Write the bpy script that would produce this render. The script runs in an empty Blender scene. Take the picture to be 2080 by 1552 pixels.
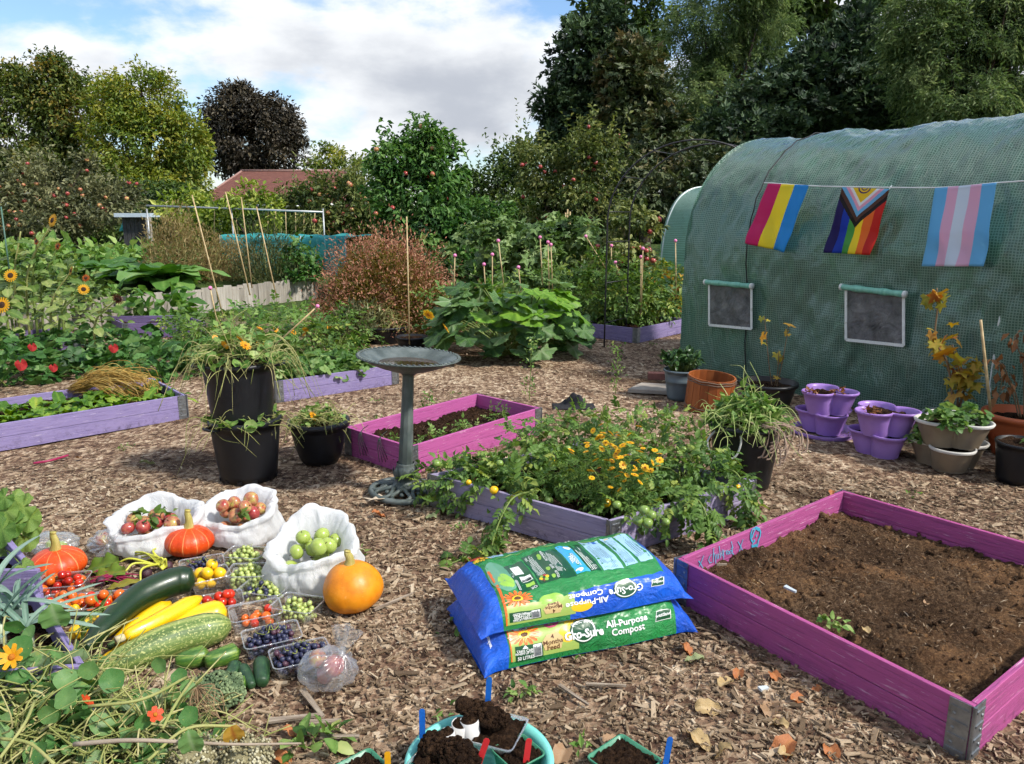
import bpy, math, random
import numpy as np
from mathutils import Vector, Matrix

# ------------------------------------------------------------------ camera
sc = bpy.context.scene
CAM_H, PITCH, FPX = 1.60, math.radians(12.3), 1560.0
cd = bpy.data.cameras.new('camera'); cam = bpy.data.objects.new('camera', cd)
sc.collection.objects.link(cam); sc.camera = cam
cam.location = (0, 0, CAM_H); cam.rotation_euler = (math.pi/2 - PITCH, 0, 0)
cd.sensor_width = 36.0; cd.sensor_fit = 'HORIZONTAL'; cd.lens = FPX/2080*36
cd.clip_start = 0.05; cd.clip_end = 2000

# ------------------------------------------------------------------ sky and sun
SUN_EL, SUN_AZ = math.radians(46), math.radians(-27)        # azimuth measured from +X towards +Y
world = bpy.data.worlds.new('World'); sc.world = world; world.use_nodes = True
wt = world.node_tree; wt.nodes.clear()
def wn(t, **k):
    n = wt.nodes.new(t)
    for a, b in k.items(): setattr(n, a, b)
    return n
def wl(a, b): wt.links.new(a, b)
wo = wn('ShaderNodeOutputWorld'); wb = wn('ShaderNodeBackground'); wb.inputs[1].default_value = 0.15
sky = wn('ShaderNodeTexSky', sky_type='NISHITA'); sky.sun_disc = False
sky.sun_elevation = SUN_EL; sky.sun_rotation = math.pi/2 - SUN_AZ
sky.air_density = 1.2; sky.dust_density = 0.8; sky.ozone_density = 1.5
tc = wn('ShaderNodeTexCoord'); sp = wn('ShaderNodeSeparateXYZ'); wl(tc.outputs['Generated'], sp.inputs[0])
def wmath(op, a, b=None, clamp=False):
    n = wn('ShaderNodeMath', operation=op); n.use_clamp = clamp
    for i, q in enumerate((a, b)):
        if q is None: continue
        if isinstance(q, (int, float)): n.inputs[i].default_value = q
        else: wl(q, n.inputs[i])
    return n.outputs[0]
zz = wmath('ADD', wmath('MAXIMUM', sp.outputs[2], 0.0), 0.34)
cx = wmath('DIVIDE', sp.outputs[0], zz); cy = wmath('DIVIDE', sp.outputs[1], zz)
cb = wn('ShaderNodeCombineXYZ'); wl(cx, cb.inputs[0]); wl(cy, cb.inputs[1])
def cloud(scale, off, detail, rough, lo, hi, dist=0.0):
    mp = wn('ShaderNodeMapping'); mp.inputs['Location'].default_value = off; wl(cb.outputs[0], mp.inputs[0])
    nz = wn('ShaderNodeTexNoise'); nz.inputs['Scale'].default_value = scale; nz.inputs['Detail'].default_value = detail
    nz.inputs['Roughness'].default_value = rough; nz.inputs['Distortion'].default_value = dist; wl(mp.outputs[0], nz.inputs[0])
    mr = wn('ShaderNodeMapRange'); mr.interpolation_type = 'SMOOTHSTEP'
    mr.inputs[1].default_value = lo; mr.inputs[2].default_value = hi; wl(nz.outputs[0], mr.inputs[0])
    return mr.outputs[0]
CLOUD = (8.03, 2.3, 0.0)
cover = cloud(1.5, CLOUD, 12, 0.58, 0.43, 0.56, 0.1)
shade = cloud(1.5, (CLOUD[0]-.05, CLOUD[1]-.08, 0.0), 9, 0.55, 0.44, 0.74, 0.1)
ccol = wn('ShaderNodeMixRGB'); wl(shade, ccol.inputs[0])
ccol.inputs[1].default_value = (4.3, 4.4, 4.5, 1); ccol.inputs[2].default_value = (2.2, 2.35, 2.65, 1)
skymul = wn('ShaderNodeMixRGB', blend_type='MULTIPLY'); skymul.inputs[0].default_value = 1.0
skymul.inputs[2].default_value = (.56, .65, .78, 1); wl(sky.outputs[0], skymul.inputs[1])
mixc = wn('ShaderNodeMixRGB'); wl(cover, mixc.inputs[0]); wl(skymul.outputs[0], mixc.inputs[1]); wl(ccol.outputs[0], mixc.inputs[2])
wl(mixc.outputs[0], wb.inputs[0]); wl(wb.outputs[0], wo.inputs[0])

sd = bpy.data.lights.new('sun', 'SUN'); sd.energy = 3.2; sd.angle = math.radians(5.0); sd.color = (1.0, 0.95, 0.87)
sun = bpy.data.objects.new('sun', sd); sc.collection.objects.link(sun)
sdir = Vector((math.cos(SUN_EL)*math.cos(SUN_AZ), math.cos(SUN_EL)*math.sin(SUN_AZ), math.sin(SUN_EL)))
sun.rotation_euler = sdir.to_track_quat('Z', 'Y').to_euler(); sun.location = (30, 0, 30)

sc.view_settings.view_transform = 'Standard'; sc.view_settings.look = 'None'
sc.view_settings.exposure = 0.76; sc.view_settings.gamma = 1.0; sc.view_settings.use_curve_mapping = False
try:
    sc.cycles.max_bounces = 5; sc.cycles.diffuse_bounces = 2; sc.cycles.glossy_bounces = 2
    sc.cycles.transmission_bounces = 4; sc.cycles.transparent_max_bounces = 10
    sc.cycles.use_adaptive_sampling = True; sc.cycles.adaptive_threshold = 0.025; sc.cycles.adaptive_min_samples = 12
    world.cycles.sampling_method = 'MANUAL'; world.cycles.sample_map_resolution = 512
    sc.cycles.caustics_reflective = False; sc.cycles.caustics_refractive = False
    sc.cycles.use_denoising = True; sc.cycles.sample_clamp_indirect = 6.0
except Exception: pass

# ------------------------------------------------------------------ helpers
rng = np.random.default_rng(7); random.seed(7)
CP, SP = math.cos(PITCH), math.sin(PITCH)
def ray(px, py):
    a, b = (px-1040)/FPX, (776-py)/FPX
    return a, CP+b*SP, -SP+b*CP
def G(px, py, z=0.0):
    'the place on the level z that the photograph shows at a pixel'
    x, y, w = ray(px, py); t = (z-CAM_H)/w; return Vector((x*t, y*t, z))
def D(px, py, y):
    'the same at a known distance y'
    a, b, w = ray(px, py); t = y/b; return Vector((a*t, y, CAM_H+w*t))
def S(px, y, z=0.0): return px/FPX*(y*CP+(CAM_H-z)*SP)     # metres that px pixels span at distance y

def lin(h):
    if not isinstance(h, str): return (h[0], h[1], h[2], 1.0)
    c = [int(h[i:i+2], 16)/255 for i in (0, 2, 4)]
    return tuple([(v/12.92 if v <= .04045 else ((v+.055)/1.055)**2.4) for v in c]) + (1.0,)
def nrm(a):
    a = np.asarray(a, float); return a/np.maximum(np.linalg.norm(a, axis=-1, keepdims=True), 1e-9)
def frames(d, up):
    'rotation matrices: column 0 side, 1 along d, 2 as near to up as it goes'
    d = nrm(d); s = np.cross(d, up); bad = np.linalg.norm(s, axis=-1) < 1e-4
    if bad.any(): s[bad] = np.cross(d[bad], [1, .3, .2])
    s = nrm(s); n = np.cross(s, d)
    return np.stack([s, d, n], axis=-1)
def rand_dirs(n, r=rng): return nrm(r.normal(size=(n, 3)))

class MB:
    def __init__(self): self.v = []; self.f = []; self.mi = []; self.t = []; self.uv = []; self.n = 0
    def add(self, V, F, mat=0, tint=None, uv=None):
        V = np.asarray(V, float).reshape(-1, 3); k = len(V)
        if not isinstance(F, (list, tuple)): F = [F]
        for q in F:
            q = np.asarray(q, int)
            if q.size == 0: continue
            self.f.append(q + self.n); self.mi.append(np.full(len(q), mat))
        self.v.append(V); self.n += k
        self.t.append(np.broadcast_to(np.asarray(0.5 if tint is None else tint, float), (k,)))
        self.uv.append(np.zeros((k, 2)) if uv is None else np.asarray(uv, float))
        return self
    def scatter(self, tpl, P, R, s, mat=0, tint=None):
        V, F = tpl[0], tpl[1]; P = np.asarray(P, float); N = len(P)
        if N == 0: return self
        s = np.asarray(s, float)
        if s.ndim == 0: s = np.full(N, float(s))
        if s.ndim == 1: s = np.repeat(s[:, None], 3, 1)
        W = np.einsum('nij,nvj->nvi', R, V[None]*s[:, None, :]) + P[:, None, :]
        k = len(V); off = (np.arange(N)*k)[:, None, None]
        Fs = [(np.asarray(q)[None]+off).reshape(-1, np.asarray(q).shape[1]) for q in (F if isinstance(F, (list, tuple)) else [F]) if len(q)]
        t = rng.random(N) if tint is None else np.broadcast_to(np.asarray(tint, float), (N,))
        tt = np.repeat(t[:, None], k, 1)
        if len(tpl) > 2: tt = tt + tpl[2][None]
        uv = np.tile(tpl[3], (N, 1)) if len(tpl) > 3 else None
        return self.add(W.reshape(-1, 3), Fs, mat, tt.reshape(-1), uv)
    def mesh(self, name, mats, smooth=True):
        me = bpy.data.meshes.new(name)
        if not self.v: return me
        V = np.concatenate(self.v); T = np.concatenate(self.t); UV = np.concatenate(self.uv)
        tot = np.concatenate([np.full(len(q), q.shape[1]) for q in self.f]); L = np.concatenate([q.ravel() for q in self.f])
        MI = np.concatenate(self.mi)
        me.vertices.add(len(V)); me.vertices.foreach_set('co', V.ravel())
        me.loops.add(len(L)); me.loops.foreach_set('vertex_index', L.astype(np.int32))
        me.polygons.add(len(tot)); st = np.concatenate([[0], np.cumsum(tot)[:-1]])
        me.polygons.foreach_set('loop_start', st.astype(np.int32)); me.polygons.foreach_set('loop_total', tot.astype(np.int32))
        me.polygons.foreach_set('material_index', MI.astype(np.int32))
        me.polygons.foreach_set('use_smooth', np.full(len(tot), bool(smooth)))
        for m in (mats if isinstance(mats, (list, tuple)) else [mats]): me.materials.append(m)
        a = me.attributes.new('tint', 'FLOAT', 'POINT'); a.data.foreach_set('value', T.astype(np.float32))
        if np.any(UV):
            u = me.uv_layers.new(name='UVMap'); u.data.foreach_set('uv', UV[L].astype(np.float32).ravel())
        me.update(calc_edges=True); me.validate()
        return me
    def build(self, name, mats, parent=None, smooth=True, **props):
        return link(name, self.mesh(name, mats, smooth), parent, **props)
def link(name, data, parent=None, loc=None, rot=None, scale=None, **props):
    o = bpy.data.objects.new(name, data); sc.collection.objects.link(o)
    if parent is not None: o.parent = parent
    if loc is not None: o.location = loc
    if rot is not None: o.rotation_euler = rot
    if scale is not None: o.scale = scale if hasattr(scale, '__len__') else (scale,)*3
    for k, v in props.items(): o[k] = v
    return o
def thing(name, label, cat, loc=(0, 0, 0), rot=None, group=None, kind=None):
    o = link(name, None, None, loc, rot); o.empty_display_size = .05
    return tag(o, label, cat, group, kind)
def tag(o, label, cat, group=None, kind=None):
    o['label'] = label; o['category'] = cat
    if group: o['group'] = group
    if kind: o['kind'] = kind
    return o

# ---- shapes: each returns (V, F)
def box(sx, sy, sz, c=(0, 0, 0), bev=0.0):
    x, y, z = sx/2, sy/2, sz/2; c = np.array(c, float)
    if bev <= 0:
        V = np.array([[-x,-y,-z],[x,-y,-z],[x,y,-z],[-x,y,-z],[-x,-y,z],[x,-y,z],[x,y,z],[-x,y,z]])+c
        F = np.array([[0,3,2,1],[4,5,6,7],[0,1,5,4],[1,2,6,5],[2,3,7,6],[3,0,4,7]]); return V, F
    b = bev; V = []
    for sz_, zz_, ins in ((-1, -z, b), (-1, -z+b, 0), (1, z-b, 0), (1, z, b)):
        V += [[-x+ins,-y+ins,zz_],[x-ins,-y+ins,zz_],[x-ins,y-ins,zz_],[-x+ins,y-ins,zz_]]
    F = [[3,2,1,0],[12,13,14,15]]
    for k in range(3):
        for i in range(4): F.append([k*4+i, k*4+(i+1)%4, k*4+4+(i+1)%4, k*4+4+i])
    return np.array(V)+c, np.array(F)
def ringfaces(n, m, close_u=True):
    F = []
    for k in range(m-1):
        for i in range(n if close_u else n-1):
            j = (i+1) % n; F.append([k*n+i, k*n+j, (k+1)*n+j, (k+1)*n+i])
    return np.array(F, int).reshape(-1, 4)
def tube(pts, r, n=6, caps=True):
    P = np.array([tuple(p) for p in pts], float); m = len(P)
    r = np.broadcast_to(np.asarray(r, float), (m,))
    T = np.gradient(P, axis=0); T = nrm(T)
    up = np.array([0, 0, 1.0]); V = []
    a = np.cross(T[0], up)
    if np.linalg.norm(a) < 1e-3: a = np.cross(T[0], [1, 0, 0.1])
    a = nrm(a); th = np.arange(n)*2*math.pi/n
    for k in range(m):
        a = nrm(a - T[k]*np.dot(a, T[k])); b = np.cross(T[k], a)
        V.append(P[k] + r[k]*(np.cos(th)[:, None]*a + np.sin(th)[:, None]*b))
    V = np.concatenate(V); F = [ringfaces(n, m)]
    if caps:
        c0 = len(V); V = np.vstack([V, P[0], P[-1]])
        F.append(np.array([[c0, (i+1) % n, i] for i in range(n)] + [[c0+1, (m-1)*n+i, (m-1)*n+(i+1) % n] for i in range(n)]))
    return V, F
def lathe(prof, n=24, cap0=False, cap1=False):
    prof = np.array(prof, float); th = np.arange(n)*2*math.pi/n
    V = np.stack([np.outer(prof[:, 0], np.cos(th)), np.outer(prof[:, 0], np.sin(th)), np.repeat(prof[:, 1:2], n, 1)], -1).reshape(-1, 3)
    F = [ringfaces(n, len(prof))]
    if cap0: F.append(np.array([[0]*0+[(n-i) % n for i in range(n)]])) if n <= 64 else None
    if cap1: F.append(np.array([[(len(prof)-1)*n+i for i in range(n)]]))
    return V, F
def ball(n=12, m=8):
    'unit sphere'
    ph = np.linspace(0, math.pi, m+1)[1:-1]; th = np.arange(n)*2*math.pi/n
    V = np.stack([np.outer(np.sin(ph), np.cos(th)), np.outer(np.sin(ph), np.sin(th)), np.repeat(np.cos(ph)[:, None], n, 1)], -1).reshape(-1, 3)
    k = len(V); V = np.vstack([V, [0, 0, 1], [0, 0, -1]])
    F = [ringfaces(n, m-1)[:, ::-1], np.array([[k, i, (i+1) % n] for i in range(n)] + [[k+1, (m-2)*n+(i+1) % n, (m-2)*n+i] for i in range(n)])]
    return V, F
def gridsurf(nu, nv, f):
    u, v = np.meshgrid(np.linspace(0, 1, nu), np.linspace(0, 1, nv)); u = u.ravel(); v = v.ravel()
    V = f(u, v); return V, ringfaces(nu, nv, False), np.stack([u, v], -1)
def bez(p, n=12):
    'smooth polyline through points'
    P = [np.array(tuple(q), float) for q in p]; out = []
    P = [2*P[0]-P[1]] + P + [2*P[-1]-P[-2]]
    for i in range(1, len(P)-2):
        for t in np.linspace(0, 1, n, endpoint=False):
            a, b, c, d = P[i-1:i+3]
            out.append(.5*((2*b)+(-a+c)*t+(2*a-5*b+4*c-d)*t*t+(-a+3*b-3*c+d)*t**3))
    out.append(P[-2]); return np.array(out)
def vnoise(P, s, seed=0):
    'cheap smooth noise, about -1..1'
    P = np.asarray(P, float)*s; r = np.random.default_rng(seed); o = 0
    for k in range(5):
        d = r.normal(size=P.shape[-1]); o = o + np.sin(P@d*(1+.5*k) + r.random()*9)
    return o/2.6
def rotz(a): c, s = math.cos(a), math.sin(a); return np.array([[c, -s, 0], [s, c, 0], [0, 0, 1.0]])
def xf(V, R=None, s=1.0, o=(0, 0, 0)):
    V = np.asarray(V, float)*s
    if R is not None: V = V@np.asarray(R).T
    return V + np.array(tuple(o), float)

# ------------------------------------------------------------------ materials
_mats = {}
def nodes(name):
    m = bpy.data.materials.new(name); m.use_nodes = True; nt = m.node_tree; nt.nodes.clear()
    out = nt.nodes.new('ShaderNodeOutputMaterial'); return m, nt, out
def N(nt, t, ins=None, **k):
    n = nt.nodes.new(t)
    for a, b in k.items(): setattr(n, a, b)
    for a, b in (ins or {}).items():
        if hasattr(b, 'links') or isinstance(b, bpy.types.NodeSocket): nt.links.new(b, n.inputs[a])
        else: n.inputs[a].default_value = b
    return n
def ramp(nt, fac, stops, interp='LINEAR'):
    n = nt.nodes.new('ShaderNodeValToRGB'); n.color_ramp.interpolation = interp; e = n.color_ramp.elements
    while len(e) < len(stops): e.new(0.5)
    for i, (p, c) in enumerate(stops): e[i].position = p; e[i].color = lin(c)
    nt.links.new(fac, n.inputs[0]); return n.outputs[0]
def mth(nt, op, a, b=0.0, clamp=False):
    n = nt.nodes.new('ShaderNodeMath'); n.operation = op; n.use_clamp = clamp
    for i, q in enumerate((a, b)):
        if isinstance(q, bpy.types.NodeSocket): nt.links.new(q, n.inputs[i])
        else: n.inputs[i].default_value = q
    return n.outputs[0]
def mixc_(nt, f, a, b, bt='MIX'):
    n = nt.nodes.new('ShaderNodeMixRGB'); n.blend_type = bt
    for i, q in enumerate((f, a, b)):
        if isinstance(q, bpy.types.NodeSocket): nt.links.new(q, n.inputs[i])
        elif i == 0: n.inputs[0].default_value = q
        else: n.inputs[i].default_value = lin(q)
    return n.outputs[0]
def noise(nt, vec, scale, detail=4, rough=.55, dist=0.0, out=0):
    n = nt.nodes.new('ShaderNodeTexNoise'); n.inputs['Scale'].default_value = scale; n.inputs['Detail'].default_value = detail
    n.inputs['Roughness'].default_value = rough; n.inputs['Distortion'].default_value = dist
    if vec is not None: nt.links.new(vec, n.inputs[0])
    return n.outputs[out]
def mapv(nt, vec, scale=(1, 1, 1), loc=(0, 0, 0)):
    n = nt.nodes.new('ShaderNodeMapping'); n.inputs['Scale'].default_value = scale; n.inputs['Location'].default_value = loc
    if isinstance(loc, bpy.types.NodeSocket): pass
    nt.links.new(vec, n.inputs[0]); return n.outputs[0]
def objvec(nt, rnd=True):
    t = nt.nodes.new('ShaderNodeTexCoord'); v = t.outputs['Object']
    if rnd:
        oi = nt.nodes.new('ShaderNodeObjectInfo'); a = nt.nodes.new('ShaderNodeVectorMath'); a.operation = 'ADD'
        s = mth(nt, 'MULTIPLY', oi.outputs['Random'], 37.0); nt.links.new(v, a.inputs[0]); nt.links.new(s, a.inputs[1]); v = a.outputs[0]
    return v
def bump(nt, h, strength=.3, dist=.01):
    n = nt.nodes.new('ShaderNodeBump'); n.inputs['Strength'].default_value = strength; n.inputs['Distance'].default_value = dist
    nt.links.new(h, n.inputs['Height']); return n.outputs[0]
def mat(name, stops, scale=8, rough=.6, bumps=.2, bscale=None, stretch=(1, 1, 1), spec=.4, metal=0.0, coat=0.0, detail=5, tint=0.0, sss=0.0, dirt=None, transl=0.0):
    'plain material: noise between colours, fine relief; tint blends per-piece variation in'
    if name in _mats: return _mats[name]
    m, nt, out = nodes(name); v = mapv(nt, objvec(nt), stretch)
    f = noise(nt, v, scale, detail)
    f = mth(nt, 'ADD', mth(nt, 'MULTIPLY', mth(nt, 'SUBTRACT', f, .5), 1.6), .5, True)
    if tint:
        at = N(nt, 'ShaderNodeAttribute', attribute_name='tint')
        f = mth(nt, 'ADD', mth(nt, 'MULTIPLY', f, 1-tint), mth(nt, 'MULTIPLY', at.outputs['Fac'], tint), True)
    if isinstance(stops, str): stops = [(0, stops), (1, stops)]
    if not isinstance(stops[0], (tuple, list)) or isinstance(stops[0][0], str): stops = [(i/(len(stops)-1), c) for i, c in enumerate(stops)]
    col = ramp(nt, f, stops)
    if dirt:
        d = noise(nt, v, scale*.6+1.3, 6, .65); dm = nt.nodes.new('ShaderNodeMapRange'); dm.inputs[1].default_value = dirt[1]; dm.inputs[2].default_value = dirt[1]+.18
        nt.links.new(d, dm.inputs[0]); col = mixc_(nt, dm.outputs[0], col, dirt[0])
    b = N(nt, 'ShaderNodeBsdfPrincipled', {'Base Color': col, 'Roughness': rough, 'Metallic': metal, 'Specular IOR Level': spec, 'Coat Weight': coat})
    if sss: b.inputs['Subsurface Weight'].default_value = sss; b.inputs['Subsurface Radius'].default_value = (.01, .005, .003)
    if bumps: nt.links.new(bump(nt, noise(nt, v, bscale or scale*5, 6, .6), bumps, .006), b.inputs['Normal'])
    s = b.outputs[0]
    if transl:
        tr = N(nt, 'ShaderNodeBsdfTranslucent', {'Color': col}); ms = N(nt, 'ShaderNodeMixShader', {0: transl, 1: s, 2: tr.outputs[0]}); s = ms.outputs[0]
    nt.links.new(s, out.inputs[0]); _mats[name] = m; return m
def leafmat(name, stops, rough=.5, transl=.35, spec=.35, mott=.35, mscale=25, bumps=.15, spots=None):
    'leaf: per-leaf tint chooses the colour, light passes through'
    if name in _mats: return _mats[name]
    m, nt, out = nodes(name); v = objvec(nt, False)
    at = N(nt, 'ShaderNodeAttribute', attribute_name='tint')
    nz = noise(nt, v, mscale, 3)
    f = mth(nt, 'ADD', at.outputs['Fac'], mth(nt, 'MULTIPLY', mth(nt, 'SUBTRACT', nz, .5), mott), True)
    col = ramp(nt, f, [(i/(len(stops)-1), c) for i, c in enumerate(stops)])
    if spots:
        q = noise(nt, v, spots[1], 4, .6); mr = nt.nodes.new('ShaderNodeMapRange'); mr.inputs[1].default_value = spots[2]; mr.inputs[2].default_value = spots[2]+.1
        nt.links.new(q, mr.inputs[0]); col = mixc_(nt, mr.outputs[0], col, spots[0])
    b = N(nt, 'ShaderNodeBsdfPrincipled', {'Base Color': col, 'Roughness': rough, 'Specular IOR Level': spec})
    if bumps: nt.links.new(bump(nt, nz, bumps, .004), b.inputs['Normal'])
    hs = N(nt, 'ShaderNodeHueSaturation', {'Color': col, 'Saturation': 1.15, 'Value': 1.15, 'Hue': .485})
    tr = N(nt, 'ShaderNodeBsdfTranslucent', {'Color': hs.outputs[0]})
    ms = N(nt, 'ShaderNodeMixShader', {0: transl, 1: b.outputs[0], 2: tr.outputs[0]})
    nt.links.new(ms.outputs[0], out.inputs[0]); _mats[name] = m; return m
def flat(name, col, rough=.5, spec=.4, metal=0.0, coat=0.0):
    if name in _mats: return _mats[name]
    m, nt, out = nodes(name)
    b = N(nt, 'ShaderNodeBsdfPrincipled', {'Base Color': lin(col), 'Roughness': rough, 'Metallic': metal, 'Specular IOR Level': spec, 'Coat Weight': coat})
    nt.links.new(b.outputs[0], out.inputs[0]); _mats[name] = m; return m
# ================================================================== SETTING: ground
FA, FB = np.array([-6.75, 9.9]), np.array([-3.75, 15.1])        # line of the low fence
_fd = (FB-FA)/np.linalg.norm(FB-FA); _fn = np.array([-_fd[1], _fd[0]])
def sst(x): x = np.clip(x, 0, 1); return x*x*(3-2*x)
def gz(x, y):
    x = np.asarray(x, float); y = np.asarray(y, float)
    s = (x-FA[0])*_fn[0] + (y-FA[1])*_fn[1]; t = (x-FA[0])*_fd[0] + (y-FA[1])*_fd[1]
    a = sst((s-.25)/1.2)*sst((6.6-t)/1.0); b = sst((y-15.5)/6)
    near = .012*np.sin(x*2.3+y*1.1)*np.cos(y*1.9-x*.7)*(np.hypot(x, y) < 12)
    return .36*np.maximum(a, b) + near

def chipground():
    m, nt, out = nodes('wood_chip_ground')
    tc = nt.nodes.new('ShaderNodeTexCoord'); v = tc.outputs['Object']
    v2 = mapv(nt, v, (1, 1, 1))
    wob = noise(nt, v2, 18, 3, .6, out=1)
    add = N(nt, 'ShaderNodeVectorMath', {0: v2}, operation='ADD'); sc_ = N(nt, 'ShaderNodeVectorMath', {0: wob}, operation='SCALE'); sc_.inputs['Scale'].default_value = .05
    nt.links.new(sc_.outputs[0], add.inputs[1])
    vo = nt.nodes.new('ShaderNodeTexVoronoi'); vo.inputs['Scale'].default_value = 42; nt.links.new(mapv(nt, add.outputs[0], (1, .45, 1)), vo.inputs[0])
    vo2 = nt.nodes.new('ShaderNodeTexVoronoi'); vo2.inputs['Scale'].default_value = 55; nt.links.new(mapv(nt, add.outputs[0], (.4, 1, 1)), vo2.inputs[0])
    sep = N(nt, 'ShaderNodeSeparateColor', {0: vo.outputs['Color']}); sep2 = N(nt, 'ShaderNodeSeparateColor', {0: vo2.outputs['Color']})
    f = mth(nt, 'ADD', mth(nt, 'MULTIPLY', sep.outputs[0], .55), mth(nt, 'MULTIPLY', sep2.outputs[1], .45))
    big = noise(nt, v, .9, 4, .6)
    f = mth(nt, 'ADD', f, mth(nt, 'MULTIPLY', mth(nt, 'SUBTRACT', big, .5), .9), True)
    chips = ramp(nt, f, [(0, '3A2C22'), (.3, '60493A'), (.55, '88705A'), (.8, 'AE987E'), (1, 'CDBCA2')])
    # soft earth where the chips have worn thin
    soilm = nt.nodes.new('ShaderNodeMapRange'); soilm.inputs[1].default_value = .54; soilm.inputs[2].default_value = .66
    nt.links.new(noise(nt, v, .75, 5, .6), soilm.inputs[0])
    soil = ramp(nt, noise(nt, v, 40, 5), [(0.2, '1E140D'), (.8, '4A3524')])
    c = mixc_(nt, mth(nt, 'MULTIPLY', soilm.outputs[0], .8), chips, soil)
    # beyond the chips: rough grass
    spx = N(nt, 'ShaderNodeSeparateXYZ', {0: v}); far = nt.nodes.new('ShaderNodeMapRange'); far.inputs[1].default_value = 11.5; far.inputs[2].default_value = 13.5
    nt.links.new(mth(nt, 'ADD', spx.outputs[1], mth(nt, 'MULTIPLY', big, 2.0)), far.inputs[0])
    grass = ramp(nt, noise(nt, v, 6, 6), [(.2, '27331A'), (.6, '45572A'), (.9, '6B7040')])
    c = mixc_(nt, far.outputs[0], c, grass)
    b = N(nt, 'ShaderNodeBsdfPrincipled', {'Base Color': c, 'Roughness': .9, 'Specular IOR Level': .15})
    h = mth(nt, 'ADD', vo.outputs['Distance'], vo2.outputs['Distance'])
    nt.links.new(bump(nt, mth(nt, 'ADD', h, mth(nt, 'MULTIPLY', f, .6)), .55, .02), b.inputs['Normal'])
    nt.links.new(b.outputs[0], out.inputs[0]); return m
rr = np.concatenate([[0.001], np.geomspace(.5, 700, 190)]); na = 200
th = np.arange(na)*2*math.pi/na
X = np.outer(rr, np.cos(th)).ravel(); Y = np.outer(rr, np.sin(th)).ravel()
gm = MB(); gm.add(np.stack([X, Y+3.0, gz(X, Y+3.0)], -1), ringfaces(na, len(rr)))
ground = gm.build('ground', chipground()); ground['kind'] = 'structure'

# loose wood chips lying on it
def chip_tpl(box_):
    if box_:
        V = np.array([[-.5,-.30,0],[.5,-.5,0],[.42,.5,0],[-.46,.34,0],[-.48,-.30,1],[.46,-.42,1.25],[.40,.40,1],[-.5,.32,.8]], float)*[1, 1, 1]
        F = np.array([[4,5,6,7],[0,1,5,4],[1,2,6,5],[2,3,7,6],[3,0,4,7]]); return V, F
    V = np.array([[-.5,-.22,0],[.0,-.5,.6],[.5,-.12,0],[.48,.2,.1],[.05,.5,.7],[-.46,.16,.1]], float)
    return V, np.array([[0,1,4,5],[1,2,3,4]])
chipm = mat('dry_wood_chip', [(0, '42362C'), (.3, '6C5A46'), (.6, '96826A'), (.85, 'B8A68C'), (1, 'D8CCB4')], scale=60, rough=.85, bumps=.3, bscale=200, tint=.85, spec=.15)
def chips(n, y0, y1, boxy, pw):
    u = rng.random(n); p = 1-pw
    y = (y0**p + u*(y1**p-y0**p))**(1/p); x = (rng.random(n)*2-1)*(y*.80+.5)
    keep = (vnoise(np.stack([x, y], -1), .9, 3)*.6 + vnoise(np.stack([x, y], -1), 2.7, 5)*.5 + rng.normal(size=n)*.6) > -.75
    s_ = (x-FA[0])*_fn[0] + (y-FA[1])*_fn[1]; keep &= (s_ < -.1) & (y < 12.5)
    x, y = x[keep], y[keep]; n = len(x)
    a = rng.random(n)*6.283; tilt = rng.normal(size=(n, 2))*.16
    d = np.stack([np.cos(a), np.sin(a), tilt[:, 0]], -1); up = np.stack([tilt[:, 1], rng.normal(size=n)*.14, np.ones(n)], -1)
    R = frames(d, up)[:, :, [1, 0, 2]]; R[:, :, 1] *= -1
    L = np.exp(rng.normal(size=n)*.62)*.0155; Wd = L*np.exp(rng.normal(size=n)*.4)*.24
    L = np.clip(L, .01, .13); Wd = np.clip(Wd, .003, .022)
    s = np.stack([L, Wd, np.full(n, .004)*np.exp(rng.normal(size=n)*.3)], -1)
    return np.stack([x, y, gz(x, y)+.001+rng.random(n)*.008], -1), R, s, np.clip(rng.beta(1.7, 2.0, n)+vnoise(np.stack([x, y], -1), 1.1, 8)*.12, 0, 1)
cm = MB()
P, R, s, t = chips(46000, 1.3, 4.6, True, 1.3); cm.scatter(chip_tpl(True), P, R, s, 0, t)
P, R, s, t = chips(72000, 2.6, 12.5, False, .9); cm.scatter(chip_tpl(False), P, R, s*[1.15, 1.25, 1.3], 0, t)
o = cm.build('wood_chips', chipm, smooth=False); tag(o, 'loose brown wood chips strewn over the garden paths', 'wood chips', kind='stuff')

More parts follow.
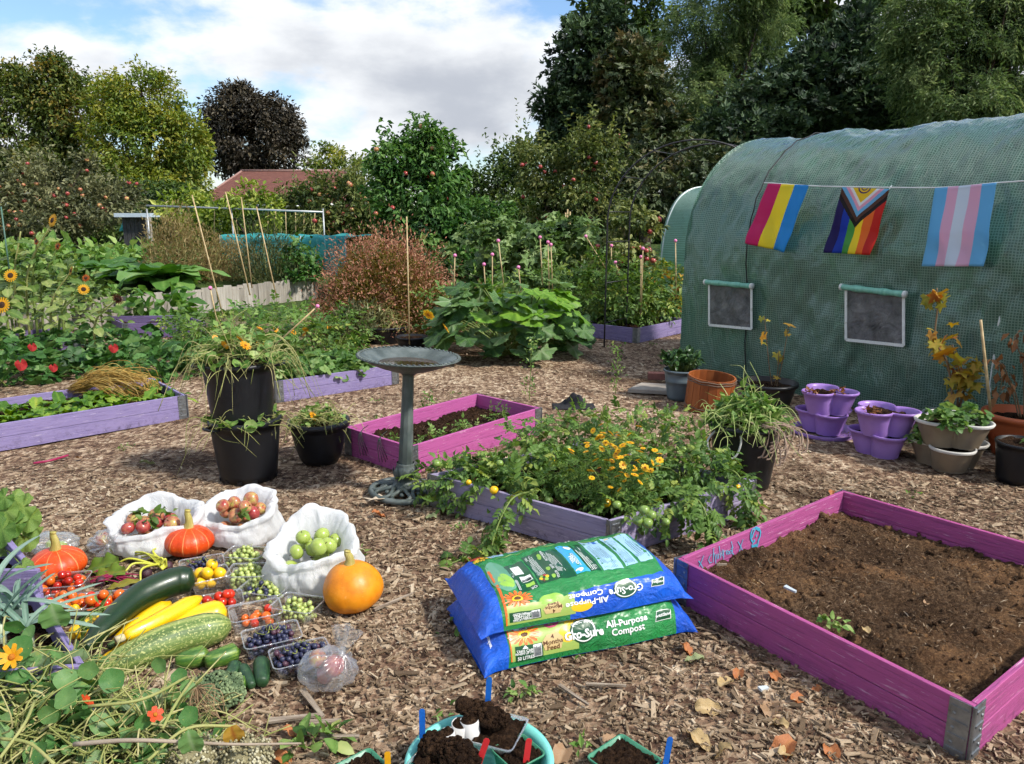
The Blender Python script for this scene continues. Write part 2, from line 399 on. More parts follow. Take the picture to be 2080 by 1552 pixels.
# ================================================================== RAISED BEDS
def paintwood(name, c, worn, dark):
    if name in _mats: return _mats[name]
    m, nt, out = nodes(name); v = objvec(nt)
    g = noise(nt, mapv(nt, v, (1.6, 30, 30)), 3.2, 7, .62, .3); big = noise(nt, mapv(nt, v, (1.2, 6, 6)), 2.2, 4, .6)
    col = ramp(nt, g, [(0.25, dark), (.5, c), (.8, c)])
    col = mixc_(nt, mth(nt, 'MULTIPLY', big, .45), col, dark)
    w = nt.nodes.new('ShaderNodeMapRange'); w.inputs[1].default_value = .60; w.inputs[2].default_value = .70
    nt.links.new(noise(nt, mapv(nt, v, (2.0, 24, 24)), 4.5, 7, .66), w.inputs[0]); col = mixc_(nt, mth(nt, 'MULTIPLY', w.outputs[0], .75), col, worn)
    # splashes of earth near the foot of the board
    tg = nt.nodes.new('ShaderNodeTexCoord'); geo = nt.nodes.new('ShaderNodeNewGeometry'); pz = N(nt, 'ShaderNodeSeparateXYZ', {0: geo.outputs['Position']})
    lo = nt.nodes.new('ShaderNodeMapRange'); lo.inputs[1].default_value = .10; lo.inputs[2].default_value = -.01; nt.links.new(pz.outputs[2], lo.inputs[0])
    sp_ = mth(nt, 'MULTIPLY', lo.outputs[0], mth(nt, 'MULTIPLY', mth(nt, 'SUBTRACT', noise(nt, v, 22, 8, .75), .50), 6.0, True), True); col = mixc_(nt, mth(nt, 'MULTIPLY', sp_, .8), col, '2A1D17')
    b = N(nt, 'ShaderNodeBsdfPrincipled', {'Base Color': col, 'Roughness': .62, 'Specular IOR Level': .3})
    nt.links.new(bump(nt, mth(nt, 'ADD', g, mth(nt, 'MULTIPLY', noise(nt, v, 150, 4), .25)), .6, .005), b.inputs['Normal'])
    nt.links.new(b.outputs[0], out.inputs[0]); _mats[name] = m; return m
PINK = paintwood('pink_paint', 'B85C98', 'DCC2CC', '8E4378')
MAG = paintwood('magenta_paint', 'AE5288', 'D8B9C8', '783A66')
PURP = paintwood('purple_paint', '8E82AC', 'C9BFD0', '675B86')
LILAC = paintwood('lilac_paint', 'A097B4', 'CFC8D2', '746985')
DULL = paintwood('dull_purple_paint', '776690', 'A79FB0', '4C4160')
galv = mat('galvanised_steel', ['6D7276', 'A9AEB2'], scale=30, rough=.42, metal=.85, bumps=.1, dirt=('5A4A3C', .6))
def hinge_mesh(h):
    b = MB()
    for ax in (0, 1):
        for sgn in (1,):
            pl = box(.062, .003, h*.97, (.036, -.0035, h/2)); V = pl[0].copy()
            if ax: V = np.stack([V[:, 1], V[:, 0], V[:, 2]], -1)
            b.add(V, pl[1] if not ax else pl[1][:, ::-1])
            for k in range(4):
                q = box(.05, .005, .008, (.036, -.006, h*(.14+.24*k))); V = q[0].copy()
                if ax: V = np.stack([V[:, 1], V[:, 0], V[:, 2]], -1)
                b.add(V, q[1] if not ax else q[1][:, ::-1])
            for k in range(3):
                bb = ball(6, 4); V = xf(bb[0], None, (.006, .003, .006), (.05, -.0065, h*(.25+.25*k)))
                if ax: V = np.stack([V[:, 1], V[:, 0], V[:, 2]], -1)
                b.add(V, bb[1])
    b.add(*tube([(-.004, -.004, .004), (-.004, -.004, h*.99)], .006, 8))
    return b.mesh('hinge', galv, smooth=False)
HINGE = hinge_mesh(.195)
def bed(name, label, pts, m, h=.195, rows=2, group=None, z0=0.0, soil=None, soil_h=.11, hinges=True, rowm=None, tilt=0, clods=0):
    P = [Vector((p[0], p[1], 0)) for p in pts]; c = sum(P, Vector())/4
    if (P[1]-P[0]).cross(P[2]-P[1]).z < 0: P.reverse()
    t = thing(name, label, 'raised bed', (c.x, c.y, z0), group=group)
    th_ = .021; rh = h/rows
    for i in range(4):
        a, b = P[i], P[(i+1) % 4]; d = b-a; L = d.length; ang = math.atan2(d.y, d.x)
        n_in = Vector((-d.y, d.x, 0)).normalized()*th_/2
        mid = (a+b)/2 + n_in - c
        for r in range(rows):
            bm = MB(); V, F = box(L-.006 if i % 2 == 0 else L-2*th_-.004, th_-(.0022 if r % 2 else 0), rh-.0025, bev=.0018); bm.add(V, F)
            bm.build('plank', rowm[r] if rowm else m, t, smooth=False, ).location = (mid.x, mid.y, rh*(r+.5)); o = t.children[-1] if False else None
            ob = bpy.context.scene.objects[-1] if False else None
            for q in sc.collection.objects[-1:]: q.rotation_euler = (0, 0, ang)
        if hinges:
            hg = link('hinge', HINGE, t, (a.x-c.x, a.y-c.y, .003), (0, 0, ang)); hg.scale = (1, 1, h/.195)
    if soil:
        N_ = 34 if not clods else 55; A, B_, C_, D_ = [np.array((p.x-c.x, p.y-c.y)) for p in P]
        def f(u, v):
            u = .022+u*.956; v = .022+v*.956
            q = (A[None]*((1-u)*(1-v))[:, None] + B_[None]*(u*(1-v))[:, None] + C_[None]*(u*v)[:, None] + D_[None]*((1-u)*v)[:, None])
            W = np.stack([q[:, 0], q[:, 1], np.zeros(len(u))], -1)
            z = soil_h + .018*vnoise(W[:, :2], 4.5, len(label)) + .008*vnoise(W[:, :2], 13, 3) + .005*vnoise(W[:, :2], 37, 5) + .004*rng.normal(size=len(u))
            W[:, 2] = z; return W
        V, F, uv = gridsurf(N_*2, N_*2, f); sm = MB(); sm.add(V, F, 0, None, uv); sm.build('soil', soil, t)
        if clods:
            i = rng.integers(len(V), size=clods); cb_ = ball(7, 5); cv = cb_[0]*(1+.25*vnoise(cb_[0], 3, 2))[:, None]; rot = frames(rand_dirs(clods), rand_dirs(clods)); s_ = np.exp(rng.normal(size=clods)*.55)*.0046
            cm_ = MB(); cm_.scatter((cv, cb_[1]), V[i], rot, np.stack([s_*1.2, s_, s_*.8], -1)); cm_.build('clods', soil, t, kind='stuff')
            j = rng.integers(len(V), size=clods*2); a_ = rng.random(clods*2)*6.28; fd = np.stack([np.cos(a_), np.sin(a_), rng.normal(size=clods*2)*.3], -1); fr = frames(fd, np.tile([0, 0, 1.0], (clods*2, 1)))[:, :, [1, 0, 2]]; L_ = np.exp(rng.normal(size=clods*2)*.5)*.014
            fm_ = MB(); fm_.scatter(chip_tpl(False), V[j]+[0, 0, .003], fr, np.stack([L_, L_*.14, L_*0+.004], -1), 0, rng.random(clods*2)*.75); fm_.build('fibres', chipm, t, smooth=False, kind='stuff')
    return t
def soilmat(name, lo, mid, hi, warm=None):
    if name in _mats: return _mats[name]
    m, nt, out = nodes(name); v = objvec(nt)
    a = noise(nt, v, 75, 8, .72); b_ = noise(nt, v, 3.2, 4, .6)
    f = mth(nt, 'ADD', mth(nt, 'MULTIPLY', a, .8), mth(nt, 'MULTIPLY', b_, .35)); f = mth(nt, 'SUBTRACT', f, .08, True)
    c = ramp(nt, f, [(.28, lo), (.5, mid), (.72, hi)])
    if warm:
        w = nt.nodes.new('ShaderNodeMapRange'); w.inputs[1].default_value = .48; w.inputs[2].default_value = .62; nt.links.new(noise(nt, v, 2.6, 5, .6), w.inputs[0])
        wc = ramp(nt, f, [(.28, '2B190F'), (.5, warm), (.75, 'B58A58')]); c = mixc_(nt, mth(nt, 'MULTIPLY', w.outputs[0], .85), c, wc)
    b = N(nt, 'ShaderNodeBsdfPrincipled', {'Base Color': c, 'Roughness': .95, 'Specular IOR Level': .1})
    nt.links.new(bump(nt, mth(nt, 'ADD', noise(nt, v, 60, 8, .75), mth(nt, 'MULTIPLY', noise(nt, v, 18, 4), 1.2)), 1.0, .02), b.inputs['Normal'])
    nt.links.new(b.outputs[0], out.inputs[0]); _mats[name] = m; return m
SOIL = soilmat('dark_soil', '120C08', '2C1E14', '5B4430')
SOILW = soilmat('peaty_soil', '20160F', '4A3828', '8A7056', '785A40')
def v2(*a): return [(p[0], p[1]) for p in a]
Ha = .195
A_N, A_L, A_B = (1.352, 1.990), (.690, 2.985), (1.725, 3.800); A_R = (2.50, 2.86)
bed_a = bed('raised_bed', 'large magenta raised bed in front, filled with bare reddish soil', [A_N, A_L, A_B, A_R], MAG, soil=SOILW, soil_h=.085, clods=900)
B_N, B_R = (.462, 3.384), (1.315, 3.952); B_L = (-.46, 4.055); B_F = (.42, 4.66)
bed_b = bed('raised_bed', 'faded purple raised bed overflowing with tomato plants and marigolds', [B_N, B_R, B_F, B_L], LILAC, soil=SOIL, soil_h=.14)
C_F, C_L, C_B = (-.634, 4.56), (-1.13, 5.02), (-.281, 6.016); C_R = (.215, 5.55)
bed_c = bed('raised_bed', 'small pink raised bed of dark soil behind the bird bath', [C_F, C_L, C_B, C_R], PINK, soil=SOIL, soil_h=.085, clods=260)
D_C, D_B = (-2.60, 5.96), (-3.17, 6.63); D_L = (-3.62, 5.00); D_K = (-4.19, 5.67)
bed_d = bed('raised_bed', 'bright purple raised bed of beet leaves, cut off by the frame edge', [D_C, D_B, D_K, D_L], PURP, soil=SOIL, soil_h=.12)
E_R, E_L = (-1.10, 7.24), (-2.04, 6.47); E_B = (-1.66, 7.90); E_K = (-2.60, 7.13)
bed_e = bed('raised_bed', 'purple raised bed with round green leaves, behind the stacked black buckets', [E_L, E_R, E_B, E_K], PURP, soil=SOIL, soil_h=.14)
F_C, F_R, F_L = (1.585, 9.63), (2.40, 10.56), (.88, 10.22); F_K = (1.70, 11.15)
bed_f = bed('raised_bed', 'purple raised bed by the polytunnel end with tall tomato plants', [F_C, F_R, F_K, F_L], PURP, soil=SOIL, soil_h=.15)
p = G(160, 683, .195); q = G(0, 697, .195); d = (q-p).normalized(); G_R = (p.x, p.y); G_L = tuple((p+d*1.9)[:2]); nn = Vector((-d.y, d.x, 0)); nn = nn if nn.y > 0 else -nn
bed_g = bed('raised_bed', 'dull purple raised bed holding the sunflowers', [G_R, G_L, tuple((Vector((*G_L, 0))+nn*.95)[:2]), tuple((p+nn*.95)[:2])], DULL, soil=SOIL, soil_h=.12)
p = G(249, 657, .195); q = G(372, 655, .195); d = (q-p).normalized(); nn = Vector((-d.y, d.x, 0)); bk = Vector((-.62, .78, 0))*.95
bed_h = bed('raised_bed', 'dull purple raised bed against the low wooden fence', [tuple(p[:2]), tuple((p+d*1.05)[:2]), tuple((p+d*1.05+bk)[:2]), tuple((p+bk)[:2])], DULL, soil=SOIL, soil_h=.10)
p, q = G(14, 1084, .30), G(76, 1158, .30); w_ = Vector((-.9, -.02, 0)); e1 = (q-p)
bed_j = bed('raised_bed', 'purple raised bed beside the red squashes, with the cucumber plant', [tuple((q+w_)[:2]), tuple(q[:2]), tuple(p[:2]), tuple((p+w_)[:2])], PURP, h=.30, rows=3, soil=SOIL, soil_h=.2, hinges=False)
p, q = G(62, 1172, .25), G(176, 1352, .25); w_ = Vector((-.8, -.12, 0))
bed_k = bed('raised_bed', 'purple raised bed of leeks next to the marrows', [tuple((q+w_)[:2]), tuple(q[:2]), tuple(p[:2]), tuple((p+w_)[:2])], PURP, h=.25, rows=2, soil=SOIL, soil_h=.17, hinges=False)
bed_l = bed('raised_bed', 'low magenta bed end mostly hidden behind the stacked buckets', [(-2.72, 7.62), (-3.2, 8.1), (-3.9, 7.45), (-3.42, 6.97)], MAG, soil=SOIL, hinges=False) if False else None

# light-blue paint doodle on the inside of the magenta bed: x childproof x and a light bulb
paintb = flat('blue_paint_pen', '3FA0BE', .6)
def onboard(px, py):
    'a point on the inner face of the board A_L-A_B'
    a, b = Vector((*A_L, 0)), Vector((*A_B, 0)); d = (b-a).normalized(); n = Vector((d.y, -d.x, 0))
    a = a + n*.0225; x, y, w = ray(px, py); r = Vector((x, y, w)); t = (a-Vector((0, 0, CAM_H))).dot(n)/r.dot(n)
    return Vector((0, 0, CAM_H)) + r*t
def strokes(t, name, groups, width):
    a, b = Vector((*A_L, 0)), Vector((*A_B, 0)); d = (b-a).normalized(); n = np.array((d.y, -d.x, 0))
    m_ = MB()
    for g in groups:
        W = np.array([tuple(onboard(1420+x*.11551, 1050+y*.11551)) for x, y in g]); T = nrm(np.gradient(W, axis=0)); sd_ = np.cross(T, n)*width/2
        V = np.concatenate([W+sd_, W-sd_]) + n*.0012; k = len(W)
        m_.add(V, np.array([[i, i+1, k+i+1, k+i] for i in range(k-1)]))
    o = m_.build(name, paintb, None); o.parent = t; o.matrix_parent_inverse = Matrix.Translation(-t.location); return o
LET = [[(75,680),(45,770),(-5,880)],[(-10,770),(30,830),(70,905)],
 [(215,655),(180,700),(165,760),(185,810),(220,795)],[(255,545),(250,650),(245,800)],[(248,680),(268,640),(285,700),(292,815)],[(305,650),(318,740)],[(330,640),(342,735)],
 [(350,510),(362,600),(375,720)],[(385,650),(400,690),(440,590),(405,575),(395,640)],[(420,600),(428,660),(432,745)],[(470,590),(478,640),(488,665)],[(472,610),(490,590),(500,585)],
 [(505,600),(500,640),(520,655),(530,610),(510,598)],[(545,590),(535,640),(555,650),(575,600),(550,580)],[(565,430),(580,500),(585,640),(605,655)],[(560,560),(600,525)],
 [(680,430),(715,490),(740,540),(760,580)],[(772,390),(740,480),(715,580),(690,645)]]
BULB = [[(930,430),(908,380),(910,290),(940,210),(1000,180),(1055,205),(1080,270),(1070,340),(1040,410),(1030,480),(1020,540),(935,560),(928,490),(950,455),(930,420)],
 [(950,490),(955,530),(1015,520)],[(975,480),(980,525)],[(1000,475),(1003,520)],[(930,370),(945,300),(975,230),(1010,205),(1050,240)],[(1020,310),(995,350)],[(965,400),(975,440)]]
strokes(bed_a, 'painted_word', LET, .0042); strokes(bed_a, 'painted_light_bulb', BULB, .0085)

# ================================================================== POLYTUNNEL
TB = np.array([1.80, 8.11]); TE = nrm([.52, -.85]); TN = np.array([-TE[1], TE[0]])          # along, across (away from the camera)
TL, TW, TH, TS = 5.2, 1.12, 2.40, 1.22
def onwall(px, py, off=0.0):
    n = np.array([TN[0], TN[1], 0]); p0 = np.array([TB[0], TB[1], 0]) - n*off; r = np.array(ray(px, py)); c = np.array([0, 0, CAM_H])
    t = np.dot(p0-c, n)/np.dot(r, n); return Vector(c + r*t)
def tprof(s):
    'profile 0..1 from the near foot over the ridge to the far foot: across, height'
    s = np.asarray(s, float); q = np.minimum(s, 1-s)*2
    a1 = .40; st = np.clip(q/a1, 0, 1); an = np.clip((q-a1)/(1-a1), 0, 1)*math.pi/2
    ac = TW*(1-np.cos(an)**1.0); z = TS*st + (TH-TS)*np.sin(an)
    return np.where(s <= .5, ac, 2*TW-ac), z
def tunnel_pt(t, s, sag=True):
    ac, z = tprof(s)
    if sag:
        k = (t % 1.05)/1.05; dr = .030*np.sin(math.pi*k)**2*np.sin(np.clip(s, 0, 1)*math.pi)
        wr = .016*vnoise(np.stack([t*1.0+s*6, s*9-t*1.2], -1), 1.9, 4) + .010*vnoise(np.stack([t*2.2-s*9, s*16+t*3], -1), 2.2, 9) - .020*np.abs(vnoise(np.stack([t*1.5+s*10, s*5-t*2.0], -1), 2.4, 14))
        cx_, cz_ = TW, 1.0; L = np.hypot(ac-cx_, z-cz_); dr = dr - wr
        ac = ac - (ac-cx_)/L*dr; z = z - (z-cz_)/L*dr*(z > .1)
    return np.stack([TB[0]+TE[0]*t+TN[0]*ac, TB[1]+TE[1]*t+TN[1]*ac, z], -1)
def tunnelmat(name, cell, dark, light, clear):
    m, nt, out = nodes(name); uv = nt.nodes.new('ShaderNodeUVMap'); s = N(nt, 'ShaderNodeSeparateXYZ', {0: uv.outputs[0]})
    def line(c):
        f = mth(nt, 'FRACT', mth(nt, 'MULTIPLY', c, 1/cell)); return mth(nt, 'LESS_THAN', f, .30)
    g = mth(nt, 'MAXIMUM', line(s.outputs[0]), line(s.outputs[1]))
    v = objvec(nt); big = noise(nt, v, 2.2, 5, .6)
    base = mixc_(nt, big, dark, light); col = mixc_(nt, mth(nt, 'MULTIPLY', g, .32), base, 'CFE0D8')
    alg = nt.nodes.new('ShaderNodeMapRange'); alg.inputs[1].default_value = .56; alg.inputs[2].default_value = .68; nt.links.new(noise(nt, v, 3.4, 7, .65, .4), alg.inputs[0]); col = mixc_(nt, mth(nt, 'MULTIPLY', alg.outputs[0], .45), col, '2C4A34')
    b = N(nt, 'ShaderNodeBsdfPrincipled', {'Base Color': col, 'Roughness': .30, 'Specular IOR Level': .5})
    nt.links.new(bump(nt, mth(nt, 'ADD', mth(nt, 'MULTIPLY', g, .35), mth(nt, 'MULTIPLY', noise(nt, mapv(nt, v, (1.6, 1.0, .8)), 4.5, 6, .6, 1.6), 2.0)), .6, .018), b.inputs['Normal'])
    tr = N(nt, 'ShaderNodeBsdfTranslucent', {'Color': mixc_(nt, .6, base, 'CADCD2')})
    tp = N(nt, 'ShaderNodeBsdfTransparent', {0: lin(clear)})
    m1 = N(nt, 'ShaderNodeMixShader', {0: .36, 1: b.outputs[0], 2: tr.outputs[0]})
    m2 = N(nt, 'ShaderNodeMixShader', {0: mth(nt, 'SUBTRACT', .54, mth(nt, 'MULTIPLY', g, .26)), 1: m1.outputs[0], 2: tp.outputs[0]})
    gl = N(nt, 'ShaderNodeBsdfGlossy', {0: (.95, 1, .98, 1), 'Roughness': .26}); fr = nt.nodes.new('ShaderNodeFresnel'); fr.inputs[0].default_value = 1.55; gb = bump(nt, mth(nt, 'ADD', mth(nt, 'MULTIPLY', g, .25), mth(nt, 'MULTIPLY', noise(nt, mapv(nt, v, (1.6, 1.0, .8)), 4.5, 5, .55, 1.6), 2.0)), .35, .018); nt.links.new(gb, gl.inputs['Normal']); nt.links.new(gb, fr.inputs['Normal'])
    m3 = N(nt, 'ShaderNodeMixShader', {0: mth(nt, 'MULTIPLY', fr.outputs[0], .9, True), 1: m2.outputs[0], 2: gl.outputs[0]})
    nt.links.new(m3.outputs[0], out.inputs[0]); return m
TUNM = tunnelmat('woven_tunnel_film', .020, '2C6A4E', '5EA486', '4E8A6C')
tun = thing('polytunnel', 'large green woven polytunnel with pride flags hung along its side', 'polytunnel', (TB[0], TB[1], 0))
def par(o, t=None):
    o.parent = t; o.matrix_parent_inverse = Matrix.Translation(-t.location); return o
nt_, ns_ = 150, 90; arc = 2*(TS+1.8)
V, F, uv = gridsurf(nt_, ns_, lambda u, v: tunnel_pt(u*TL, v))
par(MB().add(V, F, 0, None, uv*[TL, arc]).build('cover', TUNM), tun)
for t_ in (0, TL):
    sv = np.linspace(0, 1, 60); E0 = tunnel_pt(np.full(60, t_), sv, False); c_ = tunnel_pt(np.array([t_]), np.array([.5]), False)[0]
    B0 = E0.copy(); B0[:, 2] = 0.0; V = np.concatenate([B0, E0]); F = np.array([[i, i+1, 60+i+1, 60+i] for i in range(59)])
    U = np.concatenate([np.stack([sv*2.2, sv*0], -1), np.stack([sv*2.2, E0[:, 2]], -1)])
    par(MB().add(V, F, 0, None, U).build('end_panel', TUNM), tun)
V, F, uv = gridsurf(2, 2, lambda u, v: np.stack([TB[0]+TE[0]*u*TL+TN[0]*(.05+v*(2*TW-.1)), TB[1]+TE[1]*u*TL+TN[1]*(.05+v*(2*TW-.1)), np.full(4, .035)], -1)); par(MB().add(V, F, 0, None, uv).build('soil_floor', SOIL), tun)
steel = mat('tunnel_steel', ['B8C4C0', 'D8E0DC'], scale=20, rough=.4, metal=.3, bumps=0)
for k in range(6):
    t_ = min(k*1.05, TL-.02); sv = np.linspace(.002, .998, 40); W = tunnel_pt(np.full(40, t_), sv, False); cen = W.mean(0); W = W + nrm(cen-W)*.05
    par(MB().add(*tube(W, .014, 8)).build('hoop', steel), tun)
for s_ in (.2, .34, .5):
    W = tunnel_pt(np.linspace(.02, TL-.02, 12), np.full(12, s_), False); W[:, 2] -= .09; par(MB().add(*tube(W + np.array([TN[0], TN[1], 0])*.09*(s_ < .4), .012, 8)).build('rail', steel), tun)
# black tie-down cord over the tunnel at the first window
cordm = flat('black_cord', '101213', .6)
t_ = .73; sv = np.linspace(.0, 1.0, 60); W = tunnel_pt(np.full(60, t_)+np.linspace(.30, -.30, 60)*0.6, sv, True); cen = np.array([TB[0]+TE[0]*t_+TN[0]*TW, TB[1]+TE[1]*t_+TN[1]*TW, 1.0])
W = W + nrm(W-cen)*.02; par(MB().add(*tube(W, .006, 6)).build('tie_cord', cordm), tun)
# windows
whitet = mat('dirty_white_tape', ['C9CCC6', 'E4E6E0'], scale=30, rough=.5, dirt=('8A8F70', .58))
def paneM():
    m, nt, out = nodes('window_mesh_pane'); v = objvec(nt); c = ramp(nt, noise(nt, v, 9, 6, .65), [(.3, '4A494A'), (.55, '767474'), (.8, 'A09E9A')])
    b = N(nt, 'ShaderNodeBsdfPrincipled', {'Base Color': c, 'Roughness': .45}); nt.links.new(bump(nt, noise(nt, v, 9, 6, .6, 1.0), .9, .03), b.inputs['Normal'])
    tp = N(nt, 'ShaderNodeBsdfTransparent', {0: (.6, .6, .6, 1)}); ms = N(nt, 'ShaderNodeMixShader', {0: .3, 1: b.outputs[0], 2: tp.outputs[0]}); nt.links.new(ms.outputs[0], out.inputs[0]); return m
PANE = paneM(); rollm = mat('rolled_green_film', ['4F9480', '8CC4AE'], scale=40, rough=.35, stretch=(1, 1, .3), bumps=.3)
for (x0, x1, yt0, yt1, yb0, yb1) in ((1441, 1527, 577, 585, 660, 668), (1719, 1836, 588, 602, 690, 702)):
    a, b, c, d = onwall(x0, yb0, .03), onwall(x1, yb1, .03), onwall(x1, yt1, .03), onwall(x0, yt0, .03)
    n = Vector((-TN[0], -TN[1], 0)); w = Vector((0, 0, 0)); h = link('window', None, tun); h.matrix_parent_inverse = Matrix.Translation(-tun.location); h.location = a
    def loc(o):
        o.parent = h; o.matrix_parent_inverse = Matrix.Translation(-a); return o
    u = (b-a); v_ = (d-a)
    Vp, Fp, uvp = gridsurf(14, 14, lambda uu, vv: np.array([tuple(a+(b-a)*p_*(1-q_)+(c-d)*p_*q_+(d-a)*q_ + n*(.004*math.sin(p_*9+q_*5))) for p_, q_ in zip(uu, vv)]))
    loc(MB().add(Vp, Fp, 0, None, uvp).build('pane', PANE))
    for p_, q_, r_ in ((a, d, .011), (b, c, .011), (a, b, .012)):
        dd = (q_-p_).normalized(); sd_ = dd.cross(n)*r_; V = np.array([tuple(p_+sd_+n*.008), tuple(p_-sd_+n*.008), tuple(q_-sd_+n*.008), tuple(q_+sd_+n*.008)]); V = np.concatenate([V, V-np.array(n)*.008])
        loc(MB().add(V, np.array([[0,1,2,3],[0,4,5,1],[1,5,6,2],[2,6,7,3],[3,7,4,0]])).build('frame_strip', whitet, smooth=False))
    uh = (c-d).normalized(); p0, p1 = d-uh*.03+n*.03+Vector((0, 0, .02)), c+uh*.03+n*.03+Vector((0, 0, .02))
    loc(MB().add(*tube([p0+(p1-p0)*k for k in np.linspace(0, 1, 14)], [.026+.003*math.sin(k*5)+.002*math.sin(k*2.3) for k in range(14)], 14)).build('rolled_flap', rollm))
    for pp, s_ in ((p0, 1), (p1, -1)): loc(MB().add(*tube([pp-uh*.004*s_, pp+uh*.016*s_], .028, 14)).build('flap_end', whitet))
# line and flags
linem = flat('white_string', 'D5D8DA', .7)
L0, L1, L2, L3 = onwall(1552, 371, .02), onwall(1700, 379, .06), onwall(1905, 381, .06), onwall(2030, 371, .05)
tag(MB().add(*tube(bez([L0, onwall(1640, 377, .06), L1, L2, L3, onwall(2200, 360, .05)], 8), .005, 6)).build('bunting_string', linem), 'thin white string along the polytunnel carrying the flags', 'string')
def flagmat(name, kind):
    m, nt, out = nodes(name); uv = nt.nodes.new('ShaderNodeUVMap'); s = N(nt, 'ShaderNodeSeparateXYZ', {0: uv.outputs[0]}); u, v = s.outputs[0], s.outputs[1]
    if kind == 0: c = ramp(nt, u, [(0, 'D0286F'), (.333, 'F2E03A'), (.667, '2C95DC')], 'CONSTANT')
    elif kind == 2: c = ramp(nt, u, [(0, '6FB9E4'), (.225, 'E0B4CE'), (.405, 'D3DFEC'), (.595, 'E0B4CE'), (.775, '6FB9E4')], 'CONSTANT')
    else:
        base = ramp(nt, u, [(0, '241A5E'), (.165, '1B3FB0'), (.335, '4FA048'), (.5, 'F0D92E'), (.667, 'E9762C'), (.833, 'C92A22')], 'CONSTANT')
        k = mth(nt, 'ADD', mth(nt, 'SUBTRACT', 1.0, v), mth(nt, 'MULTIPLY', mth(nt, 'ABSOLUTE', mth(nt, 'SUBTRACT', u, .5)), .86))
        chev = ramp(nt, k, [(0, 'E9C92B'), (.215, 'E6E8EA'), (.275, 'E6A9BE'), (.345, '77B9DE'), (.43, '5B3A2E'), (.515, '201A1C'), (.60, '201A1C')], 'CONSTANT')
        c = mixc_(nt, mth(nt, 'LESS_THAN', k, .60), base, chev)
        du = mth(nt, 'SUBTRACT', u, .5); dv = mth(nt, 'MULTIPLY', mth(nt, 'SUBTRACT', v, 1.01), 1.45); rr_ = mth(nt, 'SQRT', mth(nt, 'ADD', mth(nt, 'MULTIPLY', du, du), mth(nt, 'MULTIPLY', dv, dv)))
        ring = mth(nt, 'MULTIPLY', mth(nt, 'GREATER_THAN', rr_, .105), mth(nt, 'LESS_THAN', rr_, .135)); c = mixc_(nt, ring, c, '5A3A66')
        ring = mth(nt, 'LESS_THAN', mth(nt, 'ABSOLUTE', mth(nt, 'SUBTRACT', rr_, .06)), .012); c = mixc_(nt, ring, c, '5A3A66')
    b = N(nt, 'ShaderNodeBsdfPrincipled', {'Base Color': c, 'Roughness': .55, 'Specular IOR Level': .3}); tr = N(nt, 'ShaderNodeBsdfTranslucent', {0: c})
    wv = noise(nt, objvec(nt), 500, 2); nt.links.new(bump(nt, wv, .15, .002), b.inputs['Normal'])
    ms = N(nt, 'ShaderNodeMixShader', {0: .3, 1: b.outputs[0], 2: tr.outputs[0]}); nt.links.new(ms.outputs[0], out.inputs[0]); return m
FL = [('pink yellow and blue striped flag hanging at the polytunnel window end', 0, (1560, 373), (1643, 376), (1595, 513), (1513, 494)),
      ('rainbow flag with black, brown, blue and pink chevrons on the bunting', 1, (1710, 380), (1806, 384), (1770, 518), (1676, 513)),
      ('pale blue, pink and white striped flag on the bunting', 2, (1899, 382), (2024, 371), (1997, 541), (1871, 541))]
for lab, k, a, b, c, d in FL:
    A_, B_, C_, D_ = [np.array(tuple(onwall(*q, .065))) for q in (a, b, c, d)]; nv = np.array([-TN[0], -TN[1], 0])
    f = lambda u, v: (A_[None]*((1-u)*v)[:, None]+B_[None]*(u*v)[:, None]+C_[None]*(u*(1-v))[:, None]+D_[None]*((1-u)*(1-v))[:, None] + nv*((.018*np.sin(u*7+k*2+v*2)+.008*np.sin(v*11+k)+.009*np.sin(u*15+v*9))*(1.05-v))[:, None] + nv*(.003*np.maximum(0, np.cos((v-.42)*40))*(np.abs(v-.42) < .04))[:, None])
    V, F, uv = gridsurf(26, 30, f)
    o = MB().add(V, F, 0, None, uv).build('flag', flagmat('flag_cloth_%d' % k, k)); tag(o, lab, 'flag', 'flags on the polytunnel')
    md = o.modifiers.new('thick', 'SOLIDIFY'); md.thickness = .0015

